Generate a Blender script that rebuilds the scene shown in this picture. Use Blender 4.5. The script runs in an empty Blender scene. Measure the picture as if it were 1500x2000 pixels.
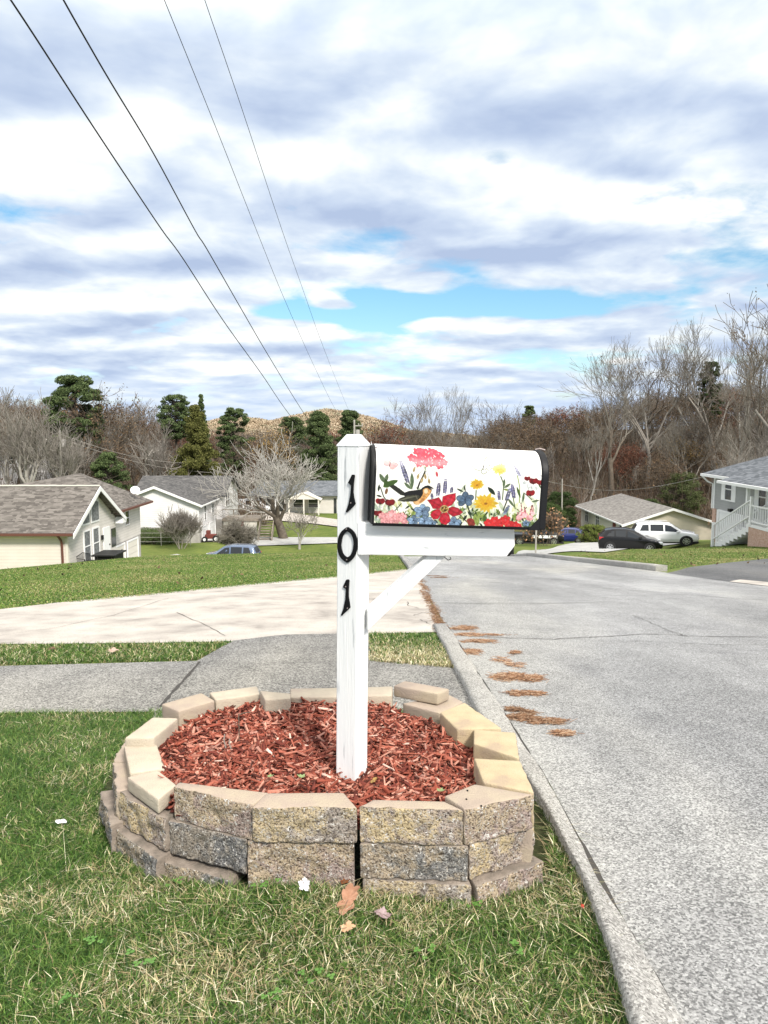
import bpy, bmesh, math, random
import numpy as np
from mathutils import Vector, Matrix, noise as mnoise
R = math.radians
C = bpy.context.scene
COL = bpy.context.collection
rnd = random.Random(7)
rng = np.random.default_rng(11)

# ------------------------------------------------------------------ camera
F = 1444.0                     # focal length in pixels of the 1500 x 2000 photograph
PITCH = R(6.5)
cam_d = bpy.data.cameras.new('camera'); cam = bpy.data.objects.new('camera', cam_d); COL.objects.link(cam)
cam.location = (0, 0, 0); cam.rotation_euler = (R(90) - PITCH, 0, 0)
cam_d.sensor_fit = 'VERTICAL'; cam_d.sensor_height = 24; cam_d.lens = 24 * F / 2000
cam_d.clip_start = 0.05; cam_d.clip_end = 5000
C.camera = cam
FW = np.array((0, math.cos(PITCH), -math.sin(PITCH))); UP = np.array((0, math.sin(PITCH), math.cos(PITCH)))

def ray(px, py):
    return np.array((1.0, 0, 0)) * (px - 750) / F + UP * (1000 - py) / F + FW
def on_z(px, py, z):
    d = ray(px, py); return d * (z / d[2])
def at_y(px, py, Y):
    d = ray(px, py); return d * (Y / d[1])
def at_x(px, py, X):
    d = ray(px, py); return d * (X / d[0])
def on_plane(px, py, P, N):
    d = ray(px, py); return d * (np.dot(P, N) / np.dot(d, N))
def proj(P):
    P = np.asarray(P, float); a = P @ FW
    return 750 + F * P[..., 0] / a, 1000 - F * (P @ UP) / a

# ------------------------------------------------------------------ light
SUN_EL, SUN_AZ = R(42), R(150)      # azimuth measured from +Y clockwise (towards +X)
sd = Vector((math.sin(SUN_AZ) * math.cos(SUN_EL), math.cos(SUN_AZ) * math.cos(SUN_EL), math.sin(SUN_EL)))
sl = bpy.data.lights.new('sun', 'SUN'); sl.energy = 3.2; sl.angle = R(10); sl.color = (1.0, 0.94, 0.86)
so = bpy.data.objects.new('sun', sl); COL.objects.link(so); so.rotation_euler = sd.to_track_quat('Z', 'Y').to_euler()
so.location = (0, 0, 30)
C.view_settings.view_transform = 'Standard'; C.view_settings.look = 'None'
C.view_settings.exposure = 0.62; C.view_settings.gamma = 1
C.view_settings.use_curve_mapping = False

W = bpy.data.worlds.new('World'); C.world = W; W.use_nodes = True
nt = W.node_tree; nt.nodes.clear()
def N(nt, typ, **kw):
    n = nt.nodes.new(typ)
    for k, v in kw.items():
        if k.startswith('_'): setattr(n, k[1:], v)
    return n
def mathn(nt, op, a, b=None, c=None, clamp=False):
    n = nt.nodes.new('ShaderNodeMath'); n.operation = op; n.use_clamp = clamp
    for i, v in enumerate((a, b, c)):
        if v is None: continue
        if isinstance(v, (int, float)): n.inputs[i].default_value = v
        else: nt.links.new(v, n.inputs[i])
    return n.outputs[0]
def vmath(nt, op, a, b=None):
    n = nt.nodes.new('ShaderNodeVectorMath'); n.operation = op
    for i, v in enumerate((a, b)):
        if v is None: continue
        if isinstance(v, tuple): n.inputs[i].default_value = v
        else: nt.links.new(v, n.inputs[i])
    return n
def ramp(nt, fac, stops, interp='LINEAR'):
    n = nt.nodes.new('ShaderNodeValToRGB'); nt.links.new(fac, n.inputs[0]); cr = n.color_ramp
    cr.interpolation = interp
    while len(cr.elements) < len(stops): cr.elements.new(0.5)
    for e, (p, c) in zip(cr.elements, stops): e.position = p; e.color = tuple(c) + (1,) if len(c) == 3 else c
    return n.outputs[0]
def noisen(nt, vec, scale, detail=4, rough=0.5, dist=0.0, dim='3D'):
    n = nt.nodes.new('ShaderNodeTexNoise'); n.noise_dimensions = dim
    n.inputs['Scale'].default_value = scale; n.inputs['Detail'].default_value = detail
    n.inputs['Roughness'].default_value = rough; n.inputs['Distortion'].default_value = dist
    if vec is not None: nt.links.new(vec, n.inputs['Vector'])
    return n.outputs['Fac']

def build_sky():
    tc = N(nt, 'ShaderNodeTexCoord'); sep = N(nt, 'ShaderNodeSeparateXYZ'); nt.links.new(tc.outputs['Generated'], sep.inputs[0])
    x, y, z = sep.outputs
    zz = mathn(nt, 'ADD', mathn(nt, 'MAXIMUM', z, 0.0), 0.15)
    px = mathn(nt, 'DIVIDE', x, zz); py = mathn(nt, 'DIVIDE', y, zz)
    comb = N(nt, 'ShaderNodeCombineXYZ'); nt.links.new(px, comb.inputs[0]); nt.links.new(py, comb.inputs[1])
    p = comb.outputs[0]
    # the direction a photo pixel has in this cloud plane
    def cp(u, v):
        d = ray(u, v); d = d / np.linalg.norm(d); q = max(d[2], 0) + 0.15
        return d[0] / q, d[1] / q
    def blob(u, v, su, sv, amp):
        """soft patch: centre and half sizes given as two sky directions"""
        cx, cy = cp(u, v); ex = abs(cp(u + su, v)[0] - cx); ey = abs(cp(u, v - sv)[1] - cp(u, v + sv)[1]) / 2
        a = mathn(nt, 'DIVIDE', mathn(nt, 'SUBTRACT', px, cx), ex); b = mathn(nt, 'DIVIDE', mathn(nt, 'SUBTRACT', py, cy), ey)
        r2 = mathn(nt, 'ADD', mathn(nt, 'MULTIPLY', a, a), mathn(nt, 'MULTIPLY', b, b))
        g = mathn(nt, 'POWER', 2.718, mathn(nt, 'MULTIPLY', r2, -1.0))
        return mathn(nt, 'MULTIPLY', g, amp)
    def addall(base, items):
        for i in items: base = mathn(nt, 'ADD', base, i)
        return base
    # break the cloud outlines up before they are sampled
    wob = N(nt, 'ShaderNodeTexNoise'); wob.inputs['Scale'].default_value = 1.6; wob.inputs['Detail'].default_value = 3; nt.links.new(p, wob.inputs['Vector'])
    wv = vmath(nt, 'SCALE', vmath(nt, 'SUBTRACT', wob.outputs['Color'], (.5, .5, .5)).outputs[0]); wv.inputs['Scale'].default_value = .25
    pw = vmath(nt, 'ADD', p, wv.outputs[0]).outputs[0]
    n1 = noisen(nt, vmath(nt, 'ADD', pw, (13.1, 4.7, 0)).outputs[0], 1.5, 9, 0.56)
    n2 = noisen(nt, vmath(nt, 'ADD', pw, (3.3, -7.9, 2.0)).outputs[0], 1.2, 10, 0.52)
    n3 = noisen(nt, vmath(nt, 'ADD', pw, (9.3, 1.9, 6.0)).outputs[0], 3.0, 8, 0.55)
    n2 = mathn(nt, 'ADD', mathn(nt, 'MULTIPLY', n2, .80), mathn(nt, 'MULTIPLY', n3, .46))
    # lit tops and shaded bases: compare the cloud density with that a little nearer the horizon
    dA = noisen(nt, vmath(nt, 'ADD', pw, (5.5, 2.2, 1.0)).outputs[0], 2.1, 5, 0.5); dB = noisen(nt, vmath(nt, 'ADD', pw, (5.5, 2.34, 1.0)).outputs[0], 2.1, 5, 0.5)
    n2 = mathn(nt, 'ADD', n2, mathn(nt, 'MULTIPLY', mathn(nt, 'SUBTRACT', dB, dA), 1.1))
    n2 = mathn(nt, 'SUBTRACT', n2, .12)
    # cloud cover: mostly closed, opened over the low middle
    cov = addall(n1, [blob(780, 600, 190, 44, -0.38), blob(1050, 598, 130, 26, -0.30), blob(1420, 505, 120, 22, -0.14),
                      blob(560, 612, 90, 14, -0.20), blob(1000, 690, 160, 20, -0.20), blob(740, 460, 80, 34, -0.26), blob(985, 300, 60, 30, -0.16),
                      blob(640, 588, 40, 20, 0.34), blob(690, 600, 30, 12, 0.2), blob(810, 555, 55, 20, 0.26), blob(900, 632, 120, 14, 0.30), blob(1120, 645, 120, 16, 0.2), blob(350, 300, 300, 200, .15), blob(1200, 250, 300, 200, .12), blob(620, 20, 300, 120, .2)])
    cover = ramp(nt, cov, [(0.33, (0, 0, 0)), (0.45, (1, 1, 1))])
    br = addall(n2, [blob(690, 305, 140, 50, 0.24), blob(1060, 375, 230, 45, 0.26), blob(1330, 400, 200, 40, 0.14), blob(1280, 270, 150, 40, 0.12),
                     blob(60, 290, 120, 50, 0.12), blob(540, 340, 90, 36, 0.12), blob(280, 600, 300, 22, 0.18), blob(620, 650, 200, 18, 0.20), blob(330, 665, 130, 12, .10), blob(900, 640, 120, 12, .12),
                     blob(1000, 245, 170, 50, -0.22), blob(640, 425, 200, 30, -0.20), blob(1010, 505, 220, 36, -0.18), blob(200, 520, 280, 22, -0.16),
                     blob(560, 200, 130, 60, -0.12), blob(130, 190, 170, 36, -0.12), blob(200, 640, 220, 14, -0.16), blob(1230, 335, 100, 18, -0.20), blob(1000, 660, 120, 10, -.14), blob(1300, 470, 200, 14, -.14),
                     blob(500, 60, 90, 70, 0.12), blob(150, 60, 200, 60, 0.10), blob(300, 410, 200, 40, 0.08), blob(1250, 100, 300, 80, 0.10), blob(820, 190, 70, 60, 0.10)])
    ccol = ramp(nt, br, [(0.22, (0.44, 0.54, 0.74)), (0.37, (0.57, 0.67, 0.84)), (0.49, (0.70, 0.79, 0.91)), (0.60, (0.87, 0.93, 0.96)), (0.70, (1.04, 1.05, 1.05))])
    # overcast skies are brighter towards the zenith (CIE overcast sky), above the picture too
    gain = mathn(nt, 'ADD', 0.88, mathn(nt, 'MULTIPLY', mathn(nt, 'SUBTRACT', z, 0.42, None, True), 2.2))
    zen = N(nt, 'ShaderNodeMix', _data_type='RGBA'); nt.links.new(mathn(nt, 'MULTIPLY', mathn(nt, 'SUBTRACT', z, 0.45, None, True), 3.0, None, True), zen.inputs[0]); nt.links.new(ccol, zen.inputs[6]); zen.inputs[7].default_value = (1.0, .97, .93, 1)
    cl = N(nt, 'ShaderNodeBackground'); nt.links.new(zen.outputs[2], cl.inputs['Color'])
    nt.links.new(mathn(nt, 'MULTIPLY', gain, 0.80), cl.inputs['Strength'])
    sky = N(nt, 'ShaderNodeTexSky'); sky.sky_type = 'NISHITA'; sky.sun_disc = False
    sky.sun_elevation = SUN_EL; sky.sun_rotation = SUN_AZ; sky.air_density = 1.0; sky.dust_density = 0.6; sky.ozone_density = 2.5
    hsv = N(nt, 'ShaderNodeHueSaturation'); hsv.inputs['Saturation'].default_value = 1.2; hsv.inputs['Hue'].default_value = 0.485
    nt.links.new(sky.outputs[0], hsv.inputs['Color'])
    bs = N(nt, 'ShaderNodeBackground'); nt.links.new(hsv.outputs[0], bs.inputs['Color']); bs.inputs['Strength'].default_value = 0.105
    mx = N(nt, 'ShaderNodeMixShader'); nt.links.new(cover, mx.inputs[0]); nt.links.new(bs.outputs[0], mx.inputs[1]); nt.links.new(cl.outputs[0], mx.inputs[2])
    # the band next to the horizon thins to pale blue
    hz = N(nt, 'ShaderNodeBackground'); hz.inputs['Color'].default_value = (0.50, 0.62, 0.82, 1); hz.inputs['Strength'].default_value = 0.80
    fac = mathn(nt, 'MULTIPLY', mathn(nt, 'SUBTRACT', 1.0, mathn(nt, 'DIVIDE', mathn(nt, 'MAXIMUM', z, 0.0), 0.085), None, True), 0.75)
    m2 = N(nt, 'ShaderNodeMixShader'); nt.links.new(fac, m2.inputs[0]); nt.links.new(mx.outputs[0], m2.inputs[1]); nt.links.new(hz.outputs[0], m2.inputs[2])
    out = N(nt, 'ShaderNodeOutputWorld'); nt.links.new(m2.outputs[0], out.inputs[0])
build_sky()

# ------------------------------------------------------------------ materials
def mat(name, col, rough=0.7, spec=0.3, col2=None, scale=5.0, bump=0.0, bscale=40.0, metal=0.0, detail=6, attr=False, coat=0.0,
        stops=None, speck=None, coords='Object', stretch=None, trans=None):
    m = bpy.data.materials.new(name); m.use_nodes = True; t = m.node_tree
    b = t.nodes['Principled BSDF']; b.inputs['Roughness'].default_value = rough; b.inputs['Specular IOR Level'].default_value = spec
    b.inputs['Metallic'].default_value = metal; b.inputs['Coat Weight'].default_value = coat
    tc = t.nodes.new('ShaderNodeTexCoord'); v = tc.outputs[coords]
    if stretch:
        mp = t.nodes.new('ShaderNodeMapping'); mp.inputs['Scale'].default_value = stretch; t.links.new(v, mp.inputs[0]); v = mp.outputs[0]
    src = None
    if attr:
        a = t.nodes.new('ShaderNodeAttribute'); a.attribute_name = 'Col'; src = a.outputs['Color']
    elif col2 is not None or stops:
        f = noisen(t, v, scale, detail, 0.6)
        src = ramp(t, f, stops or [(0.33, col), (0.67, col2)])
    if speck:                      # (scale, threshold, colour): small light or dark grains
        f = noisen(t, v, speck[0], 2, 0.5)
        k = ramp(t, f, [(speck[1], (0, 0, 0)), (speck[1] + 0.05, (1, 1, 1))])
        mxn = t.nodes.new('ShaderNodeMix'); mxn.data_type = 'RGBA'
        t.links.new(k, mxn.inputs[0])
        if src is not None: t.links.new(src, mxn.inputs[6])
        else: mxn.inputs[6].default_value = tuple(col) + (1,)
        mxn.inputs[7].default_value = tuple(speck[2]) + (1,); src = mxn.outputs[2]
    if src is None: b.inputs['Base Color'].default_value = tuple(col) + (1,)
    else: t.links.new(src, b.inputs['Base Color'])
    if bump:
        bn = t.nodes.new('ShaderNodeBump'); bn.inputs['Strength'].default_value = bump; bn.inputs['Distance'].default_value = 0.01
        t.links.new(noisen(t, v, bscale, 5, 0.6), bn.inputs['Height']); t.links.new(bn.outputs[0], b.inputs['Normal'])
    if trans:
        b.inputs['Subsurface Weight'].default_value = 0.0
    return m

M = {}
def mk(k, *a, **kw): M[k] = mat(k, *a, **kw); return M[k]
mk('white_paint', (0.80, 0.81, 0.80), 0.55, 0.35, stops=[(0.30, (0.36, 0.38, 0.39)), (0.385, (0.72, 0.735, 0.735)), (0.8, (0.79, 0.79, 0.78))], scale=9, bump=0.25, bscale=18, stretch=(8, 8, 0.5), detail=8)
mk('white_paint_x', (0.80, 0.81, 0.80), 0.55, 0.35, stops=[(0.30, (0.36, 0.38, 0.39)), (0.385, (0.72, 0.735, 0.735)), (0.8, (0.79, 0.79, 0.78))], scale=9, bump=0.25, bscale=18, stretch=(0.5, 8, 8), detail=8)
mk('black_metal', (0.008, 0.008, 0.009), 0.5, 0.25, bump=0.1, bscale=60)
mk('number_black', (0.005, 0.005, 0.006), 0.55, 0.2)
mk('screw', (0.5, 0.42, 0.4), 0.4, 0.5, metal=0.6)
mk('print', (1, 1, 1), 0.42, 0.4, attr=True)
mk('white_trim', (0.80, 0.80, 0.79), 0.5)
mk('glass_dark', (0.03, 0.035, 0.04), 0.08, 0.8)
mk('glass_car', (0.02, 0.023, 0.026), 0.08, 0.5)
mk('tyre', (0.02, 0.02, 0.02), 0.8)
mk('rim', (0.55, 0.56, 0.58), 0.3, metal=0.8)
mk('bark_grey', (0.20, 0.18, 0.155), 0.9, col2=(0.33, 0.30, 0.26), scale=3)
mk('bark_pale', (0.28, 0.26, 0.23), 0.9, col2=(0.42, 0.40, 0.36), scale=2)
mk('bark_dark', (0.08, 0.065, 0.05), 0.9, col2=(0.15, 0.125, 0.095), scale=3)
mk('twig_grey', (0.145, 0.13, 0.105), 0.9, col2=(0.235, 0.215, 0.18), scale=0.5)
mk('twig_brown', (0.10, 0.08, 0.06), 0.9, col2=(0.16, 0.13, 0.10), scale=0.5)
mk('twig_pale', (0.185, 0.165, 0.14), 0.9, col2=(0.29, 0.265, 0.235), scale=0.5)
mk('twig_silver', (0.32, 0.30, 0.27), 0.9, col2=(0.47, 0.45, 0.41), scale=0.5)
mk('leafcol', (1, 1, 1), 0.8, 0.15, attr=True)
mk('wire', (0.01, 0.01, 0.011), 0.6)

# ------------------------------------------------------------------ mesh helpers
class MB:
    def __init__(s): s.v = []; s.f = []; s.m = []
    def add(s, vs, fs, mi=0):
        o = len(s.v); s.v += [tuple(map(float, p)) for p in vs]; s.f += [tuple(i + o for i in f) for f in fs]; s.m += [mi] * len(fs); return s
    def box(s, x0, x1, y0, y1, z0, z1, mi=0):
        vs = [(x0, y0, z0), (x1, y0, z0), (x1, y1, z0), (x0, y1, z0), (x0, y0, z1), (x1, y0, z1), (x1, y1, z1), (x0, y1, z1)]
        return s.add(vs, [(0, 3, 2, 1), (4, 5, 6, 7), (0, 1, 5, 4), (1, 2, 6, 5), (2, 3, 7, 6), (3, 0, 4, 7)], mi)
    def obox(s, c, ux, uy, uz, mi=0):
        """box centred on c with half-vectors ux, uy, uz"""
        c, ux, uy, uz = map(np.array, (c, ux, uy, uz))
        vs = [c + a * ux + b * uy + d * uz for d in (-1, 1) for a, b in ((-1, -1), (1, -1), (1, 1), (-1, 1))]
        return s.add(vs, [(0, 3, 2, 1), (4, 5, 6, 7), (0, 1, 5, 4), (1, 2, 6, 5), (2, 3, 7, 6), (3, 0, 4, 7)], mi)
    def prism(s, poly, off, mi=0):
        """polygon (list of 3D points) extruded by the vector off"""
        n = len(poly); off = np.array(off, float); a = [np.array(p, float) for p in poly]; b = [p + off for p in a]
        return s.add(a + b, [tuple(range(n))[::-1], tuple(range(n, 2 * n))] + [(i, (i + 1) % n, n + (i + 1) % n, n + i) for i in range(n)], mi)
    def tube(s, pts, r, n=6, mi=0, caps=True):
        pts = [Vector(p) for p in pts]; rs = r if isinstance(r, (list, tuple)) else [r] * len(pts)
        vs = []; prev = None
        for i, p in enumerate(pts):
            d = (pts[min(i + 1, len(pts) - 1)] - pts[max(i - 1, 0)]).normalized()
            a = d.orthogonal().normalized() if prev is None else (prev - d * prev.dot(d)).normalized()
            prev = a; b = d.cross(a)
            vs += [p + (a * math.cos(2 * math.pi * k / n) + b * math.sin(2 * math.pi * k / n)) * rs[i] for k in range(n)]
        fs = [(i * n + k, i * n + (k + 1) % n, (i + 1) * n + (k + 1) % n, (i + 1) * n + k) for i in range(len(pts) - 1) for k in range(n)]
        if caps: fs += [tuple(range(n))[::-1], tuple((len(pts) - 1) * n + k for k in range(n))]
        return s.add(vs, fs, mi)
    def disc(s, c, ax, r, h, n=20, mi=0):
        ax = Vector(ax).normalized(); c = Vector(c)
        return s.tube([c - ax * h / 2, c + ax * h / 2], r, n, mi)
    def build(s, name, mats, parent=None, smooth=False, bevel=0.0, world=True):
        if not isinstance(mats, (list, tuple)): mats = [mats]
        V = np.array(s.v, float).reshape(-1, 3)
        if parent is not None and world: V = V - np.array(wloc(parent))
        if parent is None:
            o0 = np.array([(V[:, 0].min() + V[:, 0].max()) / 2, (V[:, 1].min() + V[:, 1].max()) / 2, V[:, 2].min()]); V = V - o0
        me = bpy.data.meshes.new(name); me.from_pydata([tuple(p) for p in V], [], s.f)
        for m in mats: me.materials.append(m)
        if len(mats) > 1: me.polygons.foreach_set('material_index', s.m)
        bm = bmesh.new(); bm.from_mesh(me); bmesh.ops.recalc_face_normals(bm, faces=bm.faces)
        if bevel: bmesh.ops.bevel(bm, geom=list(bm.edges), offset=bevel, segments=2, profile=0.5, affect='EDGES', clamp_overlap=True)
        bm.to_mesh(me); bm.free()
        if smooth: me.shade_smooth()
        o = bpy.data.objects.new(name, me); COL.objects.link(o)
        if parent is not None: o.parent = parent
        else: o.location = tuple(o0)
        return o
def wloc(o):
    v = Vector(o.location)
    while o.parent: o = o.parent; v = v + Vector(o.location)
    return v
def tag(o, label=None, cat=None, group=None, kind=None):
    if label: o['label'] = label
    if cat: o['category'] = cat
    if group: o['group'] = group
    if kind: o['kind'] = kind
    return o
def thing(name, loc, label, cat, group=None, rz=0.0):
    o = bpy.data.objects.new(name, None); COL.objects.link(o); o.location = tuple(map(float, loc)); o.rotation_euler = (0, 0, rz)
    o.empty_display_size = 0.2
    return tag(o, label, cat, group)
def tri_mesh(name, V, T, mats, cols=None, parent=None, quads=False, smooth=False, mi=None):
    """fast mesh from arrays; cols = one colour per face"""
    V = np.ascontiguousarray(V, np.float32); T = np.ascontiguousarray(T, np.int32); k = T.shape[1]
    me = bpy.data.meshes.new(name); me.vertices.add(len(V)); me.vertices.foreach_set('co', V.ravel())
    me.loops.add(T.size); me.loops.foreach_set('vertex_index', T.ravel())
    me.polygons.add(len(T)); me.polygons.foreach_set('loop_start', np.arange(0, T.size, k, dtype=np.int32))
    me.polygons.foreach_set('loop_total', np.full(len(T), k, np.int32))
    if not isinstance(mats, (list, tuple)): mats = [mats]
    for m in mats: me.materials.append(m)
    if mi is not None: me.polygons.foreach_set('material_index', np.asarray(mi, np.int32))
    me.update(calc_edges=True)
    if cols is not None:
        cols = np.asarray(cols, np.float32)
        at = me.color_attributes.new('Col', 'FLOAT_COLOR', 'CORNER' if len(cols) == len(T) else 'POINT')
        c4 = np.ones((len(cols), 4), np.float32); c4[:, :3] = cols
        if len(cols) == len(T): c4 = np.repeat(c4, k, axis=0)
        at.data.foreach_set('color', c4.ravel())
    if smooth: me.shade_smooth()
    o = bpy.data.objects.new(name, me); COL.objects.link(o)
    if parent is not None: o.parent = parent
    return o
def copy_tree(o, parent=None):
    c = o.copy(); COL.objects.link(c); c.parent = parent
    for ch in o.children: copy_tree(ch, c)
    return c

# ------------------------------------------------------------------ terrain
def sstep(a, b, x): t = np.clip((x - a) / (b - a), 0, 1); return t * t * (3 - 2 * t)
def prof(y, segs):
    """depth below the eye along y from (start, slope) pairs"""
    z = np.full_like(y, 1.25)
    for i, (a, s) in enumerate(segs):
        b = segs[i + 1][0] if i + 1 < len(segs) else 1e9
        z = z + s * np.clip(y - a, 0, b - a)
    return z
def G(x, y):
    x = np.asarray(x, float); y = np.asarray(y, float)
    base = [(-20, 0.0), (0, .07), (3, .125), (10, .145)]
    pa = prof(y, base + [(38, .13), (60, .15)]); pb = prof(y, base + [(38, .225), (60, .1)])
    pc = prof(y, base + [(29, .19)]); pd = prof(y, base[:-1] + [(10, .1425), (17.5, .139), (48, .155)])
    wa = sstep(-13.5, -17, x); z = pb * (1 - wa) + pa * wa
    bw = 0.3 + y.clip(0, 60) * 0.05
    wc = sstep(0.3 - bw, 0.3, x); z = z * (1 - wc) + pc * wc
    wd = sstep(6.7, 6.9 + bw, x); z = z * (1 - wd) + pd * wd
    z = z + (.02 * np.clip(-x - 1.0, 0, 11) + .18 * np.clip(-x - 12, 0, 8)) * sstep(80, 60, y)
    z = z + .45 * sstep(20.2, 17.8, x) * sstep(7.5, 10, x) * sstep(36, 46, y) * sstep(70, 56, y)
    z = z - .03 * np.clip(x - 14, 0, 12) * sstep(30, 40, y) * sstep(75, 60, y)
    z = -np.minimum(z, 12.4 - 0.0 * x)
    az = x / np.maximum(y, 1)
    hr = sstep(88, 150, y) * (2.4 + 24 * np.clip(az - .173, -.08, .45)) * sstep(-.02, .12, az)
    hr = hr + sstep(.42, .62, az) * sstep(50, 100, y) * 3.0
    hr = hr + sstep(150, 200, y) * 5.0 * sstep(.08, .2, az)
    hl = sstep(92, 150, y) * (2.0 + 10 * np.clip(-az - .2, 0, .4)) * sstep(-.05, -.25, az)
    mound = .062 * np.exp(-((x + .30) / .27) ** 2 - ((y - 1.93) / .22) ** 2) + .028 * sstep(.50, .57, x) * sstep(.62, .60, x) * sstep(3.4, 2.8, y)
    return z + hr + hl + mound
def ground(px, py, lim=400.0):
    """point where the ray through a photo pixel first meets the ground"""
    d = ray(px, py); ts = np.concatenate([np.arange(.8, 12, .01), np.arange(12, lim, .05)])
    P = ts[:, None] * d[None, :]; below = P[:, 2] < G(P[:, 0], P[:, 1])
    i = int(np.argmax(below))
    if not below.any(): return P[-1]
    a, b = ts[max(i - 1, 0)], ts[i]
    for _ in range(30):
        m = (a + b) / 2; q = m * d
        if q[2] < G(q[0], q[1]): b = m
        else: a = m
    return b * d
def inpoly(X, Y, poly):
    ins = np.zeros(len(X), bool); n = len(poly); j = n - 1
    for i in range(n):
        xi, yi = poly[i][0], poly[i][1]; xj, yj = poly[j][0], poly[j][1]
        with np.errstate(divide='ignore', invalid='ignore'):
            c = ((yi > Y) != (yj > Y)) & (X < (xj - xi) * (Y - yi) / (yj - yi + 1e-12) + xi)
        ins ^= c; j = i
    return ins
def vnoise(x, y, s=1.0, seed=0.0):
    """cheap smooth noise by summed sines, 0..1"""
    x = np.asarray(x) * s; y = np.asarray(y) * s
    v = np.sin(x * 1.7 + y * .9 + seed) + np.sin(-x * 1.1 + y * 2.3 + seed * 2.1) + .6 * np.sin(x * 3.9 - y * 3.1 + seed * .7) + .6 * np.sin(x * 2.9 + y * 5.3 + seed * 1.3) + .4 * np.sin(x * 8.1 + y * 7.3 + seed)
    return np.clip(.5 + v / 6.0, 0, 1)

YS = np.concatenate([np.arange(-6, 1, .25), np.arange(1, 4, .1), np.arange(4, 12, .25), np.arange(12, 60, .75), np.arange(60, 260, 2.5), np.arange(260, 520, 20)])
XS = np.concatenate([-np.arange(40, 420, 20)[::-1], np.arange(-38, -8, 1.0), np.arange(-8, -2, .25), np.arange(-2, 1.5, .1), np.arange(1.5, 9, .25), np.arange(9, 40, 1.0), np.arange(40, 420, 20)])
def draped(name, poly, off, m, lift=None):
    """flat polygon laid on the ground, cut on the terrain grid so that it follows it"""
    poly = [(float(p[0]), float(p[1])) for p in poly]
    bm = bmesh.new(); vs = [bm.verts.new((x, y, 0)) for x, y in poly]; bm.faces.new(vs)
    x0, x1 = min(p[0] for p in poly), max(p[0] for p in poly); y0, y1 = min(p[1] for p in poly), max(p[1] for p in poly)
    for X in XS:
        if x0 < X < x1: bmesh.ops.bisect_plane(bm, geom=bm.verts[:] + bm.edges[:] + bm.faces[:], plane_co=(X, 0, 0), plane_no=(1, 0, 0))
    for Y in YS:
        if y0 < Y < y1: bmesh.ops.bisect_plane(bm, geom=bm.verts[:] + bm.edges[:] + bm.faces[:], plane_co=(0, Y, 0), plane_no=(0, 1, 0))
    for v in bm.verts: v.co.z = float(G(v.co.x, v.co.y)) + off + max(0, v.co.y - 15) * .0012
    bmesh.ops.recalc_face_normals(bm, faces=bm.faces)
    if bm.faces and sum(f.normal.z for f in bm.faces) < 0: bmesh.ops.reverse_faces(bm, faces=bm.faces)
    me = bpy.data.meshes.new(name); bm.to_mesh(me); bm.free(); me.materials.append(m)
    o = bpy.data.objects.new(name, me); COL.objects.link(o); return tag(o, kind='structure')
def gp(pts): return [ground(*p)[:2] for p in pts]
# ------------------------------------------------------------------ ground sheets
def build_ground():
    gx, gy = np.meshgrid(XS, YS); z = G(gx, gy)
    V = np.stack([gx.ravel(), gy.ravel(), z.ravel()], 1); nx, ny = len(XS), len(YS)
    i = np.arange(ny - 1)[:, None] * nx + np.arange(nx - 1)[None, :]; i = i.ravel()
    T = np.stack([i, i + 1, i + 1 + nx, i + nx], 1)
    az = gx / np.maximum(gy, 1)
    # lawn against leaf litter under the woods
    w = sstep(84, 92, gy) * sstep(.09, .13, az) + sstep(.44, .5, az) * sstep(48, 54, gy) + sstep(108, 116, gy) + sstep(-.12, -.2, az) * sstep(90, 96, gy)
    w = np.clip(w, 0, 1)[..., None]
    n = vnoise(gx, gy, .5, 2)[..., None]
    grass = np.array((.085, .125, .028)) * (1 - n) + np.array((.15, .175, .05)) * n
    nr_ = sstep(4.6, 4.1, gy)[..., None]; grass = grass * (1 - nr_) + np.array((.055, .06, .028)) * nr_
    litter = np.array((.055, .04, .028)) * (1 - n) + np.array((.10, .068, .042)) * n
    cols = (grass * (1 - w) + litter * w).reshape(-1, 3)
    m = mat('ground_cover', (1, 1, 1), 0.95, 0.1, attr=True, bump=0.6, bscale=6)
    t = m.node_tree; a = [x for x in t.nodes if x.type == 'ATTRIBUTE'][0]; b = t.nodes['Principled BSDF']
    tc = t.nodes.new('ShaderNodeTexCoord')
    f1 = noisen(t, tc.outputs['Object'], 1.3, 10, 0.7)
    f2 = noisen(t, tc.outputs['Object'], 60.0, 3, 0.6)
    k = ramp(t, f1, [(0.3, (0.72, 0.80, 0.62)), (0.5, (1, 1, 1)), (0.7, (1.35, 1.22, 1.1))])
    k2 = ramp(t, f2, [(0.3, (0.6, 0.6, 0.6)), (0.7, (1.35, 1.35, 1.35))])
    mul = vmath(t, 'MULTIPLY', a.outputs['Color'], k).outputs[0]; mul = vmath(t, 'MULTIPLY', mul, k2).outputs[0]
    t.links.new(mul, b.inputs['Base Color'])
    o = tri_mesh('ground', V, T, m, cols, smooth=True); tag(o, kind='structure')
build_ground()

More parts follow.
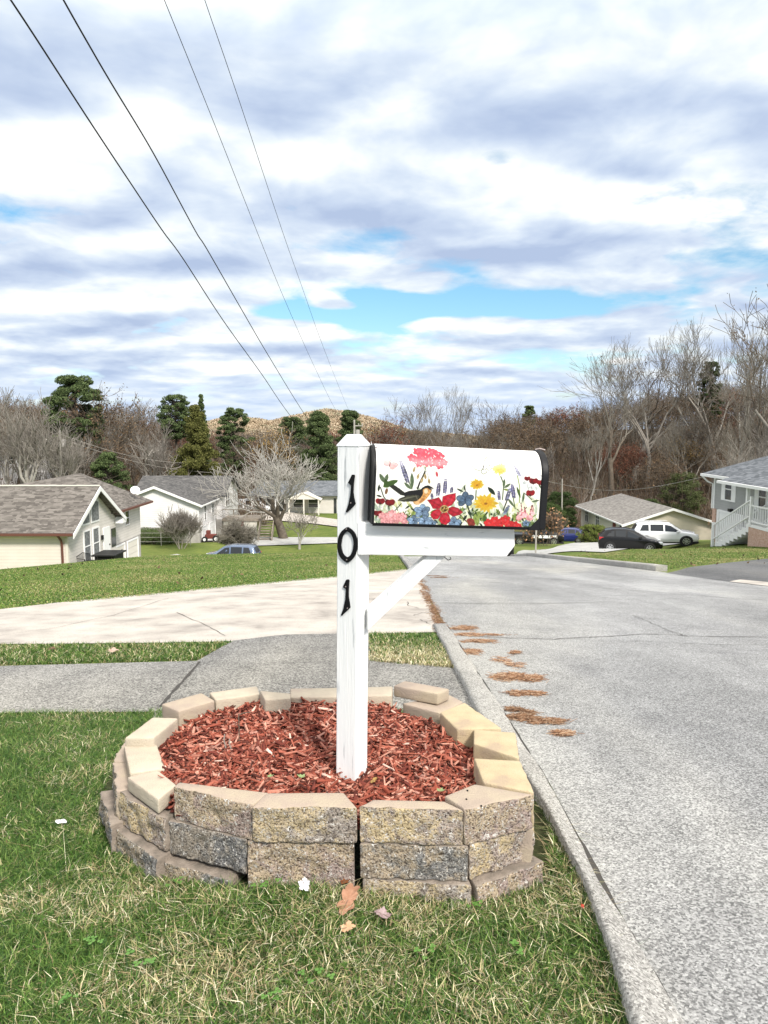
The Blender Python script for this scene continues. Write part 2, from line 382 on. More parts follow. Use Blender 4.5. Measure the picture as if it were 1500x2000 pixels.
# roadway: weathered pale asphalt with light aggregate
def road_material(name, dark, light, sc=1.0):
    m = bpy.data.materials.new(name); m.use_nodes = True; t = m.node_tree; b = t.nodes['Principled BSDF']
    b.inputs['Roughness'].default_value = .88; b.inputs['Specular IOR Level'].default_value = .25
    tc = t.nodes.new('ShaderNodeTexCoord'); v = tc.outputs['Object']
    mp = t.nodes.new('ShaderNodeMapping'); mp.inputs['Scale'].default_value = (1.0, .22, 1); t.links.new(v, mp.inputs[0])
    big = noisen(t, mp.outputs[0], .9, 6, .6)            # wear that follows the traffic
    mid = noisen(t, v, 3.5, 6, .65)
    vor = t.nodes.new('ShaderNodeTexVoronoi'); vor.inputs['Scale'].default_value = 170 * sc; t.links.new(v, vor.inputs['Vector'])
    sep = t.nodes.new('ShaderNodeSeparateColor'); t.links.new(vor.outputs['Color'], sep.inputs[0])
    fin = noisen(t, v, 300 * sc, 3, .6)
    f = mathn(t, 'ADD', mathn(t, 'MULTIPLY', big, .58), mathn(t, 'MULTIPLY', mid, .24))
    f = mathn(t, 'ADD', f, mathn(t, 'MULTIPLY', sep.outputs[0], .50)); f = mathn(t, 'ADD', f, mathn(t, 'MULTIPLY', fin, .55))
    f = mathn(t, 'SUBTRACT', f, .435)
    d = np.array(dark); l = np.array(light)
    c = ramp(t, f, [(.22, tuple(d * .48)), (.40, tuple(d * .88)), (.52, tuple((d + l) / 2)), (.68, tuple(l)), (.88, tuple(np.minimum(l * 1.5, .8)))])
    hue = ramp(t, noisen(t, mp.outputs[0], .45, 3, .5), [(.50, (1, 1, 1)), (.70, (1.06, 1.03, .95))]); c = vmath(t, 'MULTIPLY', c, hue).outputs[0]
    stain = ramp(t, noisen(t, v, 1.1, 7, .62), [(.32, (.84, .84, .85)), (.46, (1, 1, 1))]); c = vmath(t, 'MULTIPLY', c, stain).outputs[0]
    t.links.new(c, b.inputs['Base Color'])
    bn = t.nodes.new('ShaderNodeBump'); bn.inputs['Strength'].default_value = .7; bn.inputs['Distance'].default_value = .004
    t.links.new(mathn(t, 'ADD', sep.outputs[0], fin), bn.inputs['Height']); t.links.new(bn.outputs[0], b.inputs['Normal'])
    return m
M['road'] = road_material('old_asphalt', (.215, .217, .217), (.375, .378, .375))
M['aggregate'] = road_material('exposed_aggregate', (.13, .127, .12), (.31, .305, .29), .75)
M['curb'] = road_material('curb_concrete', (.25, .245, .235), (.40, .395, .38), 1.0)
M['drive'] = mat('pale_concrete', (.46, .41, .36), .9, .2, stops=[(.28, (.22, .20, .18)), (.42, (.37, .34, .305)), (.55, (.45, .415, .37)), (.72, (.52, .48, .43))], scale=1.8, detail=10, bump=.4, bscale=70, speck=(55, .62, (.30, .27, .24)))
M['dark_asphalt'] = road_material('dark_asphalt', (.085, .088, .092), (.17, .17, .17))
M['crack'] = mat('crack_filler', (.07, .065, .06), .95, .1)

CURB_X = .635
def cx_(y): return .672 - .0062 * np.clip(y, 0, 7.5)
road_poly = [(cx_(0), -5.5), (cx_(0), 0), (cx_(3), 3), (cx_(7.4), 7.4)] + [(CURB_X + (.12 if y > 12 else 0) * min(1, (y - 12) / 8 if y > 12 else 0), y) for y in range(12, 68, 4)] + [(5.6, 68), (5.6, 40), (5.75, 29), (6.45, 18), (6.5, 12), (6.6, -5.5)]
draped('road', road_poly, .006, M['road'])
side_px = [(-900, 1402), (-900, 1300), (0, 1303), (385, 1293), (455, 1253), (560, 1241), (735, 1238), (735, 1294), (860, 1302), (896, 1310), (925, 1372), (930, 1430), (300, 1430), (300, 1393)]
draped('sidewalk', gp(side_px), .010, M['aggregate'])
drive_px = [(-900, 1263), (-900, 1262), (300, 1257), (452, 1254), (560, 1242), (737, 1239), (851, 1236), (858, 1222), (821, 1133), (803, 1112), (785, 1113), (655, 1126), (500, 1140), (300, 1160), (150, 1174), (0, 1191), (-900, 1290)]
d_w = gp(drive_px[2:-1]); d_w = [(-9.5, 6.9)] + d_w + [(-9.5, 13.6)]
draped('driveway', d_w, .008, M['drive'])
draped('neighbor_driveway', gp([(1302, 1120), (1345, 1109), (1420, 1100), (1560, 1086), (1900, 1090), (1900, 1200), (1500, 1146), (1430, 1138)]), .008, M['dark_asphalt'])
draped('gutter_patch', gp([(1424, 1137), (1445, 1133), (1520, 1140), (1700, 1160), (1700, 1172), (1500, 1146)]), .014, M['drive'])
M['grey_concrete'] = mat('grey_concrete', (.33, .33, .32), .9, .2, col2=(.42, .42, .40), scale=1.2)
draped('hillside_driveway', gp([(1006, 1087), (1012, 1079), (1090, 1068), (1175, 1059), (1250, 1059), (1345, 1060), (1330, 1063), (1290, 1068), (1180, 1080), (1070, 1083), (1040, 1088)]), .02, M['grey_concrete'])
draped('garage_driveway', [(-19.6, 50.5), (-14.5, 50.5), (-13.5, 60), (-19.6, 60)], .02, M['grey_concrete'])
draped('cross_street', gp([(290, 1062), (665, 1062), (740, 1062), (740, 1051), (480, 1051), (290, 1056)]), .03, M['grey_concrete'])
draped('curved_driveway', gp([(490, 1001), (560, 1001), (600, 1008), (664, 1017), (664, 1031), (610, 1024), (540, 1018), (490, 1016)]), .04, M['drive'])

# joints and cracks, thin sheets just above the paving
def crack(name, pxs, w, off, m=None, sub=6, jit=.012):
    pts = [np.array(ground(*p)[:2]) for p in pxs]; fine = []
    for a, b in zip(pts[:-1], pts[1:]):
        for k in range(sub): fine.append(a + (b - a) * k / sub)
    fine.append(pts[-1]); fine = np.array(fine); fine[1:-1] += rng.normal(0, jit, (len(fine) - 2, 2)) * min(1, len(fine))
    V = []; n = len(fine)
    for i in range(n):
        d = fine[min(i + 1, n - 1)] - fine[max(i - 1, 0)]; d = d / (np.linalg.norm(d) + 1e-9); q = np.array((-d[1], d[0])) * w * rng.uniform(.5, 1.2) / 2
        for s in (-1, 1):
            p = fine[i] + q * s; V.append((p[0], p[1], float(G(p[0], p[1])) + off))
    T = [(2 * i, 2 * i + 1, 2 * i + 3, 2 * i + 2) for i in range(n - 1)]
    o = tri_mesh(name, np.array(V), np.array(T), m or M['crack']); return tag(o, kind='structure')
crack('sidewalk_joint', [(390, 1296), (352, 1340), (312, 1385)], .022, .016, sub=10, jit=.002)
crack('road_crack', [(905, 1243), (985, 1248), (1080, 1250), (1170, 1246), (1260, 1240), (1370, 1245), (1500, 1246), (1620, 1244)], .016, .012)
crack('road_crack', [(1160, 1254), (1280, 1255), (1400, 1262), (1560, 1262)], .008, .012)
crack('road_crack', [(1237, 1204), (1262, 1214), (1300, 1232), (1345, 1246)], .007, .012)
crack('road_crack', [(820, 1179), (960, 1180), (1100, 1180), (1180, 1178)], .018, .014)
crack('road_crack', [(823, 1128), (930, 1130), (1040, 1131), (1200, 1140)], .022, .016)
crack('road_crack', [(1175, 1150), (1300, 1160), (1420, 1170), (1520, 1175)], .014, .014)
for q in ([(720, 1170), (790, 1174), (848, 1177)], [(796, 1177), (798, 1184), (818, 1190)], [(808, 1204), (826, 1198), (838, 1200)], [(820, 1212), (836, 1219), (850, 1226)], [(722, 1139), (800, 1138)],
          [(0, 1244), (110, 1228), (220, 1204), (330, 1170)], [(345, 1198), (400, 1222), (440, 1244)], [(300, 1163), (460, 1153), (655, 1142)]):
    crack('driveway_crack', q, .008, .014, sub=5, jit=.01)

# curbs: rounded concrete strip standing on the road edge
def curb(name, ys, xf, w, h, taper=None, m='curb', endz=0.0):
    prof_ = [(0, 0), (0, .75), (.08, .95), (.25, 1.0), (.80, .97), (1, .9), (1, 0)]; V = []; n = len(prof_)
    w_fn = w
    for i, y in enumerate(ys):
        w = w_fn(y) if callable(w_fn) else w_fn
        x = xf(y); hh = h * (taper(y) if taper else 1); jx = .006 * math.sin(y * 5.1) + rng.normal(0, .0025)
        for a, b in prof_:
            X = x - (a * w if w > 0 else a * w) + jx * (1 if a < .5 else -.6); z = float(G(X, y))
            V.append((X, y, z + (b * hh if b > 0 else -.06) + rng.normal(0, .0015)))
    T = [(i * n + k, i * n + k + 1, (i + 1) * n + k + 1, (i + 1) * n + k) for i in range(len(ys) - 1) for k in range(n - 1)]
    me_o = tri_mesh(name, np.array(V), np.array(T), M[m], smooth=True)
    bm = bmesh.new(); bm.from_mesh(me_o.data); bm.verts.ensure_lookup_table()
    for s in (0, (len(ys) - 1) * n): bm.faces.new([bm.verts[s + k] for k in range(n)])
    bmesh.ops.recalc_face_normals(bm, faces=bm.faces); bm.to_mesh(me_o.data); bm.free()
    return tag(me_o, kind='structure')
curb('curb', np.arange(-1, 7.31, .1), cx_, lambda y: float(np.interp(y, [1.4, 1.75, 2.0, 2.6, 3.0, 3.8], [.125, .085, .072, .070, .095, .135])), .050, lambda y: 1 - .35 * sstep(7.0, 7.3, y))
curb('curb', np.arange(17.5, 34, .5), lambda y: CURB_X + .12, .15, .10)
def rx(y): return np.interp(y, [12, 18, 29, 40], [6.5, 6.45, 5.75, 5.6])
curb('curb', np.arange(17.3, 36, .4), rx, -.28, .16)
def seam():
    ys = np.arange(.9, 7.3, .05); V = []
    for y in ys:
        for x in (cx_(y) - .012, cx_(y) + .013 + .009 * vnoise(y, 0, 5, 1) + rng.normal(0, .0015)): V.append((x, y, float(G(x, y)) + .015))
    T = [(2 * i, 2 * i + 1, 2 * i + 3, 2 * i + 2) for i in range(len(ys) - 1)]; tag(tri_mesh('gutter_seam', np.array(V), np.array(T), M['crack']), kind='structure')
seam()
crack('curb_joint', [(860, 1240), (905, 1330)], .01, .0, jit=0) if False else None

# ------------------------------------------------------------------ retaining ring around the mailbox
ZT = -1.10; BH = .112
M['block_top'] = mat('block_top_tan', (.50, .43, .33), .9, .2, stops=[(.25, (.27, .225, .19)), (.45, (.37, .30, .24)), (.6, (.42, .355, .26)), (.8, (.48, .42, .33))], scale=5, detail=8, bump=.5, bscale=160, speck=(260, .64, (.30, .25, .2)))
M['block_yellow'] = mat('block_top_yellow', (.62, .52, .30), .9, .2, stops=[(.30, (.32, .24, .195)), (.48, (.46, .37, .235)), (.75, (.53, .45, .31))], scale=6, detail=8, bump=.5, bscale=160, speck=(260, .66, (.38, .3, .18)))
M['block_pale'] = mat('block_top_pale', (.60, .55, .46), .9, .2, stops=[(.28, (.37, .30, .25)), (.5, (.46, .40, .31)), (.75, (.54, .48, .38))], scale=6, detail=8, bump=.5, bscale=160, speck=(260, .66, (.42, .36, .28)))
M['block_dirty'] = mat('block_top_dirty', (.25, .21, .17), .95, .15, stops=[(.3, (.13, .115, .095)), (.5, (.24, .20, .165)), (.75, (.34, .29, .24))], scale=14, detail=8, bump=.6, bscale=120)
def splitface(name, a, b, c):
    m = bpy.data.materials.new(name); m.use_nodes = True; t = m.node_tree; bs = t.nodes['Principled BSDF']; bs.inputs['Roughness'].default_value = .92; bs.inputs['Specular IOR Level'].default_value = .25
    tc = t.nodes.new('ShaderNodeTexCoord'); v = tc.outputs['Object']
    big = noisen(t, v, 9, 6, .7, .3)
    base = ramp(t, big, [(.30, a), (.44, b), (.56, c), (.70, a)])
    g = noisen(t, v, 150, 3, .6); dark = ramp(t, g, [(.36, (.22, .20, .19)), (.52, (1, 1, 1))])
    col = vmath(t, 'MULTIPLY', base, dark).outputs[0]
    c1 = noisen(t, v, 105, 1.5, .6, 1.2); c2 = noisen(t, v, 60, 2, .6, 2.0)
    k = ramp(t, mathn(t, 'ADD', mathn(t, 'MULTIPLY', c1, .75), mathn(t, 'MULTIPLY', c2, .25)), [(.565, (0, 0, 0)), (.60, (1, 1, 1))])
    mx = t.nodes.new('ShaderNodeMix'); mx.data_type = 'RGBA'; t.links.new(k, mx.inputs[0]); t.links.new(col, mx.inputs[6])
    pale = ramp(t, noisen(t, v, 40, 2, .5), [(.35, (.34, .30, .25)), (.65, (.68, .66, .62))]); t.links.new(pale, mx.inputs[7]); t.links.new(mx.outputs[2], bs.inputs['Base Color'])
    bn = t.nodes.new('ShaderNodeBump'); bn.inputs['Strength'].default_value = .9; bn.inputs['Distance'].default_value = .008
    t.links.new(mathn(t, 'ADD', mathn(t, 'MULTIPLY', noisen(t, v, 55, 5, .7), 1.6), g), bn.inputs['Height']); t.links.new(bn.outputs[0], bs.inputs['Normal'])
    return m
SF = {'tan': splitface('split_face_tan', (.38, .31, .24), (.52, .42, .26), (.33, .29, .26)),
      'yellow': splitface('split_face_yellow', (.47, .37, .23), (.56, .45, .27), (.36, .30, .27)),
      'dark': splitface('split_face_dark', (.20, .19, .18), (.30, .26, .21), (.18, .18, .18)),
      'brown': splitface('split_face_brown', (.32, .26, .225), (.46, .37, .25), (.36, .28, .25)),
      'grey': splitface('split_face_grey', (.27, .24, .215), (.42, .34, .24), (.22, .22, .215))}
def block(name, pA, pB, pC, pD, h, mats, rough=.009, label=None, r=.007, seed=0):
    """Stone block. pA-pB is the outer (split) top edge, pC-pD the inner one (C behind B); 3D points of the top face. h = height."""
    A, B, C_, D_ = [np.array(p, float) for p in (pA, pB, pC, pD)]
    W_ = np.linalg.norm(B - A); Dp = np.linalg.norm(D_ - A) * .5 + np.linalg.norm(C_ - B) * .5
    def grid(L, step):
        n = max(2, int(L / step)); g = list(np.linspace(r, L - r, n)); return np.array([0, r * .35] + g + [L - r * .35, L]) / L
    gu, gv, gw = grid(W_, .012), grid(Dp, .018), grid(h, .012)
    idx = {}; V = []; Fc = []; mi = []
    def vert(i, j, k):
        key = (i, j, k)
        if key in idx: return idx[key]
        u, v, w = gu[i], gv[j], gw[k]
        s = np.array((u * W_, v * Dp, w * h)); lim = np.array((W_, Dp, h)); c = np.clip(s, r, lim - r); d = s - c; L = np.linalg.norm(d)
        if L > 1e-9: s = c + d / L * r
        u, v, w = s / lim
        top = (A * (1 - u) + B * u) * (1 - v) + (D_ * (1 - u) + C_ * u) * v
        P = top - np.array((0, 0, (1 - w) * h))
        out = (A + B) / 2 - (C_ + D_) / 2; out = out / np.linalg.norm(out)
        q = P * 1.0 + seed * 3.1
        fr = max(0, 1 - v * 6)
        n1 = mnoise.fractal(Vector(q * 22), .7, 2.1, 5); n2 = mnoise.noise(Vector(q * 90)); n3 = mnoise.noise(Vector(q * 8 + 5))
        P = P + out * (n1 * rough + n2 * rough * .45) * fr - out * rough * .5 * fr
        P = P + np.array((n3, mnoise.noise(Vector(q * 9 + 9)), n2 * .5)) * .0012
        idx[key] = len(V); V.append(P); return idx[key]
    nu, nv, nw = len(gu), len(gv), len(gw)
    def quad(a, b, c, d, m): Fc.append((a, b, c, d)); mi.append(m)
    for i in range(nu - 1):
        for k in range(nw - 1):
            quad(vert(i, 0, k), vert(i + 1, 0, k), vert(i + 1, 0, k + 1), vert(i, 0, k + 1), 1)
            quad(vert(i, nv - 1, k), vert(i, nv - 1, k + 1), vert(i + 1, nv - 1, k + 1), vert(i + 1, nv - 1, k), 0)
    for j in range(nv - 1):
        for k in range(nw - 1):
            quad(vert(0, j, k), vert(0, j, k + 1), vert(0, j + 1, k + 1), vert(0, j + 1, k), 0)
            quad(vert(nu - 1, j, k), vert(nu - 1, j + 1, k), vert(nu - 1, j + 1, k + 1), vert(nu - 1, j, k + 1), 0)
    for i in range(nu - 1):
        for j in range(nv - 1):
            quad(vert(i, j, 0), vert(i, j + 1, 0), vert(i + 1, j + 1, 0), vert(i + 1, j, 0), 0)
            quad(vert(i, j, nw - 1), vert(i + 1, j, nw - 1), vert(i + 1, j + 1, nw - 1), vert(i, j + 1, nw - 1), 0)
    V = np.array(V); o0 = np.array((V[:, 0].mean(), V[:, 1].mean(), V[:, 2].min()))
    o = tri_mesh(name, V - o0, np.array(Fc), mats, mi=mi)
    bm = bmesh.new(); bm.from_mesh(o.data); bmesh.ops.recalc_face_normals(bm, faces=bm.faces); bm.to_mesh(o.data); bm.free()
    o.data.shade_smooth(); o.location = tuple(o0)
    return tag(o, label, 'stone block', 'stone blocks of the ring around the mailbox post')
def T_(px, py, z=ZT): return on_z(px, py, z)
def inner(a, b, depth, shrink=.12, slope=0.0):
    """inner edge for an outer edge a-b, towards the ring centre"""
    a, b = np.array(a), np.array(b); d = (b - a); L = np.linalg.norm(d); d = d / L; nrm = np.array((-d[1], d[0], 0)) * depth
    ins = d * L * shrink; return b + nrm - ins, a + nrm + ins
PT, PY, PP = M['block_top'], M['block_yellow'], M['block_pale']
RB = 'stone_block'
# top course, counter-clockwise seen from above, starting in front
block(RB, T_(338, 1536), T_(490, 1574), T_(527, 1547), T_(349, 1527), BH, [PT, SF['brown']], label='brown speckled block in the top course in front, first beside the thin cap stones', seed=1)
block(RB, T_(491, 1577), T_(699, 1578), T_(671, 1547), T_(519, 1548), BH, [PT, SF['tan']], label='grey-brown speckled top course block directly in front of the mailbox post', seed=2)
block(RB, T_(701, 1576), T_(908, 1584), T_(866, 1564), T_(730, 1561), BH, [PT, SF['yellow']], label='yellowish speckled top course block in front, just right of the post foot', seed=3)
block(RB, T_(911, 1582), T_(1046, 1552), T_(925, 1531), T_(868, 1554), BH, [PT, SF['brown']], label='top course corner block with three small black dots on its top', seed=4)
block(RB, T_(1046, 1548), T_(1016, 1485), T_(925, 1480), T_(944, 1528), BH, [PY, SF['yellow']], rough=.003, label='yellow top course block beside the curb, next after the corner block', seed=5)
block(RB, T_(1016, 1482), T_(1007, 1430), T_(925, 1424), T_(925, 1452), BH, [PY, SF['yellow']], rough=.003, label='bright yellow wedge block in the middle of the curb side', seed=6)
block(RB, T_(981, 1422), T_(908, 1371), T_(859, 1391), T_(893, 1424), BH, [PY, SF['tan']], rough=.003, label='large tan top block nearest the curb at the far end of the ring', seed=7)
zl = ZT - .045
block(RB, T_(905, 1370, zl), T_(878, 1356, zl), T_(785, 1373, zl), T_(860, 1393, zl), .09, [PT, SF['tan']], rough=.002, label='low tan block carrying the loose block at the back of the ring', seed=8)
la = [on_z(768, 1339, ZT + .008), on_z(855, 1355, ZT + .008), on_z(878, 1345, ZT + .008), on_z(790, 1329, ZT + .008)]
block(RB, *la, .050, [PT, PT], rough=.001, label='loose tan block lying on top of the ring at the back, beside the post', seed=9)
def back(pa, pb, mt, lab, seed, z=ZT, dep=.13, h=.09):
    """block behind the mulch given by its inner top edge (seen from the camera, left to right)"""
    a, b = T_(*pa, z), T_(*pb, z); d = (b - a) / np.linalg.norm(b - a); nrm = np.array((-d[1], d[0], 0)) * dep
    return block(RB, b + nrm + d * .01, a + nrm - d * .01, a, b, h, [mt, mt], rough=.001, label=lab, seed=seed)
back((716, 1359), (766, 1358), PP, 'tan block at the back of the ring, between the post and the loose block', 10, dep=.11)
back((567, 1362), (700, 1360), PP, 'long flat tan block at the very back of the ring behind the post', 11, dep=.11)
block(RB, T_(568, 1354, ZT + .02), T_(507, 1348, ZT + .02), T_(517, 1366, ZT + .02), T_(567, 1364, ZT + .02), .06, [PP, PP], rough=.001, label='short pale cap block turned endways at the back of the mulch', seed=12)
back((421, 1367), (508, 1355), PP, 'curved pale tan block left of the short endways block at the back', 13, dep=.10)
back((349, 1389), (420, 1368), PT, 'long pinkish block at the back beside the sidewalk joint', 14, dep=.12, h=.10)
zc = ZT - .012
block(RB, T_(243, 1441, zc), T_(298, 1400, zc), T_(348, 1402, zc), T_(300, 1441, zc), .06, [PP, PT], rough=.001, label='pale cap stone at the grassy side, farthest of the three thin caps', seed=15)
zc2 = ZT - .045
block(RB, T_(253, 1510, zc2), T_(241, 1456, zc2), T_(305, 1448, zc2), T_(323, 1500, zc2), .05, [PP, PT], rough=.001, label='square cream cap stone, middle of the three thin caps over the grass', seed=16)
block(RB, T_(309, 1562, zc2), T_(247, 1517, zc2), T_(308, 1503, zc2), T_(345, 1532, zc2), .05, [PP, PP], rough=.001, label='nearest thin cap stone with a clean smooth side, over the front grass', seed=17)
# second course
z2 = ZT - BH - .001
def crs(pa, pb, z, mt, sf, lab, seed, dep=.16, h=BH, rough=.010, shrink=.1):
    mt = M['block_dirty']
    a, b = T_(*pa, z), T_(*pb, z); c, d = inner(a, b, dep, shrink); return block(RB, a, b, c, d, h, [mt, SF[sf]], rough=rough, label=lab, seed=seed)
crs((226, 1548), (320, 1601), z2 + .012, PT, 'yellow', 'second course block with yellow end under the nearest thin cap stone', 20)
crs((322, 1602), (480, 1641), z2, PT, 'dark', 'dark charcoal speckled block in the second course in front', 21)
crs((481, 1644), (693, 1644), z2, PT, 'brown', 'brown second course block whose foot disappears in straw-coloured grass', 22, h=.16)
crs((702, 1648), (916, 1655), z2, PT, 'grey', 'dark grey and yellow second course block under the yellowish block', 24)
crs((919, 1652), (1047, 1610), z2, PT, 'yellow', 'second course corner block at the curb side with yellow blotches', 25)
# third course
z3 = ZT - 2 * BH - .002
crs((934, 1735), (1066, 1683), z3, PT, 'brown', 'lowest corner block at the curb side, jutting out over the grass', 30, h=.10)
crs((707, 1718), (922, 1732), z3, PT, 'tan', 'lowest front block showing only a thin strip above the grass', 31, h=.10)
crs((303, 1682), (452, 1722), z3 - .012, PT, 'grey', 'sunken grey block at the foot of the charcoal block', 33, h=.10)
crs((215, 1612), (303, 1682), z3 + .01, PT, 'grey', 'sunken grey edging stone curving along the grass, second from the sidewalk', 34, h=.10, dep=.12)
crs((193, 1545), (213, 1612), z3 + .03, PT, 'grey', 'sunken grey edging stone farthest out in the grass', 35, h=.10, dep=.12)
crs((228, 1490), (196, 1545), z3 + .05, PT, 'grey', 'sunken edging stone beside the square cream cap stone', 36, h=.10, dep=.12) if False else None
a, b = T_(225, 1495, z2), T_(226, 1546, z2)
block(RB, T_(218, 1488, z2 + .012), T_(224, 1545, z2 + .012), T_(300, 1540, z2 + .012), T_(290, 1490, z2 + .012), BH, [PT, SF['grey']], label='grey second course block below the square cream cap stone', seed=37)
block(RB, T_(245, 1440, z2 + .012), T_(219, 1487, z2 + .012), T_(292, 1487, z2 + .012), T_(320, 1440, z2 + .012), BH, [PT, SF['grey']], label='grey second course block below the farthest thin cap stone', seed=38)
# blocks under the back and curb side that hold the ring up
for k, (p, q, lab) in enumerate([((1046, 1548), (1016, 1485), 'lower block beside the curb under the first yellow block'), ((1016, 1482), (1007, 1430), 'lower block beside the curb under the bright yellow wedge block'), ((981, 1422), (908, 1371), 'lower block beside the curb under the large tan top block')]):
    a, b = T_(*p), T_(*q); a = a - np.array((0, 0, BH + .001)); b = b - np.array((0, 0, BH + .001)); c, d = inner(a, b, .14); block(RB, a, b, c, d, BH * 1.9, [PT, SF['brown']], label=lab, seed=40 + k)
# (the three dots are drilled pin holes of the corner block)
corner = [o for o in COL.objects if o.get('label', '').startswith('top course corner block')][0]
for p in ((913, 1544), (911, 1561), (940, 1574)): MB().disc(T_(*p, ZT + .0015), (0, 0, 1), .0028, .003, 10).build('pin_hole', M['number_black'], corner)

ring_in = [T_(*p)[:2] for p in ((349, 1527), (527, 1547), (620, 1546), (735, 1561), (866, 1564), (925, 1531), (928, 1480), (925, 1424), (893, 1424), (859, 1391), (785, 1373), (760, 1358), (700, 1358), (567, 1360), (508, 1356), (420, 1368), (340, 1398), (300, 1441), (323, 1500))]
ring_in = np.array(ring_in)
ctr = ring_in.mean(0)
ring_big = ctr + (ring_in - ctr) * 1.06
# outline of the whole ring on the ground, for keeping grass out
ring_out = np.array([ground(*p)[:2] for p in ((193, 1560), (225, 1640), (320, 1700), (480, 1745), (700, 1745), (930, 1765), (1070, 1715), (1075, 1620))] + [(T_(*p, -1.3)[:2]) for p in ((1052, 1510), (1010, 1400), (930, 1345), (760, 1325), (560, 1320), (400, 1335), (270, 1380), (215, 1430), (195, 1490))])

# red wood mulch
def build_mulch():
    m = mat('red_mulch', (1, 1, 1), .85, .15, attr=True, bump=.5, bscale=150)
    def mz(x, y):
        d = np.hypot(x - ctr[0], y - ctr[1]); return -1.190 + .040 * np.exp(-(d / .42) ** 2) + .034 * sstep(ctr[1] + .1, ctr[1] + .5, y) + .018 * (vnoise(x, y, 6, 1) - .5) + .012 * (vnoise(x, y, 17, 4) - .5)
    g = np.linspace(-1, 1, 70); X, Y = np.meshgrid(ctr[0] + g * 0.85, ctr[1] + g * .75)
    V = np.stack([X.ravel(), Y.ravel(), mz(X, Y).ravel() - .006], 1); n = 70
    i = (np.arange(n - 1)[:, None] * n + np.arange(n - 1)[None]).ravel(); T = np.stack([i, i + 1, i + 1 + n, i + n], 1)
    cc = V[T].mean(1); T = T[inpoly(cc[:, 0], cc[:, 1], ring_big)]
    cb = np.tile((.06, .016, .012), (len(T), 1))
    Nn = 12500
    x = rng.uniform(ring_big[:, 0].min(), ring_big[:, 0].max(), Nn * 2); y = rng.uniform(ring_big[:, 1].min(), ring_big[:, 1].max(), Nn * 2)
    k = inpoly(x, y, ctr + (ring_in - ctr) * 1.01); x = x[k][:Nn]; y = y[k][:Nn]; Nn = len(x)
    L = rng.gamma(2.3, .012, Nn) + .010; L = np.minimum(L, .085); w = rng.uniform(.0015, .0058, Nn) * (1 + (L > .04) * .2); th = w * rng.uniform(.25, .6, Nn)
    az = rng.normal(0, .9, Nn) + rng.choice([0, math.pi / 2], Nn, p=[.7, .3]); el = rng.normal(0, .34, Nn)
    big = rng.random(Nn) < .05; w[big] *= 1.8; el[rng.random(Nn) < .04] += .8
    u = np.stack([np.cos(az) * np.cos(el), np.sin(az) * np.cos(el), np.sin(el)], 1)
    ro = rng.normal(0, .5, Nn); h0 = np.stack([-np.sin(az), np.cos(az), np.zeros(Nn)], 1); n0 = np.cross(u, h0)
    v = h0 * np.cos(ro)[:, None] + n0 * np.sin(ro)[:, None]; nn = np.cross(u, v)
    c = np.stack([x, y, mz(x, y) + rng.uniform(-.004, .022, Nn)], 1)
    U, Vv, Wn = u * L[:, None] / 2, v * w[:, None], nn * th[:, None]
    corners = []
    for a, b, d in ((-1, -1, -1), (1, -.55, -1), (1, .55, -1), (-1, 1, -1), (-1, -1, 1), (1, -.55, 1), (1, .55, 1), (-1, 1, 1)):
        corners.append(c + U * (a + rng.normal(0, .06, (Nn, 1))) + Vv * b + Wn * d)
    P = np.stack(corners, 1).reshape(-1, 3)
    q = np.array([(0, 3, 2, 1), (4, 5, 6, 7), (0, 1, 5, 4), (1, 2, 6, 5), (2, 3, 7, 6), (3, 0, 4, 7)])
    TT = (np.arange(Nn)[:, None, None] * 8 + q[None]).reshape(-1, 4)
    pal = np.array([(.25, .066, .042), (.31, .095, .062), (.42, .17, .12), (.15, .038, .027), (.52, .26, .19), (.09, .028, .02), (.40, .20, .155), (.66, .46, .37)])
    ci = rng.choice(len(pal), Nn, p=[.22, .22, .16, .15, .08, .10, .05, .02]); cc = pal[ci] * rng.uniform(.8, 1.2, (Nn, 1)); cc = np.repeat(cc, 6, 0)
    o = tri_mesh('mulch', np.concatenate([V, P]), np.concatenate([T, TT + len(V)]), m, np.concatenate([cb, cc]))
    tag(o, 'red-brown shredded wood mulch filling the stone ring', 'mulch', kind='stuff')
    return mz
MZ = build_mulch()
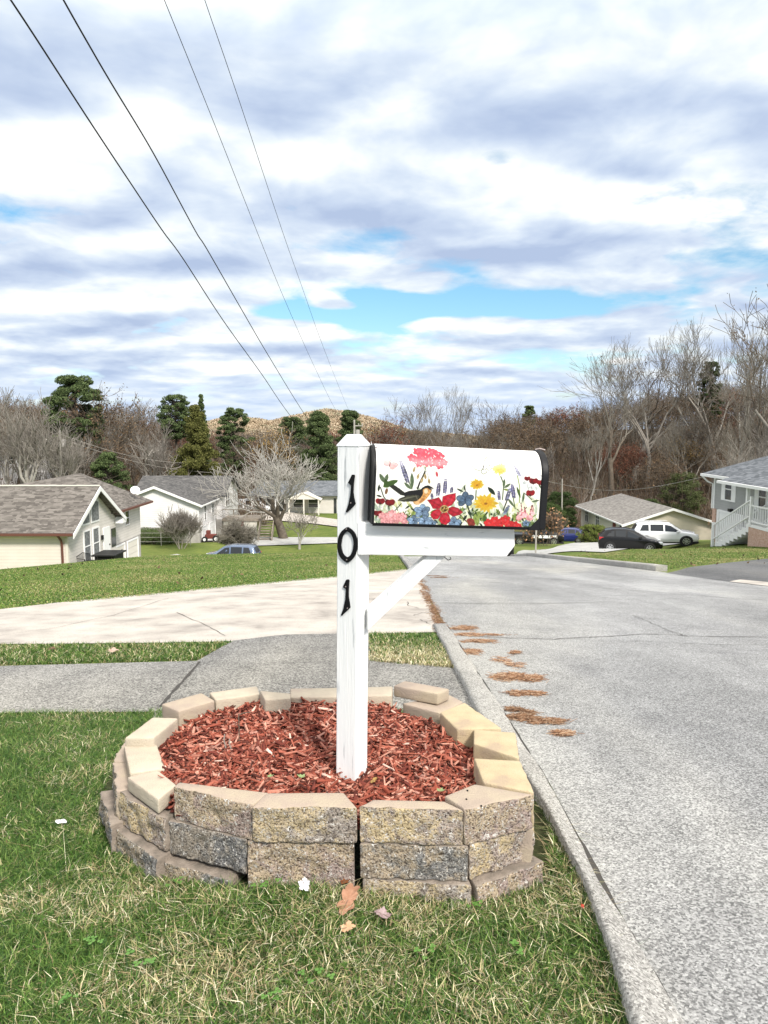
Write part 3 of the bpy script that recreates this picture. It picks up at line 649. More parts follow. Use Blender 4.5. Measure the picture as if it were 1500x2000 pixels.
# ------------------------------------------------------------------ mailbox post, beam, brace, numbers
def build_mailbox():
    Cn = at_y(700, 870, 2.30)                       # the near corner of the post
    th = R(28); wp = .0775; lean = np.array((-.0125, 0, -1.0)); lean = lean / 1.0
    zt = Cn[2]; dl = np.array((-math.cos(th), math.sin(th), 0)); dr = np.array((math.sin(th), math.cos(th), 0))
    base = np.array((Cn[0] - .013, Cn[1], -1.20))
    post = thing('mailbox_post', (Cn[0] - .013, Cn[1] + .04, -1.15), 'weathered white wooden mailbox post numbered 101 standing in red mulch', 'mailbox post')
    # shaft: square section with softened corners, leaning slightly
    def sect(P, w, k=1.0):
        q = [P, P + dl * w, P + dl * w + dr * w, P + dr * w]; c = (q[0] + q[2]) / 2; return [c + (a - c) * k for a in q], c
    b = MB(); zs = np.linspace(0, 1, 30); rings = []
    for t in zs:
        P = Cn * (1 - t) + base * t; q, c = sect(P, wp); ch = .0035; ring = []
        for i in range(4):
            a, p, n2 = q[i], q[i - 1], q[(i + 1) % 4]
            j = .0006 * mnoise.noise(Vector((t * 9, i * 3.1, 0)))
            ring += [a + (p - a) / np.linalg.norm(p - a) * (ch + j), a + (n2 - a) / np.linalg.norm(n2 - a) * (ch + j)]
        rings.append(ring)
    vs = [p for r_ in rings for p in r_]; n = 8
    fs = [(i * n + k, i * n + (k + 1) % n, (i + 1) * n + (k + 1) % n, (i + 1) * n + k) for i in range(len(rings) - 1) for k in range(n)] + [tuple((len(rings) - 1) * n + k for k in range(n))]
    b.add(vs, fs); b.build('post_shaft', M['white_paint'], post)
    q, c = sect(Cn, wp, 1.05); top = [c + (a - c) * .42 + np.array((0, 0, .034)) for a in q]; low = [p - np.array((0, 0, .0)) for p in q]; under = [p - np.array((0, 0, .004)) for p in q]
    b = MB(); b.add(under + low + top, [(3, 2, 1, 0), (8, 9, 10, 11)] + [(i, (i + 1) % 4, 4 + (i + 1) % 4, 4 + i) for i in range(4)] + [(4 + i, 4 + (i + 1) % 4, 8 + (i + 1) % 4, 8 + i) for i in range(4)])
    b.build('post_cap', M['white_paint'], post, bevel=.0015)
    # splintered bits of paint on the cap
    for (px, py, l) in ((703, 852, .007), (699, 851, .004), (666, 862, .004), (726, 866, .010)):
        p = at_y(px, py + 3, Cn[1] + .03); MB().tube([p, p + np.array((rnd.uniform(-.002, .002), 0, l))], [.0016, .0006], 5).build('paint_flake', M['white_paint'], post)
    # cross beam
    yaw = R(9); e = np.array((math.cos(yaw), math.sin(yaw), 0)); nb = np.array((math.sin(yaw), -math.cos(yaw), 0))     # nb points to the camera
    Pb = Cn + nb * .003
    def B(px, py, o=0.0): return on_plane(px, py, Pb + nb * o, nb)
    b = MB(); b.prism([B(699, 1020), B(1005, 1031), B(1006, 1066), B(989, 1088), B(723, 1084), B(699, 1084)], -nb * .085)
    b.build('cross_beam', M['white_paint_x'], post, bevel=.003)
    b = MB(); o = -.018
    b.prism([B(718, 1232, o), B(718, 1192, o), B(836, 1085, o), B(873, 1085, o)], -nb * .042); b.build('brace', M['white_paint'], post, bevel=.002)
    b = MB(); hk = [B(868, 1088, .0), B(875, 1094, .004), B(881, 1092, .004), B(879, 1088, 0)]; b.tube(hk, .0016, 6); b.build('hook', M['black_metal'], post)
    # house numbers 1 0 1 on the near-left face
    nf = -dr; Pn = Cn + nf * .0012
    def lerpP(px, py):
        s = np.array((-.013, 0, 0)) * ((870 - 0) and (py - 870) / 655.0); return on_plane(px, py, Pn + s * abs(nf[0]) * 0 + nf * .0, nf)
    s1 = 120 / 923.0
    one = [(375, 668), (400, 668), (414, 680), (398, 800), (392, 930), (404, 1020), (426, 1105), (395, 1145), (330, 1205), (297, 1238), (284, 1222), (322, 1120), (350, 980), (361, 860), (360, 828), (316, 790), (345, 735)]
    one = [(640 + x * s1, 840 + y * s1) for x, y in one]
    b = MB(); b.prism([lerpP(*p) for p in one][::-1], nf * .006); n1 = b.build('house_number', M['number_black'], post, bevel=.0008); n1['label'] = 'upper black metal digit 1'
    one2 = [(640 + x / 4.0, 1060 + y / 4.0) for x, y in [(150, 287), (165, 285), (173, 292), (168, 370), (168, 420), (176, 465), (181, 505), (165, 522), (135, 548), (115, 570), (110, 560), (128, 515), (143, 440), (147, 375), (146, 358), (127, 348), (126, 338), (140, 310)]]
    b = MB(); b.prism([lerpP(*p) for p in one2][::-1], nf * .006); n3 = b.build('house_number', M['number_black'], post, bevel=.0008); n3['label'] = 'lower black metal digit 1'
    # zero: pointed oval ring
    cx, cy = 304, 1722
    def oval(rx, ry, pt):
        pts = []
        for k in range(48):
            a = 2 * math.pi * k / 48; x = math.sin(a); y = -math.cos(a)
            xx = rx * np.sign(x) * abs(x) ** (1 + .35 * abs(y) ** 3 * pt); pts.append((640 + (cx + xx + (4 if y < 0 else 0)) * s1, 840 + (cy + ry * y) * s1))
        return pts
    O, I = oval(148, 268, 1.6), oval(94, 192, .6); I = [(x, y - 1.0) for x, y in I]
    vo = [lerpP(*p) for p in O]; vi = [lerpP(*p) for p in I]; n = 48; f = [p + nf * .006 for p in vo]; g = [p + nf * .006 for p in vi]
    fs = [(i, (i + 1) % n, n + (i + 1) % n, n + i) for i in range(n)] + [(2 * n + i, 3 * n + i, 3 * n + (i + 1) % n, 2 * n + (i + 1) % n) for i in range(n)] \
        + [(i, 2 * n + i, 2 * n + (i + 1) % n, (i + 1) % n) for i in range(n)] + [(n + i, n + (i + 1) % n, 3 * n + (i + 1) % n, 3 * n + i) for i in range(n)]
    b = MB(); b.add(vo + vi + f + g, fs); n2 = b.build('house_number', M['number_black'], post); n2['label'] = 'black metal digit 0 in the middle'
    for num, pts in ((n1, [(363, 1092)]), (n2, [(296, 1482), (302, 1942)]), (n3, None)):
        pts = [(640 + x * s1, 840 + y * s1) for x, y in pts] if pts else [(640 + 149 / 4, 1060 + 340 / 4), (640 + 163 / 4, 1060 + 508 / 4)]
        for p in pts:
            b = MB(); b.disc(lerpP(*p) + nf * .0068, nf, .0019, .0022, 10); b.build('screw', M['screw'], num)

    # ---- the mailbox itself: frame u along the box, v up, w inwards
    Pm = Cn + nb * .042
    def Q(px, py): return on_plane(px, py, Pm, nb)
    BL, BR, TL, TR = Q(727.5, 1023), Q(1052, 1032), Q(735, 866), Q(1050, 880)
    u = BR - BL; Lb = np.linalg.norm(u); u = u / Lb; v = TL - BL; v = v - u * np.dot(v, u); Hb = np.linalg.norm(v) * .985; v = v / Hb / 1.0; v = v / np.linalg.norm(v)
    w = np.cross(u, v); w = w if w[1] > 0 else -w
    Wd = .165; Rr = Wd / 2; Hs = Hb - Rr
    box = thing('mailbox', BL + u * Lb / 2 + w * Rr, 'arched metal mailbox wrapped in a garden print with a perched bird and flowers', 'mailbox')
    def sec(s):
        """arch profile: s 0..1 runs up the near side and over to the far side"""
        tot = 2 * Hs + math.pi * Rr; d = s * tot
        if d < Hs: return 0.0, d
        if d < Hs + math.pi * Rr: a = (d - Hs) / Rr; return Rr - Rr * math.cos(a), Hs + Rr * math.sin(a)
        return Wd, Hs - (d - Hs - math.pi * Rr)
    def arch(grow, n=30):
        pts = [(-grow, -grow)]
        for k in range(n + 1): a = math.pi * k / n; pts.append((Rr - (Rr + grow) * math.cos(a), Hs + (Rr + grow) * math.sin(a)))
        return pts + [(Wd + grow, -grow)]
    def ext(b, u0, u1, prof_, mi=0):
        a = [BL + u * u0 + w * x + v * y for x, y in prof_]; b.prism(a, u * (u1 - u0), mi)
    def cap(u0, u1, g, name, m, bev=.003):
        b = MB(); ext(b, u0, u1, arch(g)); return b.build(name, m, box, bevel=bev)
    cap(.006, Lb - .004, -.0005, 'body', M['white_trim'], 0)
    cap(-.003, .003, .0015, 'rear_panel', M['black_metal'], .001)
    dr_ = cap(Lb - .002, Lb + .022, .005, 'door', M['black_metal'], .005)
    b = MB(); b.tube([BL + u * (Lb + .002) + w * Rr + v * (Hb + .006), BL + u * (Lb + .012) + w * (Rr - .01) + v * (Hb + .010), BL + u * (Lb + .028) + w * (Rr - .02) + v * (Hb + .006)], .0022, 6)
    b.build('latch', M['screw'], dr_)
    b = MB(); b.prism([BL + u * (Lb - .038) - w * .004 - v * .006, BL + u * (Lb + .004) - w * .004 - v * .006, BL + u * (Lb + .004) - w * .004 + v * .040], w * .004); b.build('hinge_plate', M['black_metal'], dr_)
    b = MB(); b.prism([BL + u * .0 + v * (-.006) + w * .0, BL + u * Lb + v * (-.006) + w * .0, BL + u * Lb + v * .0035 - w * .0022, BL + v * .0035 - w * .0022], w * .004); b.build('bottom_rail', M['black_metal'], box)
    b = MB()
    b.disc(BL + u * .004 + v * (Hb * .965) - w * .004 + w * .02, -w, .003, .006, 10); b.build('rivet', M['screw'], box)

    # ---- the printed garden wrap, painted into the wrap's own colours
    GW, GH = 660, 400
    x0, x1 = 300.0, 1345.0
    XX, SS = np.meshgrid(np.linspace(0, 1, GW), np.linspace(0, .5 + .12, GH))
    tot = 2 * Hs + math.pi * Rr; D = SS * tot
    hh = np.where(D < Hs, D, Hs + Rr * np.sin(np.clip((D - Hs) / Rr, 0, math.pi / 2)))     # height on the side as seen flat
    over = D > Hs + Rr * math.pi / 2
    vv = hh / Hb
    # crop coordinates of every cell (crop = the 460 x 420 part of the photograph at 3.26x)
    TLc, TRc, BLc, BRc = np.array((304, 146.)), np.array((1340, 192.)), np.array((288, 657.)), np.array((1345, 690.))
    U_ = XX[..., None]; V_ = vv[..., None]
    Pc = (BLc * (1 - U_) + BRc * U_) * (1 - V_) + (TLc * (1 - U_) + TRc * U_) * V_
    X, Y = Pc[..., 0], Pc[..., 1]
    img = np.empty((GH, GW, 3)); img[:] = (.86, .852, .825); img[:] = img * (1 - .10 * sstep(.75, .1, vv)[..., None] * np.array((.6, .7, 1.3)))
    img *= (1 - .03 * vnoise(X, Y, .02, 3))[..., None]
    rg = np.random.default_rng(5)
    def lay(mask, col, a=1.0, var=.0, seed=1):
        col = np.array(col); m_ = np.clip(mask, 0, 1)[..., None] * a
        c = col * (1 + var * (vnoise(X, Y, .11, seed)[..., None] - .5) * 2); img[:] = img * (1 - m_) + c * m_
    def soft(d, s=2.0): return np.clip(.5 - d / s, 0, 1)
    def ell(cx, cy, rx, ry, ang=0):
        c, s = math.cos(ang), math.sin(ang); a = (X - cx) * c + (Y - cy) * s; b_ = -(X - cx) * s + (Y - cy) * c
        return soft((np.hypot(a / rx, b_ / ry) - 1) * min(rx, ry))
    def leaf(xa, ya, xb, yb, wd):
        L = math.hypot(xb - xa, yb - ya); ux, uy = (xb - xa) / L, (yb - ya) / L; t = ((X - xa) * ux + (Y - ya) * uy) / L; n_ = -(X - xa) * uy + (Y - ya) * ux
        hw = wd * np.sin(np.clip(t, 0, 1) * math.pi) ** .8; return np.where((t > 0) & (t < 1), soft(np.abs(n_) - hw), 0)
    def line(pts, wd):
        m_ = np.zeros_like(X)
        for (xa, ya), (xb, yb) in zip(pts[:-1], pts[1:]):
            L2 = (xb - xa) ** 2 + (yb - ya) ** 2 + 1e-6; t = np.clip(((X - xa) * (xb - xa) + (Y - ya) * (yb - ya)) / L2, 0, 1)
            m_ = np.maximum(m_, soft(np.hypot(X - xa - t * (xb - xa), Y - ya - t * (yb - ya)) - wd * 1.25))
        return m_
    def pg(pts):
        ins = inpoly(X.ravel(), Y.ravel(), pts).reshape(X.shape).astype(float); return ins
    def leafc(xa, ya, xb, yb, wd, col, vein=True):
        m_ = leaf(xa, ya, xb, yb, wd); lay(m_, col, 1, .25, xa); 
        if vein: lay(line([(xa, ya), (xb, yb)], .8) * m_, tuple(np.array(col) * .45), .8)
    def petal_flower(cx, cy, r, n, col, dark, a0=0, wd=.42, centre=None, sq=1.0):
        for k in range(n):
            a = a0 + 2 * math.pi * k / n; ex, ey = cx + r * math.cos(a), cy + r * math.sin(a) * sq
            m_ = leaf(cx, cy, ex, ey, r * wd); lay(m_, np.array(col) * rg.uniform(.85, 1.15), 1, .2, k)
            lay(line([(cx, cy), (cx + (ex - cx) * .7, cy + (ey - cy) * .7)], .9) * m_, dark, .6)
            edge = leaf(cx, cy, ex, ey, r * wd) - leaf(cx + (ex - cx) * .06, cy + (ey - cy) * .06, ex - (ex - cx) * .05, ey - (ey - cy) * .05, r * wd * .86)
            lay(np.clip(edge, 0, 1), dark, .45)
        if centre: lay(ell(cx, cy, r * .18, r * .18 * sq), centre)
    def rosette(cx, cy, r, col, dark, n=6, sq=.85):
        a0 = rg.uniform(0, 6)
        for k in range(n):
            a = a0 + 2 * math.pi * k / n; c = np.array(col) * rg.uniform(.85, 1.2)
            px_, py_ = cx + r * .52 * math.cos(a), cy + r * .52 * math.sin(a) * sq
            m_ = ell(px_, py_, r * .5, r * .40, a); lay(m_, c, 1, .22, k + cx)
            lay(np.clip(m_ - ell(px_, py_, r * .42, r * .33, a), 0, 1), dark, .35)
        lay(ell(cx, cy, r * .2, r * .16), np.array(col) * 1.7 * .6 + .2, .9); lay(ell(cx, cy, r * .09, r * .08), dark)
    def lavender(x_, y_, x2, y2, r, col=(.16, .15, .27)):
        n = int(math.hypot(x2 - x_, y2 - y_) / (r * .8)) + 2
        for k in range(n):
            t = k / (n - 1); rr = r * (.35 + .65 * math.sin(min(1, t * .8 + .2) * math.pi * .75)); px_, py_ = x_ + (x2 - x_) * t, y_ + (y2 - y_) * t
            for s in (-1, 1): lay(ell(px_ + s * rr * .6, py_ + rg.uniform(-2, 2), rr * .62, rr * .55, s * .6), np.array(col) * rg.uniform(.6, 1.6), .9)
    GR, DG, LG = (.17, .26, .07), (.05, .09, .04), (.42, .50, .18)
    GG = (.24, .31, .19)
    # soft foliage behind the flowers
    for k in range(230):
        x_, y_ = rg.uniform(300, 1330), 700 - abs(rg.normal(0, 85)); an = rg.uniform(-2.5, -.6); L = rg.uniform(30, 85)
        lay(leaf(x_, y_, x_ + L * math.cos(an), y_ + L * math.sin(an), rg.uniform(6, 14)), [(.50, .57, .42), (.58, .62, .46), (.40, .48, .38), (.64, .64, .36)][k % 4], .75, .2, k)
    # pale washes behind
    for cx, cy, rx, ry, c in ((420, 430, 90, 90, (.80, .83, .78)), (1000, 560, 90, 100, (.75, .80, .62)), (1250, 560, 90, 110, (.80, .83, .70)), (640, 560, 120, 90, (.80, .83, .74)), (800, 610, 150, 60, (.74, .78, .66)), (930, 610, 40, 60, (.66, .72, .50))):
        d_ = np.hypot((X - cx) / rx, (Y - cy) / ry); lay(np.clip(1.1 - d_, 0, 1) * .8, c)
    lay(line([(487, 168), (486, 300)], 1.6), (.62, .64, .66), .5)
    # stems
    for pts, wd, c in (([(598, 318), (585, 350), (566, 392), (555, 428)], 3.2, (.05, .04, .03)), ([(500, 385), (520, 430)], 2, GR), ([(1185, 345), (1205, 420), (1210, 520)], 2, LG), ([(1078, 350), (1100, 400), (1098, 500)], 2.4, GG),
                       ([(870, 530), (895, 590), (908, 640)], 2.6, DG), ([(325, 420), (345, 480), (375, 520), (380, 560)], 2, DG), ([(1345, 350), (1300, 320), (1280, 290)], 1.5, (.5, .5, .5)), ([(1310, 330), (1335, 300)], 1.3, (.5, .5, .5)), ([(1300, 320), (1312, 270), (1300, 240)], 1.3, (.6, .6, .6)),
                       ([(925, 440), (925, 500)], 2.4, GG), ([(1130, 500), (1108, 570)], 2.5, DG), ([(1165, 480), (1185, 560)], 2.0, GR), ([(400, 590), (440, 545), (455, 525)], 1.8, DG), ([(830, 600), (870, 640), (900, 655)], 2.5, (.2, .07, .04)), ([(1240, 460), (1290, 500)], 1.6, DG)):
        lay(line(pts, wd * 1.3), c, 1)
    # geranium with its buds
    for (xb, yb) in ((530, 305), (580, 375), (600, 350), (625, 380), (555, 350), (672, 335)):
        lay(line([(600, 292), ((600 + xb) / 2, (292 + yb) / 2 - 5), (xb, yb - 12)], 1.3), (.30, .33, .20), .8)
        lay(ell(xb, yb, 8, 17, .3 if xb < 600 else -.2), (.60, .50, .30) if xb < 660 else (.80, .18, .22), 1, .3); lay(line([(xb, yb - 14), (xb + 2, yb + 14)], 1), (.30, .22, .10), .6)
    for k in range(8): lay(line([(600, 292), (540 + k * 22, 265)], 1.2), (.35, .40, .25), .7)
    for cx, cy, r in ((520, 232, 30), (560, 195, 30), (610, 200, 30), (650, 196, 30), (700, 222, 28), (545, 245, 30), (585, 230, 32), (630, 232, 32), (672, 250, 34), (605, 262, 28), (560, 270, 24), (690, 280, 28), (720, 262, 24), (640, 268, 24), (590, 188, 22), (680, 205, 24)):
        rosette(cx, cy, r, (.76, .13, .19), (.45, .03, .08), 5)
    for _ in range(26):
        cx, cy = rg.uniform(510, 725), rg.uniform(190, 285); lay(ell(cx, cy, 5, 3.5, rg.uniform(0, 3)), (.85, .55, .55), .8)
    # leaves
    for a in ((350, 392, 318, 330, 13, GG), (352, 392, 368, 332, 12, GG), (345, 412, 432, 374, 17, GR), (342, 418, 390, 385, 20, GR), (522, 425, 516, 325, 12, GG), (515, 432, 470, 388, 10, GG), (312, 448, 318, 400, 7, DG), (1100, 425, 1103, 365, 9, GG), (1103, 425, 1145, 395, 9, GG), (1100, 432, 1140, 440, 7, LG),
              (1050, 470, 998, 418, 13, DG), (1215, 490, 1185, 415, 8, GR), (1232, 520, 1235, 450, 8, GG), (1180, 550, 1130, 490, 8, GG), (1340, 505, 1290, 515, 7, GG), (1350, 430, 1325, 400, 6, GG), (845, 450, 800, 428, 6, DG), (858, 450, 845, 405, 5, DG), (520, 620, 545, 560, 12, LG), (505, 640, 490, 590, 12, GR), (480, 560, 520, 530, 6, DG), (500, 530, 530, 560, 7, LG),
              (920, 640, 960, 575, 24, LG), (950, 670, 920, 600, 20, LG), (960, 640, 1000, 590, 20, LG), (1000, 660, 985, 600, 16, GR), (1060, 560, 1090, 600, 10, LG), (1170, 600, 1200, 640, 16, LG), (1230, 650, 1180, 590, 16, LG), (1250, 665, 1330, 655, 12, GR), (1240, 672, 1300, 680, 10, (.16, .22, .14)), (820, 570, 868, 560, 9, GG), (850, 640, 875, 600, 8, DG), (800, 660, 850, 648, 8, DG), (690, 655, 665, 630, 8, DG), (560, 640, 500, 655, 10, GR), (1110, 640, 1140, 600, 9, GG), (300, 470, 335, 482, 6, DG)):
        leafc(*a[:5], a[5])
    for k in range(150):
        x_, y_ = rg.uniform(300, 1330), rg.uniform(575, 680); an = rg.uniform(-2.6, -.5); L = rg.uniform(18, 42)
        leafc(x_, y_, x_ + L * math.cos(an), y_ + L * math.sin(an), rg.uniform(3, 7), [GR, DG, LG, GG][rg.integers(4)], False)
    # lavender spikes
    lavender(447, 252, 492, 385, 13, (.20, .20, .30)); lavender(688, 395, 683, 468, 12); lavender(728, 372, 726, 455, 11); lavender(770, 420, 768, 452, 9)
    lavender(645, 460, 648, 490, 8); lavender(1070, 445, 1078, 500, 9); lavender(1155, 405, 1172, 485, 12); lavender(1165, 282, 1200, 345, 10, (.42, .42, .52)); lavender(1142, 430, 1125, 500, 12, (.26, .27, .40)); lavender(1142, 540, 1118, 590, 11, (.24, .28, .38))
    # butterflies
    for m_, c in ((ell(362, 265, 22, 20, .3), (.86, .62, .62)), (ell(403, 278, 28, 20, -.1), (.86, .62, .62)), (ell(395, 295, 18, 12, 0), (.88, .74, .72))): lay(m_, tuple(np.array(c) * (.9, .7, .7)), .9, .1)
    lay(line([(385, 245), (383, 268), (378, 285)], 2.2), (.12, .10, .09)); lay(line([(385, 262), (410, 262), (431, 270), (428, 280)], 1.3), (.25, .2, .18), .8); lay(line([(380, 255), (365, 240), (348, 240)], 1.2), (.3, .25, .22), .8)
    for w_ in ([(965, 285), (940, 282), (895, 283), (905, 300), (935, 312), (962, 305)], [(975, 275), (975, 250), (992, 226), (1010, 245), (1012, 275), (990, 288)], [(955, 308), (950, 325), (968, 335), (985, 325), (980, 300)], [(990, 280), (985, 300), (1000, 312), (1018, 300), (1010, 282)]):
        lay(pg(w_), (.80, .82, .74), .9); lay(line(w_ + [w_[0]], 1.8), (.20, .22, .14), .8)
    lay(line([(970, 278), (962, 300)], 3), (.06, .06, .05))
    # yellow flowers
    for cx, cy, r, n in ((928, 402, 48, 17), (1070, 302, 50, 15), (992, 522, 78, 15)):
        for ring_, rr in ((0, 1.0), (1, .72), (2, .45)):
            for k in range(n):
                a = 2 * math.pi * (k + .5 * ring_) / n + rg.uniform(-.12, .12); R2 = r * rr * rg.uniform(.85, 1.1)
                base_ = np.array((.88, .66, .12) if cy > 350 else (.88, .78, .30)) * (1, 1 - .08 * ring_, 1 - .2 * ring_)
                m_ = leaf(cx, cy, cx + R2 * math.cos(a), cy + R2 * .82 * math.sin(a), r * .17); lay(m_, base_ * rg.uniform(.88, 1.1), 1, .1, k)
                lay(line([(cx + R2 * .2 * math.cos(a), cy + R2 * .16 * math.sin(a)), (cx + R2 * .75 * math.cos(a), cy + R2 * .6 * math.sin(a))], .8), (.55, .30, .03), .5 if cy > 350 else .2)
        if cy > 350: lay(ell(cx, cy + 4, r * .14, r * .10), (.35, .17, .03), .7)
    # the bird
    dk = (.035, .032, .028)
    lay(pg([(352, 365), (372, 385), (400, 398), (440, 425), (478, 455), (474, 475), (450, 470), (410, 440), (372, 408), (348, 392)]), (.07, .07, .045))
    lay(pg([(345, 372), (385, 385), (425, 378), (430, 385), (395, 408), (345, 415)]), (.13, .22, .05), .9)
    lay(pg([(470, 455), (500, 443), (545, 437), (572, 434), (585, 420), (602, 410), (622, 406), (640, 415), (655, 426), (645, 436), (640, 455), (622, 480), (600, 505), (575, 525), (552, 534), (535, 528), (528, 512), (470, 514), (432, 506), (445, 490), (476, 480)]), dk)
    br = pg([(588, 436), (600, 425), (615, 424), (630, 434), (642, 440), (632, 468), (612, 495), (588, 518), (562, 534), (540, 530), (528, 514), (555, 506), (578, 486), (590, 462)])
    lay(br, (.76, .48, .22), 1, .35, 3); lay(br * ell(560, 520, 40, 14, -.5), (.80, .62, .40), .7); lay(br * ell(608, 445, 12, 16), (.84, .76, .62), .8); lay(br * ell(585, 505, 22, 8, -.7), (.55, .24, .06), .6)
    lay(pg([(600, 410), (622, 406), (642, 416), (640, 428), (618, 424), (600, 426)]), dk); lay(pg([(636, 426), (657, 428), (640, 438)]), (.45, .42, .38)); lay(ell(628, 432, 3, 3), (.01, .01, .01)); lay(ell(630, 431, 1, 1), (.8, .8, .8))
    wing = pg([(432, 506), (450, 488), (500, 470), (555, 470), (578, 480), (560, 500), (525, 512), (470, 514)]); lay(wing, (.12, .12, .08), 1, .3, 7)
    for k in range(6): lay(line([(436 + k * 5, 508 - k * 1.5), (500 + k * 12, 480 - k * 1)], .9) * wing, (.32, .32, .24), .7)
    lay(line([(545, 470), (552, 490), (560, 505)], 2) * 1.0, (.35, .33, .27), .6)
    # dark red poppies
    for cx, cy, r in ((325, 512, 26), (385, 520, 28), (312, 590, 24), (1250, 365, 18), (1292, 382, 26), (1336, 390, 22), (1278, 460, 26)):
        for s in (-1, 0, 1): lay(ell(cx + s * r * .5, cy + abs(s) * -3, r * .6, r * .72, s * .4), np.array((.33, .02, .03)) * rg.uniform(.7, 1.5), 1, .3, cx + s)
        lay(ell(cx, cy + r * .5, r * .3, r * .3), (.12, .01, .01), .6)
    for cx, cy in ((325, 555), (1270, 425), (1300, 430), (310, 625), (1240, 395)):
        for k in range(5): lay(ell(cx + rg.uniform(-18, 18), cy + rg.uniform(-12, 12), 9, 5, rg.uniform(0, 3)), (.45, .50, .50), .55)
    # pink blossoms
    for cx, cy, r in ((340, 605, 26), (1245, 600, 26), (1285, 620, 24), (1215, 620, 22), (370, 612, 32), (400, 590, 28), (425, 625, 34), (460, 615, 34), (350, 640, 24), (395, 645, 26), (480, 645, 22), (440, 600, 18)): rosette(cx, cy, r, (.80, .47, .47), (.50, .12, .14), 6)
    for k in range(11):
        cx = rg.uniform(1195, 1305); cy = rg.uniform(560, 615); lay(line([(cx, cy), (cx + rg.uniform(-8, 8), cy - rg.uniform(20, 42))], 1.8), (.62, .22, .26)); lay(ell(cx + rg.uniform(-6, 6), cy - 38, 4, 4), (.22, .03, .05))
        lay(ell(cx, cy + 8, 14, 9, rg.uniform(0, 3)), (.82, .58, .60), .75, .2, k)
    # blue flowers
    for cx, cy, r in ((858, 498, 60), (588, 575, 56), (605, 640, 50), (535, 635, 42), (795, 648, 48), (655, 655, 30), (1265, 655, 26)):
        for k in range(5):
            a = -math.pi / 2 + 2 * math.pi * k / 5 + rg.uniform(-.2, .2); c = np.array((.20, .28, .38) if cy < 560 else (.32, .42, .54)) * rg.uniform(.75, 1.35)
            m_ = ell(cx + r * .5 * math.cos(a), cy + r * .38 * math.sin(a), r * .48, r * .36, a); lay(m_, c, .95, .3, k + cx)
            lay(np.clip(m_ - ell(cx + r * .5 * math.cos(a), cy + r * .38 * math.sin(a), r * .41, r * .30, a), 0, 1), (.04, .07, .14), .5)
            for s in (-.3, 0, .3): lay(line([(cx, cy), (cx + r * .75 * math.cos(a + s), cy + r * .58 * math.sin(a + s))], .8), (.05, .09, .17), .35)
        lay(ell(cx, cy, 5, 4), (.06, .08, .12))
    # small buds bottom
    for cx, cy in ((362, 445), (900, 640), (905, 655)): lay(ell(cx, cy, 9, 20, .2) if cy < 500 else ell(cx, cy, 26, 18, .3), (.36, .22, .12) if cy < 500 else (.42, .10, .07), 1, .3)
    # big crimson flower
    cr = (.62, .045, .09)
    for pts in ([(727, 560), (712, 520), (715, 480), (745, 468), (795, 458), (797, 500), (775, 535), (745, 548)], [(722, 555), (690, 560), (655, 558), (640, 530), (618, 502), (660, 495), (690, 485), (708, 510)], [(722, 565), (705, 600), (690, 625), (660, 628), (640, 600), (650, 578), (680, 562)],
                [(733, 568), (760, 600), (770, 640), (742, 665), (712, 655), (695, 630), (708, 598)], [(740, 560), (780, 545), (815, 555), (848, 582), (825, 600), (785, 610), (755, 590)]):
        m_ = pg(pts); lay(m_, np.array(cr) * rg.uniform(.85, 1.15), 1, .3, pts[1][0]); lay(line(pts + [pts[0]], 1.4), (.28, .01, .03), .6)
        cx_, cy_ = np.mean([p[0] for p in pts]), np.mean([p[1] for p in pts])
        for s in (-10, 0, 10): lay(line([(730, 562), (cx_ + s * .6, cy_ + s), (cx_ + (cx_ - 730) * .5 + s, cy_ + (cy_ - 562) * .5 - s)], 1) * m_, (.34, .01, .03), .5)
        lay(m_ * ell(cx_ + 8, cy_ - 8, 18, 12, .4), (.80, .20, .24), .35)
    lay(ell(728, 561, 28, 25), (.62, .48, .26), 1, .3); lay(ell(728, 561, 21, 18), (.33, .21, .06)); 
    for k in range(9): lay(ell(728 + rg.uniform(-15, 15), 561 + rg.uniform(-12, 12), 5, 4), (.70, .55, .25) if k % 2 else (.10, .06, .02))
    # red blossoms at the bottom right
    for cx, cy, r in ((1020, 655, 34), (1055, 640, 34), (1090, 665, 30), (1125, 635, 36), (1150, 665, 32), (1190, 668, 30), (1065, 675, 26), (1215, 675, 22), (1100, 640, 22)): rosette(cx, cy, r, (.78, .09, .09), (.45, .02, .03), 6)
    img = .84 * (np.clip(img, 0.004, .86) / .86) ** 1.5; img = img * (1 - .42 * (1 - img.min(2) / .84))[..., None]
    # geometry
    dd = np.linspace(0, .62, GH) * tot; sx = np.empty((GH,)); sy = np.empty((GH,))
    for i, s in enumerate(np.linspace(0, .62, GH)): sx[i], sy[i] = sec(s)
    # outward normal offset
    nx_ = np.where(dd < Hs, -1, -np.cos(np.clip((dd - Hs) / Rr, 0, math.pi))); ny_ = np.where(dd < Hs, 0, np.sin(np.clip((dd - Hs) / Rr, 0, math.pi))); offp = .0012
    uu = np.linspace(.0045, Lb - .003, GW)
    V = BL[None, None] + u[None, None] * uu[None, :, None] + (w[None] * (sx + nx_ * offp)[:, None] + v[None] * (sy + ny_ * offp)[:, None])[:, None, :]
    V = V.reshape(-1, 3) - np.array(wloc(box)); i = (np.arange(GH - 1)[:, None] * GW + np.arange(GW - 1)[None]).ravel(); T = np.stack([i, i + 1, i + 1 + GW, i + GW], 1)
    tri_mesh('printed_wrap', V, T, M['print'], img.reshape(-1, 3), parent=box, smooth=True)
build_mailbox()
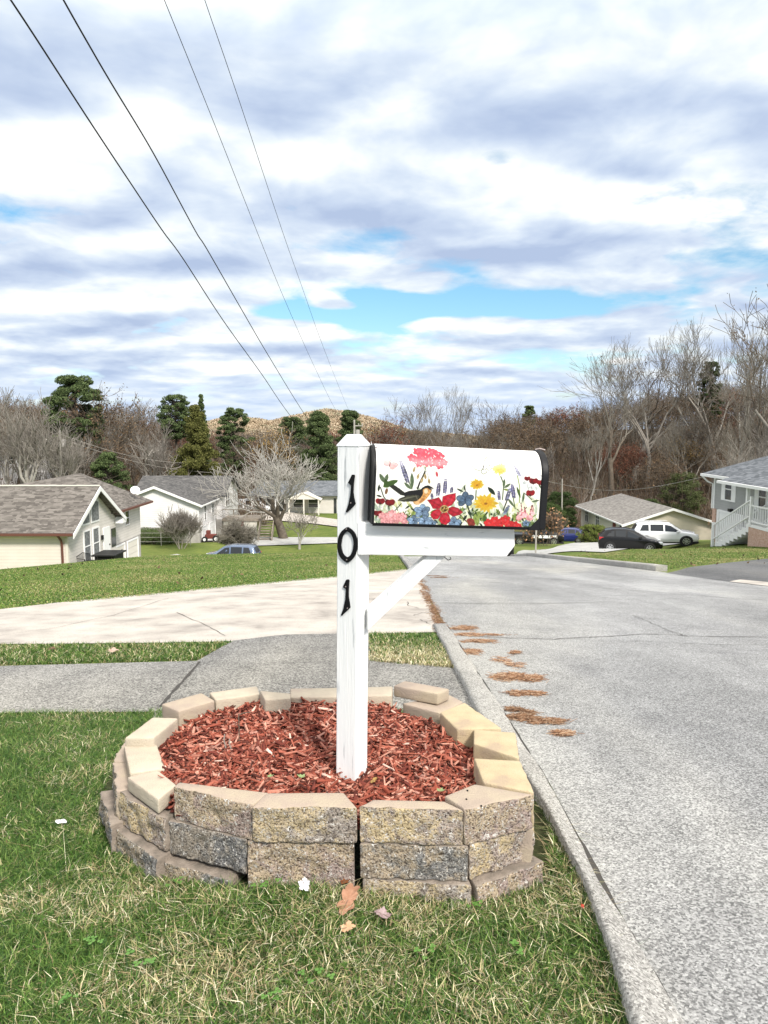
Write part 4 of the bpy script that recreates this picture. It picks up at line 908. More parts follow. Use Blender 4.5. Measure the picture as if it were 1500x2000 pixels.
# ------------------------------------------------------------------ building materials
def siding(name, col, gap=.2, dark=.55, vertical=False):
    m = bpy.data.materials.new(name); m.use_nodes = True; t = m.node_tree; b = t.nodes['Principled BSDF']; b.inputs['Roughness'].default_value = .6; b.inputs['Specular IOR Level'].default_value = .3
    tc = t.nodes.new('ShaderNodeTexCoord'); s = t.nodes.new('ShaderNodeSeparateXYZ'); t.links.new(tc.outputs['Object'], s.inputs[0])
    f = mathn(t, 'FRACT', mathn(t, 'DIVIDE', s.outputs[0 if vertical else 2], gap)); k = ramp(t, f, [(0, (dark,) * 3), (.12, (1, 1, 1)), (1, (.94,) * 3)])
    n = ramp(t, noisen(t, tc.outputs['Object'], .8, 6), [(.3, (.90, .90, .88)), (.7, (1.03, 1.03, 1.03))])
    c = vmath(t, 'MULTIPLY', k, n).outputs[0]; c2 = vmath(t, 'MULTIPLY', c, tuple(col)).outputs[0]; t.links.new(c2, b.inputs['Base Color'])
    bn = t.nodes.new('ShaderNodeBump'); bn.inputs['Distance'].default_value = .02; bn.inputs['Strength'].default_value = .6; t.links.new(f, bn.inputs['Height']); t.links.new(bn.outputs[0], b.inputs['Normal'])
    return m
def shingle(name, a, b_):
    m = bpy.data.materials.new(name); m.use_nodes = True; t = m.node_tree; b = t.nodes['Principled BSDF']; b.inputs['Roughness'].default_value = .95; b.inputs['Specular IOR Level'].default_value = .15
    tc = t.nodes.new('ShaderNodeTexCoord'); s = t.nodes.new('ShaderNodeSeparateXYZ'); t.links.new(tc.outputs['Object'], s.inputs[0])
    row = mathn(t, 'FLOOR', mathn(t, 'DIVIDE', s.outputs[2], .075)); f = mathn(t, 'FRACT', mathn(t, 'DIVIDE', s.outputs[2], .075))
    cb = t.nodes.new('ShaderNodeCombineXYZ'); t.links.new(mathn(t, 'ADD', mathn(t, 'MULTIPLY', s.outputs[0], 2.6), mathn(t, 'MULTIPLY', row, 3.7)), cb.inputs[0]); t.links.new(mathn(t, 'MULTIPLY', s.outputs[1], 2.6), cb.inputs[1]); t.links.new(mathn(t, 'MULTIPLY', row, 1.7), cb.inputs[2])
    wn = t.nodes.new('ShaderNodeTexVoronoi'); wn.inputs['Scale'].default_value = 1.0; t.links.new(cb.outputs[0], wn.inputs['Vector']); sc = t.nodes.new('ShaderNodeSeparateColor'); t.links.new(wn.outputs['Color'], sc.inputs[0])
    v = mathn(t, 'ADD', mathn(t, 'MULTIPLY', sc.outputs[0], .55), mathn(t, 'MULTIPLY', noisen(t, tc.outputs['Object'], 1.2, 8, .7), .5))
    c = ramp(t, v, [(.2, a), (.8, b_)]); e = ramp(t, f, [(0, (.45,) * 3), (.2, (1, 1, 1))]); t.links.new(vmath(t, 'MULTIPLY', c, e).outputs[0], b.inputs['Base Color']); return m
M['siding_cream'] = siding('siding_cream', (.80, .725, .65)); M['siding_white'] = siding('siding_white', (.82, .80, .80)); M['siding_pale'] = siding('siding_pale', (.70, .66, .62))
M['siding_grey'] = siding('siding_grey', (.36, .365, .365), .18, .8); M['block_cream'] = siding('block_cream', (.72, .645, .53), .4, .85)
M['roof_tan'] = shingle('roof_tan', (.075, .067, .060), (.20, .182, .163)); M['roof_dark'] = shingle('roof_dark', (.055, .055, .056), (.14, .135, .13)); M['roof_grey'] = shingle('roof_grey', (.08, .088, .097), (.18, .193, .21)); M['roof_beige'] = shingle('roof_beige', (.16, .15, .138), (.27, .255, .235))
mk('found', (.33, .31, .29), .9, col2=(.44, .42, .39), scale=2); mk('brick', (.42, .25, .18), .9, col2=(.60, .44, .36), scale=12); mk('brown_metal', (.13, .055, .04), .5)
mk('wood_grey', (.20, .165, .13), .9, col2=(.34, .30, .25), scale=4); mk('curtain', (.26, .27, .27), .5, col2=(.07, .075, .08), scale=6); mk('beige_panel', (.66, .63, .55), .6); mk('red_door', (.16, .045, .035), .6); mk('iron', (.012, .012, .012), .5)

def roof_slab(b, quad, th=.14):
    """sloping roof face with thickness"""
    a = [np.array(p, float) for p in quad]; n = np.cross(a[1] - a[0], a[2] - a[0]); n = n / np.linalg.norm(n); n = n if n[2] > 0 else -n; b.prism(a, -n * th)
def window(parent, c, ax, w, h, nrm, trim=.09, mullion=True, mat_g='glass_dark', shutters=0, name='window', bars=0):
    """window part: frame with a pane as sub-part; ax = horizontal unit axis, nrm = outward normal"""
    c, ax, nrm = map(lambda p: np.array(p, float), (c, ax, nrm)); up = np.array((0, 0, 1.)); b = MB()
    for s in (-1, 1):
        b.obox(c + ax * s * (w / 2 + trim / 2) + nrm * .03, ax * trim / 2, nrm * .03, up * (h / 2 + trim)); b.obox(c + up * s * (h / 2 + trim / 2) + nrm * .03, ax * w / 2, nrm * .028, up * trim / 2)
    if mullion: b.obox(c + nrm * .035, ax * w / 2, nrm * .02, up * .03)
    for k in range(bars): b.obox(c + ax * w * ((k + 1) / (bars + 1) - .5) + nrm * .033, ax * .03, nrm * .02, up * h / 2)
    f = b.build(name, M['white_trim'], parent); g = MB(); g.obox(c + nrm * .012, ax * w / 2, nrm * .010, up * h / 2); g.build('pane', M[mat_g], f)
    if shutters:
        for s in (-1, 1):
            q = MB(); q.obox(c + ax * s * (w / 2 + trim + shutters / 2) + nrm * .025, ax * shutters / 2, nrm * .022, up * (h / 2 + trim)); q.build('shutter', M['white_trim'], parent)
    return f
def garage_door(parent, c, ax, w, h, nrm, m='white_trim'):
    c, ax, nrm = map(lambda p: np.array(p, float), (c, ax, nrm)); up = np.array((0, 0, 1.)); b = MB()
    for s in (-1, 1): b.obox(c + ax * s * (w / 2 + .06) + nrm * .04, ax * .06, nrm * .04, up * (h / 2 + .12))
    b.obox(c + up * (h / 2 + .06) + nrm * .04, ax * w / 2, nrm * .038, up * .06); f = b.build('garage_door', M['white_trim'], parent)
    g = MB()
    for k in range(4): g.obox(c + up * h * ((k + .5) / 4 - .5) + nrm * .02, ax * w / 2, nrm * .018, up * (h / 8 - .012))
    g.build('door_panel', M[m], f)

# ------------------------------------------------------------------ house A: cream, front gable wing and hipped body
def house_cream():
    h = thing('cream_house', (-26, 52, -10.5), 'cream sided house with tan shingle roof and black patio furniture beside its gable', 'house')
    xr, y0, y1, ze, zr, zb = -19.05, 44.0, 52.0, -6.15, -3.75, -10.0; xl = -36; ym = 48.0
    b = MB(); b.box(xl, xr, y0, y0 + .2, zb, ze - .05); b.build('wall', M['siding_cream'], h)['label'] = 'long cream siding wall of the garage wing'
    b = MB(); b.prism([(xr, y0 + .2, zb), (xr, y1, zb), (xr, y1, ze - .1), (xr, ym, zr - .15), (xr, y0 + .2, ze - .1)], (-.2, 0, 0)); b.build('gable_wall', M['siding_pale'], h)
    b = MB(); xo = xr + .55
    roof_slab(b, [(xl, y0 - .45, ze - .08), (xo, y0 - .45, ze - .08), (xo, ym, zr), (xl, ym, zr)]); roof_slab(b, [(xl, ym, zr), (xo, ym, zr), (xo, y1 + .4, ze - .08), (xl, y1 + .4, ze - .08)])
    b.build('roof', M['roof_tan'], h)['label'] = 'front tan shingle gable roof'
    b = MB()
    for ya in (y0 - .5, y1 + .45):
        a = np.array((xo + .02, ya, ze - .14)); c = np.array((xo + .02, ym, zr - .03)); b.prism([a, c, c - (0, 0, .30), a - (0, 0, .28)], (.05, 0, 0))
    b.prism([(xo + .02, y1 + .05, ze - .12), (xo + .02, y1 + .75, ze - .20), (xo + .02, y1 + .6, ze - .55), (xo + .02, y1 - .2, ze - .55)], (-.5, 0, 0))
    b.build('rake_board', M['white_trim'], h)
    b = MB(); b.box(xl, xo, y0 - .62, y0 - .47, ze - .24, ze - .10); b.tube([(xr - .35, y0 - .54, ze - .2), (xr - .30, y0 - .2, ze - .55), (xr - .30, y0 - .1, ze - .8), (xr - .30, y0 - .1, zb + .6)], .075, 6); b.build('gutter', M['brown_metal'], h)
    b = MB(); b.box(xl, xo - .05, y0 - .46, y0 - .02, ze - .30, ze - .26); b.box(xr - .12, xr + .02, y0 - .04, y0 - .002, zb, ze - .1); b.box(xl, xo, ym - .10, ym + .10, zr - .02, zr + .05); b.build('soffit', M['beige_panel'], h)
    # gable glazing and door
    ax, nn = (0, 1, 0), (1, 0, 0)
    for yc in (46.9, 48.35): window(h, (xr, yc, -7.55), ax, .95, 1.9, nn, .10, True, 'curtain')
    for ya, yb, za, zb2, zt in ((46.3, 47.3, -6.05, -5.7, -5.05), (47.75, 48.9, -6.05, -4.55, -4.9)):
        f = MB(); q = [(xr + .05, ya - .1, za - .12), (xr + .05, yb + .1, za - .12), (xr + .05, yb + .1, zt + .22), (xr + .05, ya - .1, zb2 + .1 if ya < 47 else zb2 + .2)]; f.prism(q, (-.04, 0, 0)); fo = f.build('transom_window', M['white_trim'], h)
        g = MB(); g.prism([(xr + .07, ya, za), (xr + .07, yb, za), (xr + .07, yb, zt), (xr + .07, ya, zb2)], (-.03, 0, 0)); g.build('pane', M['curtain'], fo)
    b = MB(); b.box(xr, xr + .06, 49.6, 50.75, -9.1, -6.75); d = b.build('front_door', M['white_trim'], h); b = MB(); b.disc((xr + .09, 50.55, -8.0), (1, 0, 0), .05, .06, 10); b.build('door_handle', M['iron'], d)
    b = MB(); b.box(xr, xr + .12, 49.25, 49.45, -7.5, -7.2); b.build('wall_lamp', M['iron'], h)
    b = MB(); b.box(xr, xr + .05, 51.1, 51.9, -8.3, -7.0); b.build('side_panel', M['glass_dark'], h)
    # body behind
    X1, Y0, Y1, Z = -19.7, 52.0, 59.3, -5.78
    b = MB(); b.box(-34, X1, Y0 + .01, Y1, -8.55, Z - .1); b.build('wall', M['siding_pale'], h)
    b = MB(); b.box(-34.0, X1 - .03, Y0 + .02, Y1 - .03, -11.5, -8.55); b.build('basement', M['found'], h)
    b = MB(); ap = (-23.0, 56.0, -3.4); e = .75; cr = [(X1 + e, Y0 - e, Z - .1), (X1 + e, Y1 + e, Z - .1), (-36, Y1 + e, Z - .1), (-36, Y0 - e, Z - .1)]
    for i in range(4): roof_slab(b, [cr[i], cr[(i + 1) % 4], ap], .12)
    b.build('hip_roof', M['roof_tan'], h)
    b = MB(); b.box(X1 + e, X1 + e + .12, Y0 - .3, Y1 + e, Z - .28, Z - .12); b.build('eave_gutter', M['brown_metal'], h)
    window(h, (X1, 56.2, -6.85), ax, .8, 1.0, nn, .06, True)
    for yc in (54.2, 57.2): garage_door(h, (X1, yc, -9.75), ax, 2.3, 2.0, nn, 'beige_panel')
    b = MB(); b.tube([at_x(268, 975, X1 + .9), at_x(268, 978, X1 + .9)], .05, 5); b.build('vent_pipe', M['white_trim'], h) if False else None
    return h
house_cream()

def house_white():
    h = thing('white_house', (-23, 83, -12.5), 'white sided house with dark shingle roof, attached garage and raised deck behind a bare shrub', 'house')
    XR, y0 = -18.9, 75.0; xa = -23.3; xl = -27.9; ze, zr = -7.75, -5.85; zb = -12.6
    b = MB(); b.prism([(xl, y0, -10.15), (XR, y0, -10.15), (XR, y0, ze), (xa, y0, zr - .15), (xl, y0, ze)], (0, .2, 0)); b.build('gable_wall', M['siding_white'], h)
    b = MB(); b.box(XR - .2, XR, y0 + .21, 86, -10.15, ze); b.build('wall', M['siding_white'], h)
    b = MB(); b.box(xl, XR - .01, y0 + .03, 86, zb - .5, -10.15); b.build('foundation', M['found'], h)
    b = MB(); roof_slab(b, [(XR + .4, y0 - .4, ze - .02), (XR + .4, 84, ze - .02), (xa, 84, zr), (xa, y0 - .4, zr)]); roof_slab(b, [(xl - .4, y0 - .4, ze - .02), (xl - .4, 84, ze - .02), (xa, 84, zr), (xa, y0 - .4, zr)])
    b.build('front_roof', M['roof_dark'], h)
    b = MB()
    for xs in (XR + .42, xl - .42):
        a = np.array((xs, y0 - .44, ze - .06)); c = np.array((xa, y0 - .44, zr - .02)); b.prism([a, c, c - (0, 0, .26), a - (0, 0, .24)], (0, .05, 0))
    b.box(XR + .40, XR + .48, y0 - .4, 84, ze - .22, ze - .08); b.build('rake_board', M['white_trim'], h)
    # back wing, ridge across
    zr2, ze2, ya, yb, yr = -5.6, -7.5, 83.0, 92.0, 87.0; xb = -18.3
    b = MB(); b.prism([(xb, ya, -10.3), (xb, yb, -10.3), (xb, yb, ze2), (xb, yr, zr2 - .15), (xb, ya, ze2)], (-9.6, 0, 0)); b.build('back_wing', M['siding_white'], h)
    b = MB(); b.box(-27.9, xb - .02, ya + .02, yb, -13, -10.3); b.build('brick_base', M['found'], h)
    b = MB(); roof_slab(b, [(-28.4, ya - .5, ze2 - .1), (xb + .5, ya - .5, ze2 - .1), (xb + .5, yr, zr2), (-28.4, yr, zr2)]); roof_slab(b, [(-28.4, yb + .5, ze2 - .1), (xb + .5, yb + .5, ze2 - .1), (xb + .5, yr, zr2), (-28.4, yr, zr2)]); b.build('back_roof', M['roof_dark'], h)
    window(h, (XR, 77.5, -8.9), (0, 1, 0), .7, 1.5, (1, 0, 0), .05); window(h, (XR, 81.0, -8.8), (0, 1, 0), .9, 1.0, (1, 0, 0), .08, mat_g='curtain')
    window(h, (xb, 86.0, -8.3), (0, 1, 0), 2.2, 1.4, (1, 0, 0), .1, bars=1)
    for yc in (77.3, 80.6): garage_door(h, (XR, yc, -11.35), (0, 1, 0), 2.6, 2.1, (1, 0, 0))
    # deck with panels below and stairs
    b = MB(); b.box(-18.3, -13.9, 83.0, 86.5, -10.35, -10.2); b.box(-18.3, -13.9, 82.95, 83.05, -10.5, -10.2)
    for xx in (-17, -15.5, -13.95): b.box(xx - .06, xx + .06, 83, 83.12, -10.2, -9.2)
    b.box(-18.3, -13.9, 83.0, 83.08, -9.25, -9.15); d = b.build('deck', M['wood_grey'], h)
    b = MB(); b.box(-18.2, -16.2, 83.1, 83.2, -12.5, -10.5); b.box(-15.9, -14.4, 83.1, 83.2, -12.5, -10.5); b.build('storage_door', M['beige_panel'], d)
    b = MB(); b.box(-16.2, -15.9, 83.12, 83.18, -12.5, -10.5); b.build('panel_post', M['red_door'], d)
    b = MB()
    for k in range(9): b.box(-13.8, -12.4, 80.3 + k * .32, 80.6 + k * .32, -12.5 + k * .26, -12.42 + k * .26)
    for xx in (-13.85, -12.35):
        b.prism([(xx, 80.1, -12.55), (xx, 83.2, -10.2), (xx, 83.2, -9.2), (xx, 80.1, -11.5)], (.08, 0, 0))
    b.build('stairs', M['wood_grey'], d)
house_white()

def house_tan():
    h = thing('tan_roofed_house', (28, 79, -11.5), 'low cream block house with beige hip and gable roof behind the parked cars', 'house')
    x0, x1, y0, y1 = 23.9, 32.6, 72.0, 89.0; xm = 28.15; ze, zr, zb = -9.25, -7.75, -11.8
    b = MB(); b.prism([(x0, y0, zb), (x1, y0, zb), (x1, y0, ze), (xm, y0, zr - .12), (x0, y0, ze)], (0, .2, 0)); b.build('gable_wall', M['block_cream'], h)
    b = MB(); b.box(x0, x1, y0 + .21, y1, zb, ze); b.build('wall', M['beige_panel'], h)
    b = MB(); e = .7; yf = y0 - .5
    roof_slab(b, [(x0 - e, yf, ze - .12), (xm, yf, zr), (xm, y1 - 1.5, zr), (x0 - e, y1 + e, ze - .12)]); roof_slab(b, [(x1 + e, yf, ze - .12), (xm, yf, zr), (xm, y1 - 1.5, zr), (x1 + e, y1 + e, ze - .12)]); roof_slab(b, [(x0 - e, y1 + e, ze - .12), (xm, y1 - 1.5, zr), (x1 + e, y1 + e, ze - .12)])
    b.build('roof', M['roof_beige'], h)
    b = MB()
    for xs in (x0 - e, x1 + e):
        a = np.array((xs, yf - .04, ze - .14)); c = np.array((xm, yf - .04, zr - .02)); b.prism([a, c, c - (0, 0, .24), a - (0, 0, .24)], (0, .05, 0))
    b.box(x0 - e - .05, x0 - e + .02, yf, y1 + e, ze - .24, ze - .10); b.build('fascia', M['white_trim'], h)
    for yc in (86.4, 82.0): window(h, (x0, yc, -10.15), (0, 1, 0), 1.3, 1.6, (-1, 0, 0), .1, mat_g='curtain', bars=1)
    b = MB(); b.box(x0 - .05, x0, 75.6, 76.5, zb + .4, -9.6); b.build('front_door', M['red_door'], h)
    window(h, (x0, 73.6, -10.2), (0, 1, 0), 1.4, 1.1, (-1, 0, 0), .08)
house_tan()

def house_grey():
    h = thing('grey_house', (24, 40, -6.8), 'grey house with blue-grey shingle roof and white entrance stairs above the lawn', 'house')
    X, y1, ze, zb = 20.6, 46.0, -2.85, -7.6; y0 = 30.0; zs = -5.0
    b = MB(); b.box(X, X + 9, y0, y1, zs, ze); b.build('wall', M['siding_grey'], h)
    b = MB(); b.box(X + .03, X + 8.9, y0, y1 - .02, zb, zs - .002); b.build('lower_wall', M['white_trim'], h)
    b = MB(); b.box(X - .04, X + .5, y1 - .42, y1 + .01, zb, zs); b.build('brick_pier', M['brick'], h)
    b = MB(); b.box(X - .03, X + .06, y1 - .16, y1 + .02, zs, ze); b.build('corner_board', M['white_trim'], h)
    e = .55; A = (X - e, y1 + e, ze + .02); B_ = (X - e, y0 - e, ze + .02); xm = X + 4.6; zr = -.55; r1 = (xm, y1 - 4.6, zr); r2 = (xm, y0 + 4.6, zr); Cc = (X + 9 + e, y1 + e, ze + .02); D_ = (X + 9 + e, y0 - e, ze + .02)
    b = MB(); roof_slab(b, [A, B_, r2, r1], .12); roof_slab(b, [A, Cc, r1], .12); roof_slab(b, [Cc, D_, r2, r1], .12); roof_slab(b, [B_, D_, r2], .12)
    roof_slab(b, [(X - 1.55, 41.9, ze - .12), (X - 1.55, 33.5, ze - .12), (X + .6, 33.5, ze + .62), (X + .6, 41.9, ze + .62)], .1)
    b.build('roof', M['roof_grey'], h)
    b = MB(); b.box(X - e - .12, X - e, 41.2, y1 + e, ze - .16, ze); b.box(X - 1.68, X - 1.55, 33.5, 42.0, ze - .27, ze - .12); b.box(X - e, X, y0, y1 + e, ze - .10, ze - .06); b.box(X - 1.5, X, 33.5, 41.9, ze - .24, ze - .20)
    b.tube([(X - e - .05, y1 + e - .1, ze - .15), (X - .3, y1 + .25, ze - .5), (X - .06, y1 + .06, ze - .62), (X - .06, y1 + .06, zs)], .05, 6); b.build('gutter', M['white_trim'], h)
    window(h, (X, 44.0, -3.65), (0, 1, 0), .82, 1.25, (-1, 0, 0), .08, shutters=.42)
    window(h, (X, 40.0, -3.75), (0, 1, 0), .75, 1.35, (-1, 0, 0), .08, shutters=.42)
    b = MB(); b.box(X - .06, X, 38.1, 39.0, -4.95, -2.95); b.build('front_door', M['white_trim'], h)
    garage_door(h, (X - .0, 43.6, -6.15), (0, 1, 0), 2.9, 2.1, (-1, 0, 0))
    b = MB(); b.box(X - .22, X - .02, 43.3, 43.6, -4.93, -4.76); b.build('wall_lamp', M['iron'], h)
    # porch, columns, stairs falling away along the wall
    b = MB(); b.box(X - 1.5, X - .01, 33.0, 38.6, -5.15, -5.0); b.build('porch_floor', M['white_trim'], h)
    for y in (38.9, 36.6):
        b = MB(); zt = ze - .24; zl = -5.0 if y < 39 else -6.1
        b.box(X - 1.45, X - 1.3, y - .08, y + .08, zl, zt); b.build('porch_column', M['white_trim'], h)
    st = MB()
    n = 9; ys = np.linspace(42.4, 38.4, n + 1); zz = np.linspace(-6.75, -5.1, n + 1)
    for k in range(n): st.box(X - 1.42, X - .3, ys[k + 1], ys[k], zz[k] - .2, zz[k + 1] - .0)
    st = st.build('stairs', M['white_trim'], h)
    for xo in (X - 1.5, X - .28):
        b = MB(); a, c = np.array((xo, 42.6, -6.6)), np.array((xo, 38.3, -4.7)); up = np.array((0, 0, 1.0))
        for o_, hh in ((.95, .07), (.12, .06)): b.prism([a + up * o_, c + up * o_, c + up * (o_ + hh), a + up * (o_ + hh)], (.07, 0, 0))
        for k in range(19): t = (k + .5) / 19; p = a * (1 - t) + c * t; b.box(p[0] + .015, p[0] + .055, p[1] - .022, p[1] + .022, p[2] + .15, p[2] + .96)
        for p in (a, c): b.box(xo - .03, xo + .10, p[1] - .07, p[1] + .07, p[2] - .35, p[2] + 1.15)
        b.build('railing', M['white_trim'], st)
    b = MB()
    for o_, hh in ((.95, .07), (.12, .06)): b.box(X - 1.5, X - 1.43, 33, 38.5, -5 + o_, -5 + o_ + hh)
    for k in range(22): b.box(X - 1.485, X - 1.445, 33.2 + k * .24, 33.24 + k * .24, -4.9, -4.02)
    b.build('porch_railing', M['white_trim'], h)
    b = MB(); b.box(X - 1.5, X - .3, 34.5, 38.4, -7.2, -5.16); b.build('brick_planter', M['brick'], h)
house_grey()

def house_far():
    h = thing('ranch_house', (-9.5, 110, -12.5), 'long low white ranch house with grey roof and porch gable behind the bare maple', 'house')
    x0, x1, y0, y1 = -19.5, -4.0, 107.0, 115.0; ze, zr = -9.7, -7.9
    b = MB(); b.box(-14.5, x1, y0, y1, -12.7, ze); b.build('wall', M['siding_pale'], h)
    b = MB(); b.box(x0, -14.5, y0 + 2, y1, -12.7, ze); b.build('carport_wall', M['found'], h)
    b = MB(); roof_slab(b, [(x0 - .5, y0 - .6, ze - .05), (x1 + .5, y0 - .6, ze - .05), (x1 - 1.5, 111, zr), (x0 + 1.5, 111, zr)]); roof_slab(b, [(x0 - .5, y1 + .6, ze - .05), (x1 + .5, y1 + .6, ze - .05), (x1 - 1.5, 111, zr), (x0 + 1.5, 111, zr)]); roof_slab(b, [(x1 + .5, y0 - .6, ze - .05), (x1 + .5, y1 + .6, ze - .05), (x1 - 1.5, 111, zr)]); b.build('roof', M['roof_grey'], h)
    b = MB(); b.prism([(-13.6, y0 - 2.6, ze - .4), (-9.2, y0 - 2.6, ze - .4), (-11.4, y0 - 2.6, ze + .5)], (0, .2, 0)); roof_slab(b, [(-13.9, y0 - 2.7, ze - .45), (-11.4, y0 - 2.7, ze + .6), (-11.4, y0 + 1, ze + .6), (-13.9, y0 + 1, ze - .45)]); roof_slab(b, [(-8.9, y0 - 2.7, ze - .45), (-11.4, y0 - 2.7, ze + .6), (-11.4, y0 + 1, ze + .6), (-8.9, y0 + 1, ze - .45)])
    for xx in (-13.5, -11.4, -9.3): b.box(xx - .09, xx + .09, y0 - 2.6, y0 - 2.42, -12.6, ze - .4)
    b.build('porch', M['beige_panel'], h)
    b = MB(); b.box(-19.3, -19.0, y0 - .3, y0, -12.6, ze - .1); b.build('carport_post', M['white_trim'], h); b = MB(); b.box(-15.9, -15.6, y0 - .3, y0, -12.6, ze - .1); b.build('carport_post', M['white_trim'], h)
    for xx in (-12.4, -10.2): window(h, (xx, y0, -10.9), (1, 0, 0), 1.5, 1.2, (0, -1, 0), .1)
    garage_door(h, (-5.6, y0, -11.3), (1, 0, 0), 2.3, 2.3, (0, -1, 0)); b = MB(); b.box(-7.3, -6.9, y0 - .05, y0, -12.4, -10.2); b.build('side_door', M['glass_dark'], h)
house_far()
def house_hidden():
    P = at_y(30, 895, 118); x, z = P[0], P[2]
    h = thing('grey_cottage', (x, 118, z - 4), 'pale grey house half hidden behind bare trees uphill of the cream house', 'house')
    b = MB(); b.box(x - 6, x + 5, 118, 125, z - 6, z + 1.6); b.build('wall', M['siding_white'], h)
    b = MB(); roof_slab(b, [(x - 6.5, 117.4, z + 1.5), (x + 5.5, 117.4, z + 1.5), (x + 5.5, 121.5, z + 3.4), (x - 6.5, 121.5, z + 3.4)]); roof_slab(b, [(x - 6.5, 125.6, z + 1.5), (x + 5.5, 125.6, z + 1.5), (x + 5.5, 121.5, z + 3.4), (x - 6.5, 121.5, z + 3.4)]); b.build('roof', M['roof_grey'], h)
    for k in (-3.5, -.5, 2.8): window(h, (x + k, 118, z - .2), (1, 0, 0), 1.1, 1.5, (0, -1, 0), .12)
house_hidden()

# ------------------------------------------------------------------ vehicles
def make_car(name, label, cat, L, Wd, st, paint, wheels, rw, wins, lights, group=None, ground_c=.17, tail=(.45, .01, .01), rails=False):
    """st: stations (x, z sill, z belt, z top, half width at belt, half width at top); x runs from the tail (0) to the nose (L)"""
    car = thing(name, (0, 0, 0), label, cat, group)
    V = []; n = 10
    for x, zs, zb, zt, hw, ht in st:
        hs = hw * .93; V += [(x, -hs, zs), (x, -hw, zs + (zb - zs) * .35), (x, -hw, zs + (zb - zs) * .8), (x, -hw * .97, zb), (x, -ht, zt), (x, ht, zt), (x, hw * .97, zb), (x, hw, zs + (zb - zs) * .8), (x, hw, zs + (zb - zs) * .35), (x, hs, zs)]
    Fc = [(i * n + k, i * n + (k + 1) % n, (i + 1) * n + (k + 1) % n, (i + 1) * n + k) for i in range(len(st) - 1) for k in range(n)] + [tuple(range(n)), tuple((len(st) - 1) * n + k for k in range(n))]
    b = MB(); b.add(V, Fc); body = b.build('body', paint, car, world=False, bevel=.02, smooth=True)
    def side(x, t, s):
        xs = [q[0] for q in st]; zb = np.interp(x, xs, [q[2] for q in st]); zt = np.interp(x, xs, [q[3] for q in st]); hb = np.interp(x, xs, [q[4] * .97 for q in st]); ht = np.interp(x, xs, [q[5] for q in st])
        return np.array((x, s * (hb + (ht - hb) * t + .012), zb + (zt - zb) * t))
    for poly in wins:
        for s in (-1, 1):
            b = MB(); b.prism([side(x, t, s) for x, t in poly], (0, -s * .02, 0)); b.build('side_window', M['glass_car'], car, world=False)
    def endglass(i, j, nm, f=.12):
        a, c = st[i], st[j]; pts = []
        for q, s in ((a, -1), (a, 1), (c, 1), (c, -1)): pts.append(np.array((q[0], s * q[5] * .9, q[3])))
        m_ = sum(pts) / 4; pts = [m_ + (p - m_) * (1 - f) for p in pts]; nrm = np.cross(pts[1] - pts[0], pts[2] - pts[0]); nrm = nrm / np.linalg.norm(nrm); nrm = nrm if nrm[2] > 0 else -nrm
        b = MB(); b.prism([p + nrm * .012 for p in pts], -nrm * .02); b.build(nm, M['glass_car'], car, world=False)
    for (i, j, nm) in lights['glass']: endglass(i, j, nm)
    for xw in wheels:
        for s in (-1, 1):
            yc = s * (Wd / 2 - .11); b = MB(); b.disc((xw, s * (Wd / 2 - .13), rw), (0, 1, 0), rw * 1.17, .30, 24); b.build('wheel_arch', M['tyre'], car, world=False) 
            b = MB(); b.disc((xw, s * (Wd / 2 - .10), rw), (0, 1, 0), rw, .26, 24); wh = b.build('wheel', M['tyre'], car, world=False, bevel=.02)
            b = MB(); yo = s * (Wd / 2 + .035); b.disc((xw, yo, rw), (0, 1, 0), rw * .18, .03, 12)
            for k in range(7):
                a = 2 * math.pi * k / 7; u_ = np.array((math.cos(a), 0, math.sin(a))); v_ = np.array((-math.sin(a), 0, math.cos(a))); b.obox(np.array((xw, yo, rw)) + u_ * rw * .38, u_ * rw * .28, np.array((0, .012, 0)), v_ * rw * .085)
            for k in range(20):
                a0, a1 = 2 * math.pi * k / 20, 2 * math.pi * (k + 1) / 20; q = [(xw + rw * r_ * math.cos(a), yo - .012, rw + rw * r_ * math.sin(a)) for r_, a in ((.60, a0), (.68, a0), (.68, a1), (.60, a1))]; b.prism(q, (0, .024, 0))
            b.build('rim', M['rim'], wh, world=False)
    for s in (-1, 1):
        x, z, l, h_, w_ = lights['head']; b = MB(); b.box(x - l, x + .03, s * (w_ - .22) if s > 0 else -w_ - .012, (w_ + .012) if s > 0 else -(w_ - .22), z - h_ / 2, z + h_ / 2); b.build('headlight', M['lamp_glass'], car, world=False, bevel=.02)
        x, z, l, h_, w_ = lights['tail']; b = MB(); b.box(x - .03, x + l, s * (w_ - .2) if s > 0 else -w_ - .012, (w_ + .012) if s > 0 else -(w_ - .2), z - h_ / 2, z + h_ / 2); b.build('taillight', M['tail_red'], car, world=False, bevel=.02)
    xm, zm = lights['mirror']
    for s in (-1, 1): b = MB(); b.box(xm - .08, xm + .08, s * (Wd / 2 + .02) - .09, s * (Wd / 2 + .02) + .09, zm - .06, zm + .07); b.build('wing_mirror', paint if rails else M['tyre'], car, world=False, bevel=.02)
    b = MB(); b.box(.05, L - .05, -Wd / 2 + .08, Wd / 2 - .08, ground_c, ground_c + .14); b.build('sill_trim', M['tyre'], car, world=False)
    if rails:
        b = MB()
        for s in (-1, 1): b.tube([(L * .14, s * .56, st[3][3] + .03), (L * .5, s * .56, st[4][3] + .05), (L * .56, s * .56, st[4][3] + .02)], .018, 5)
        b.build('roof_rail', M['rim'], car, world=False)
    return car
M['lamp_glass'] = mat('lamp_glass', (.75, .77, .8), .1, .8); M['tail_red'] = mat('tail_red', (.42, .01, .015), .15, .7)
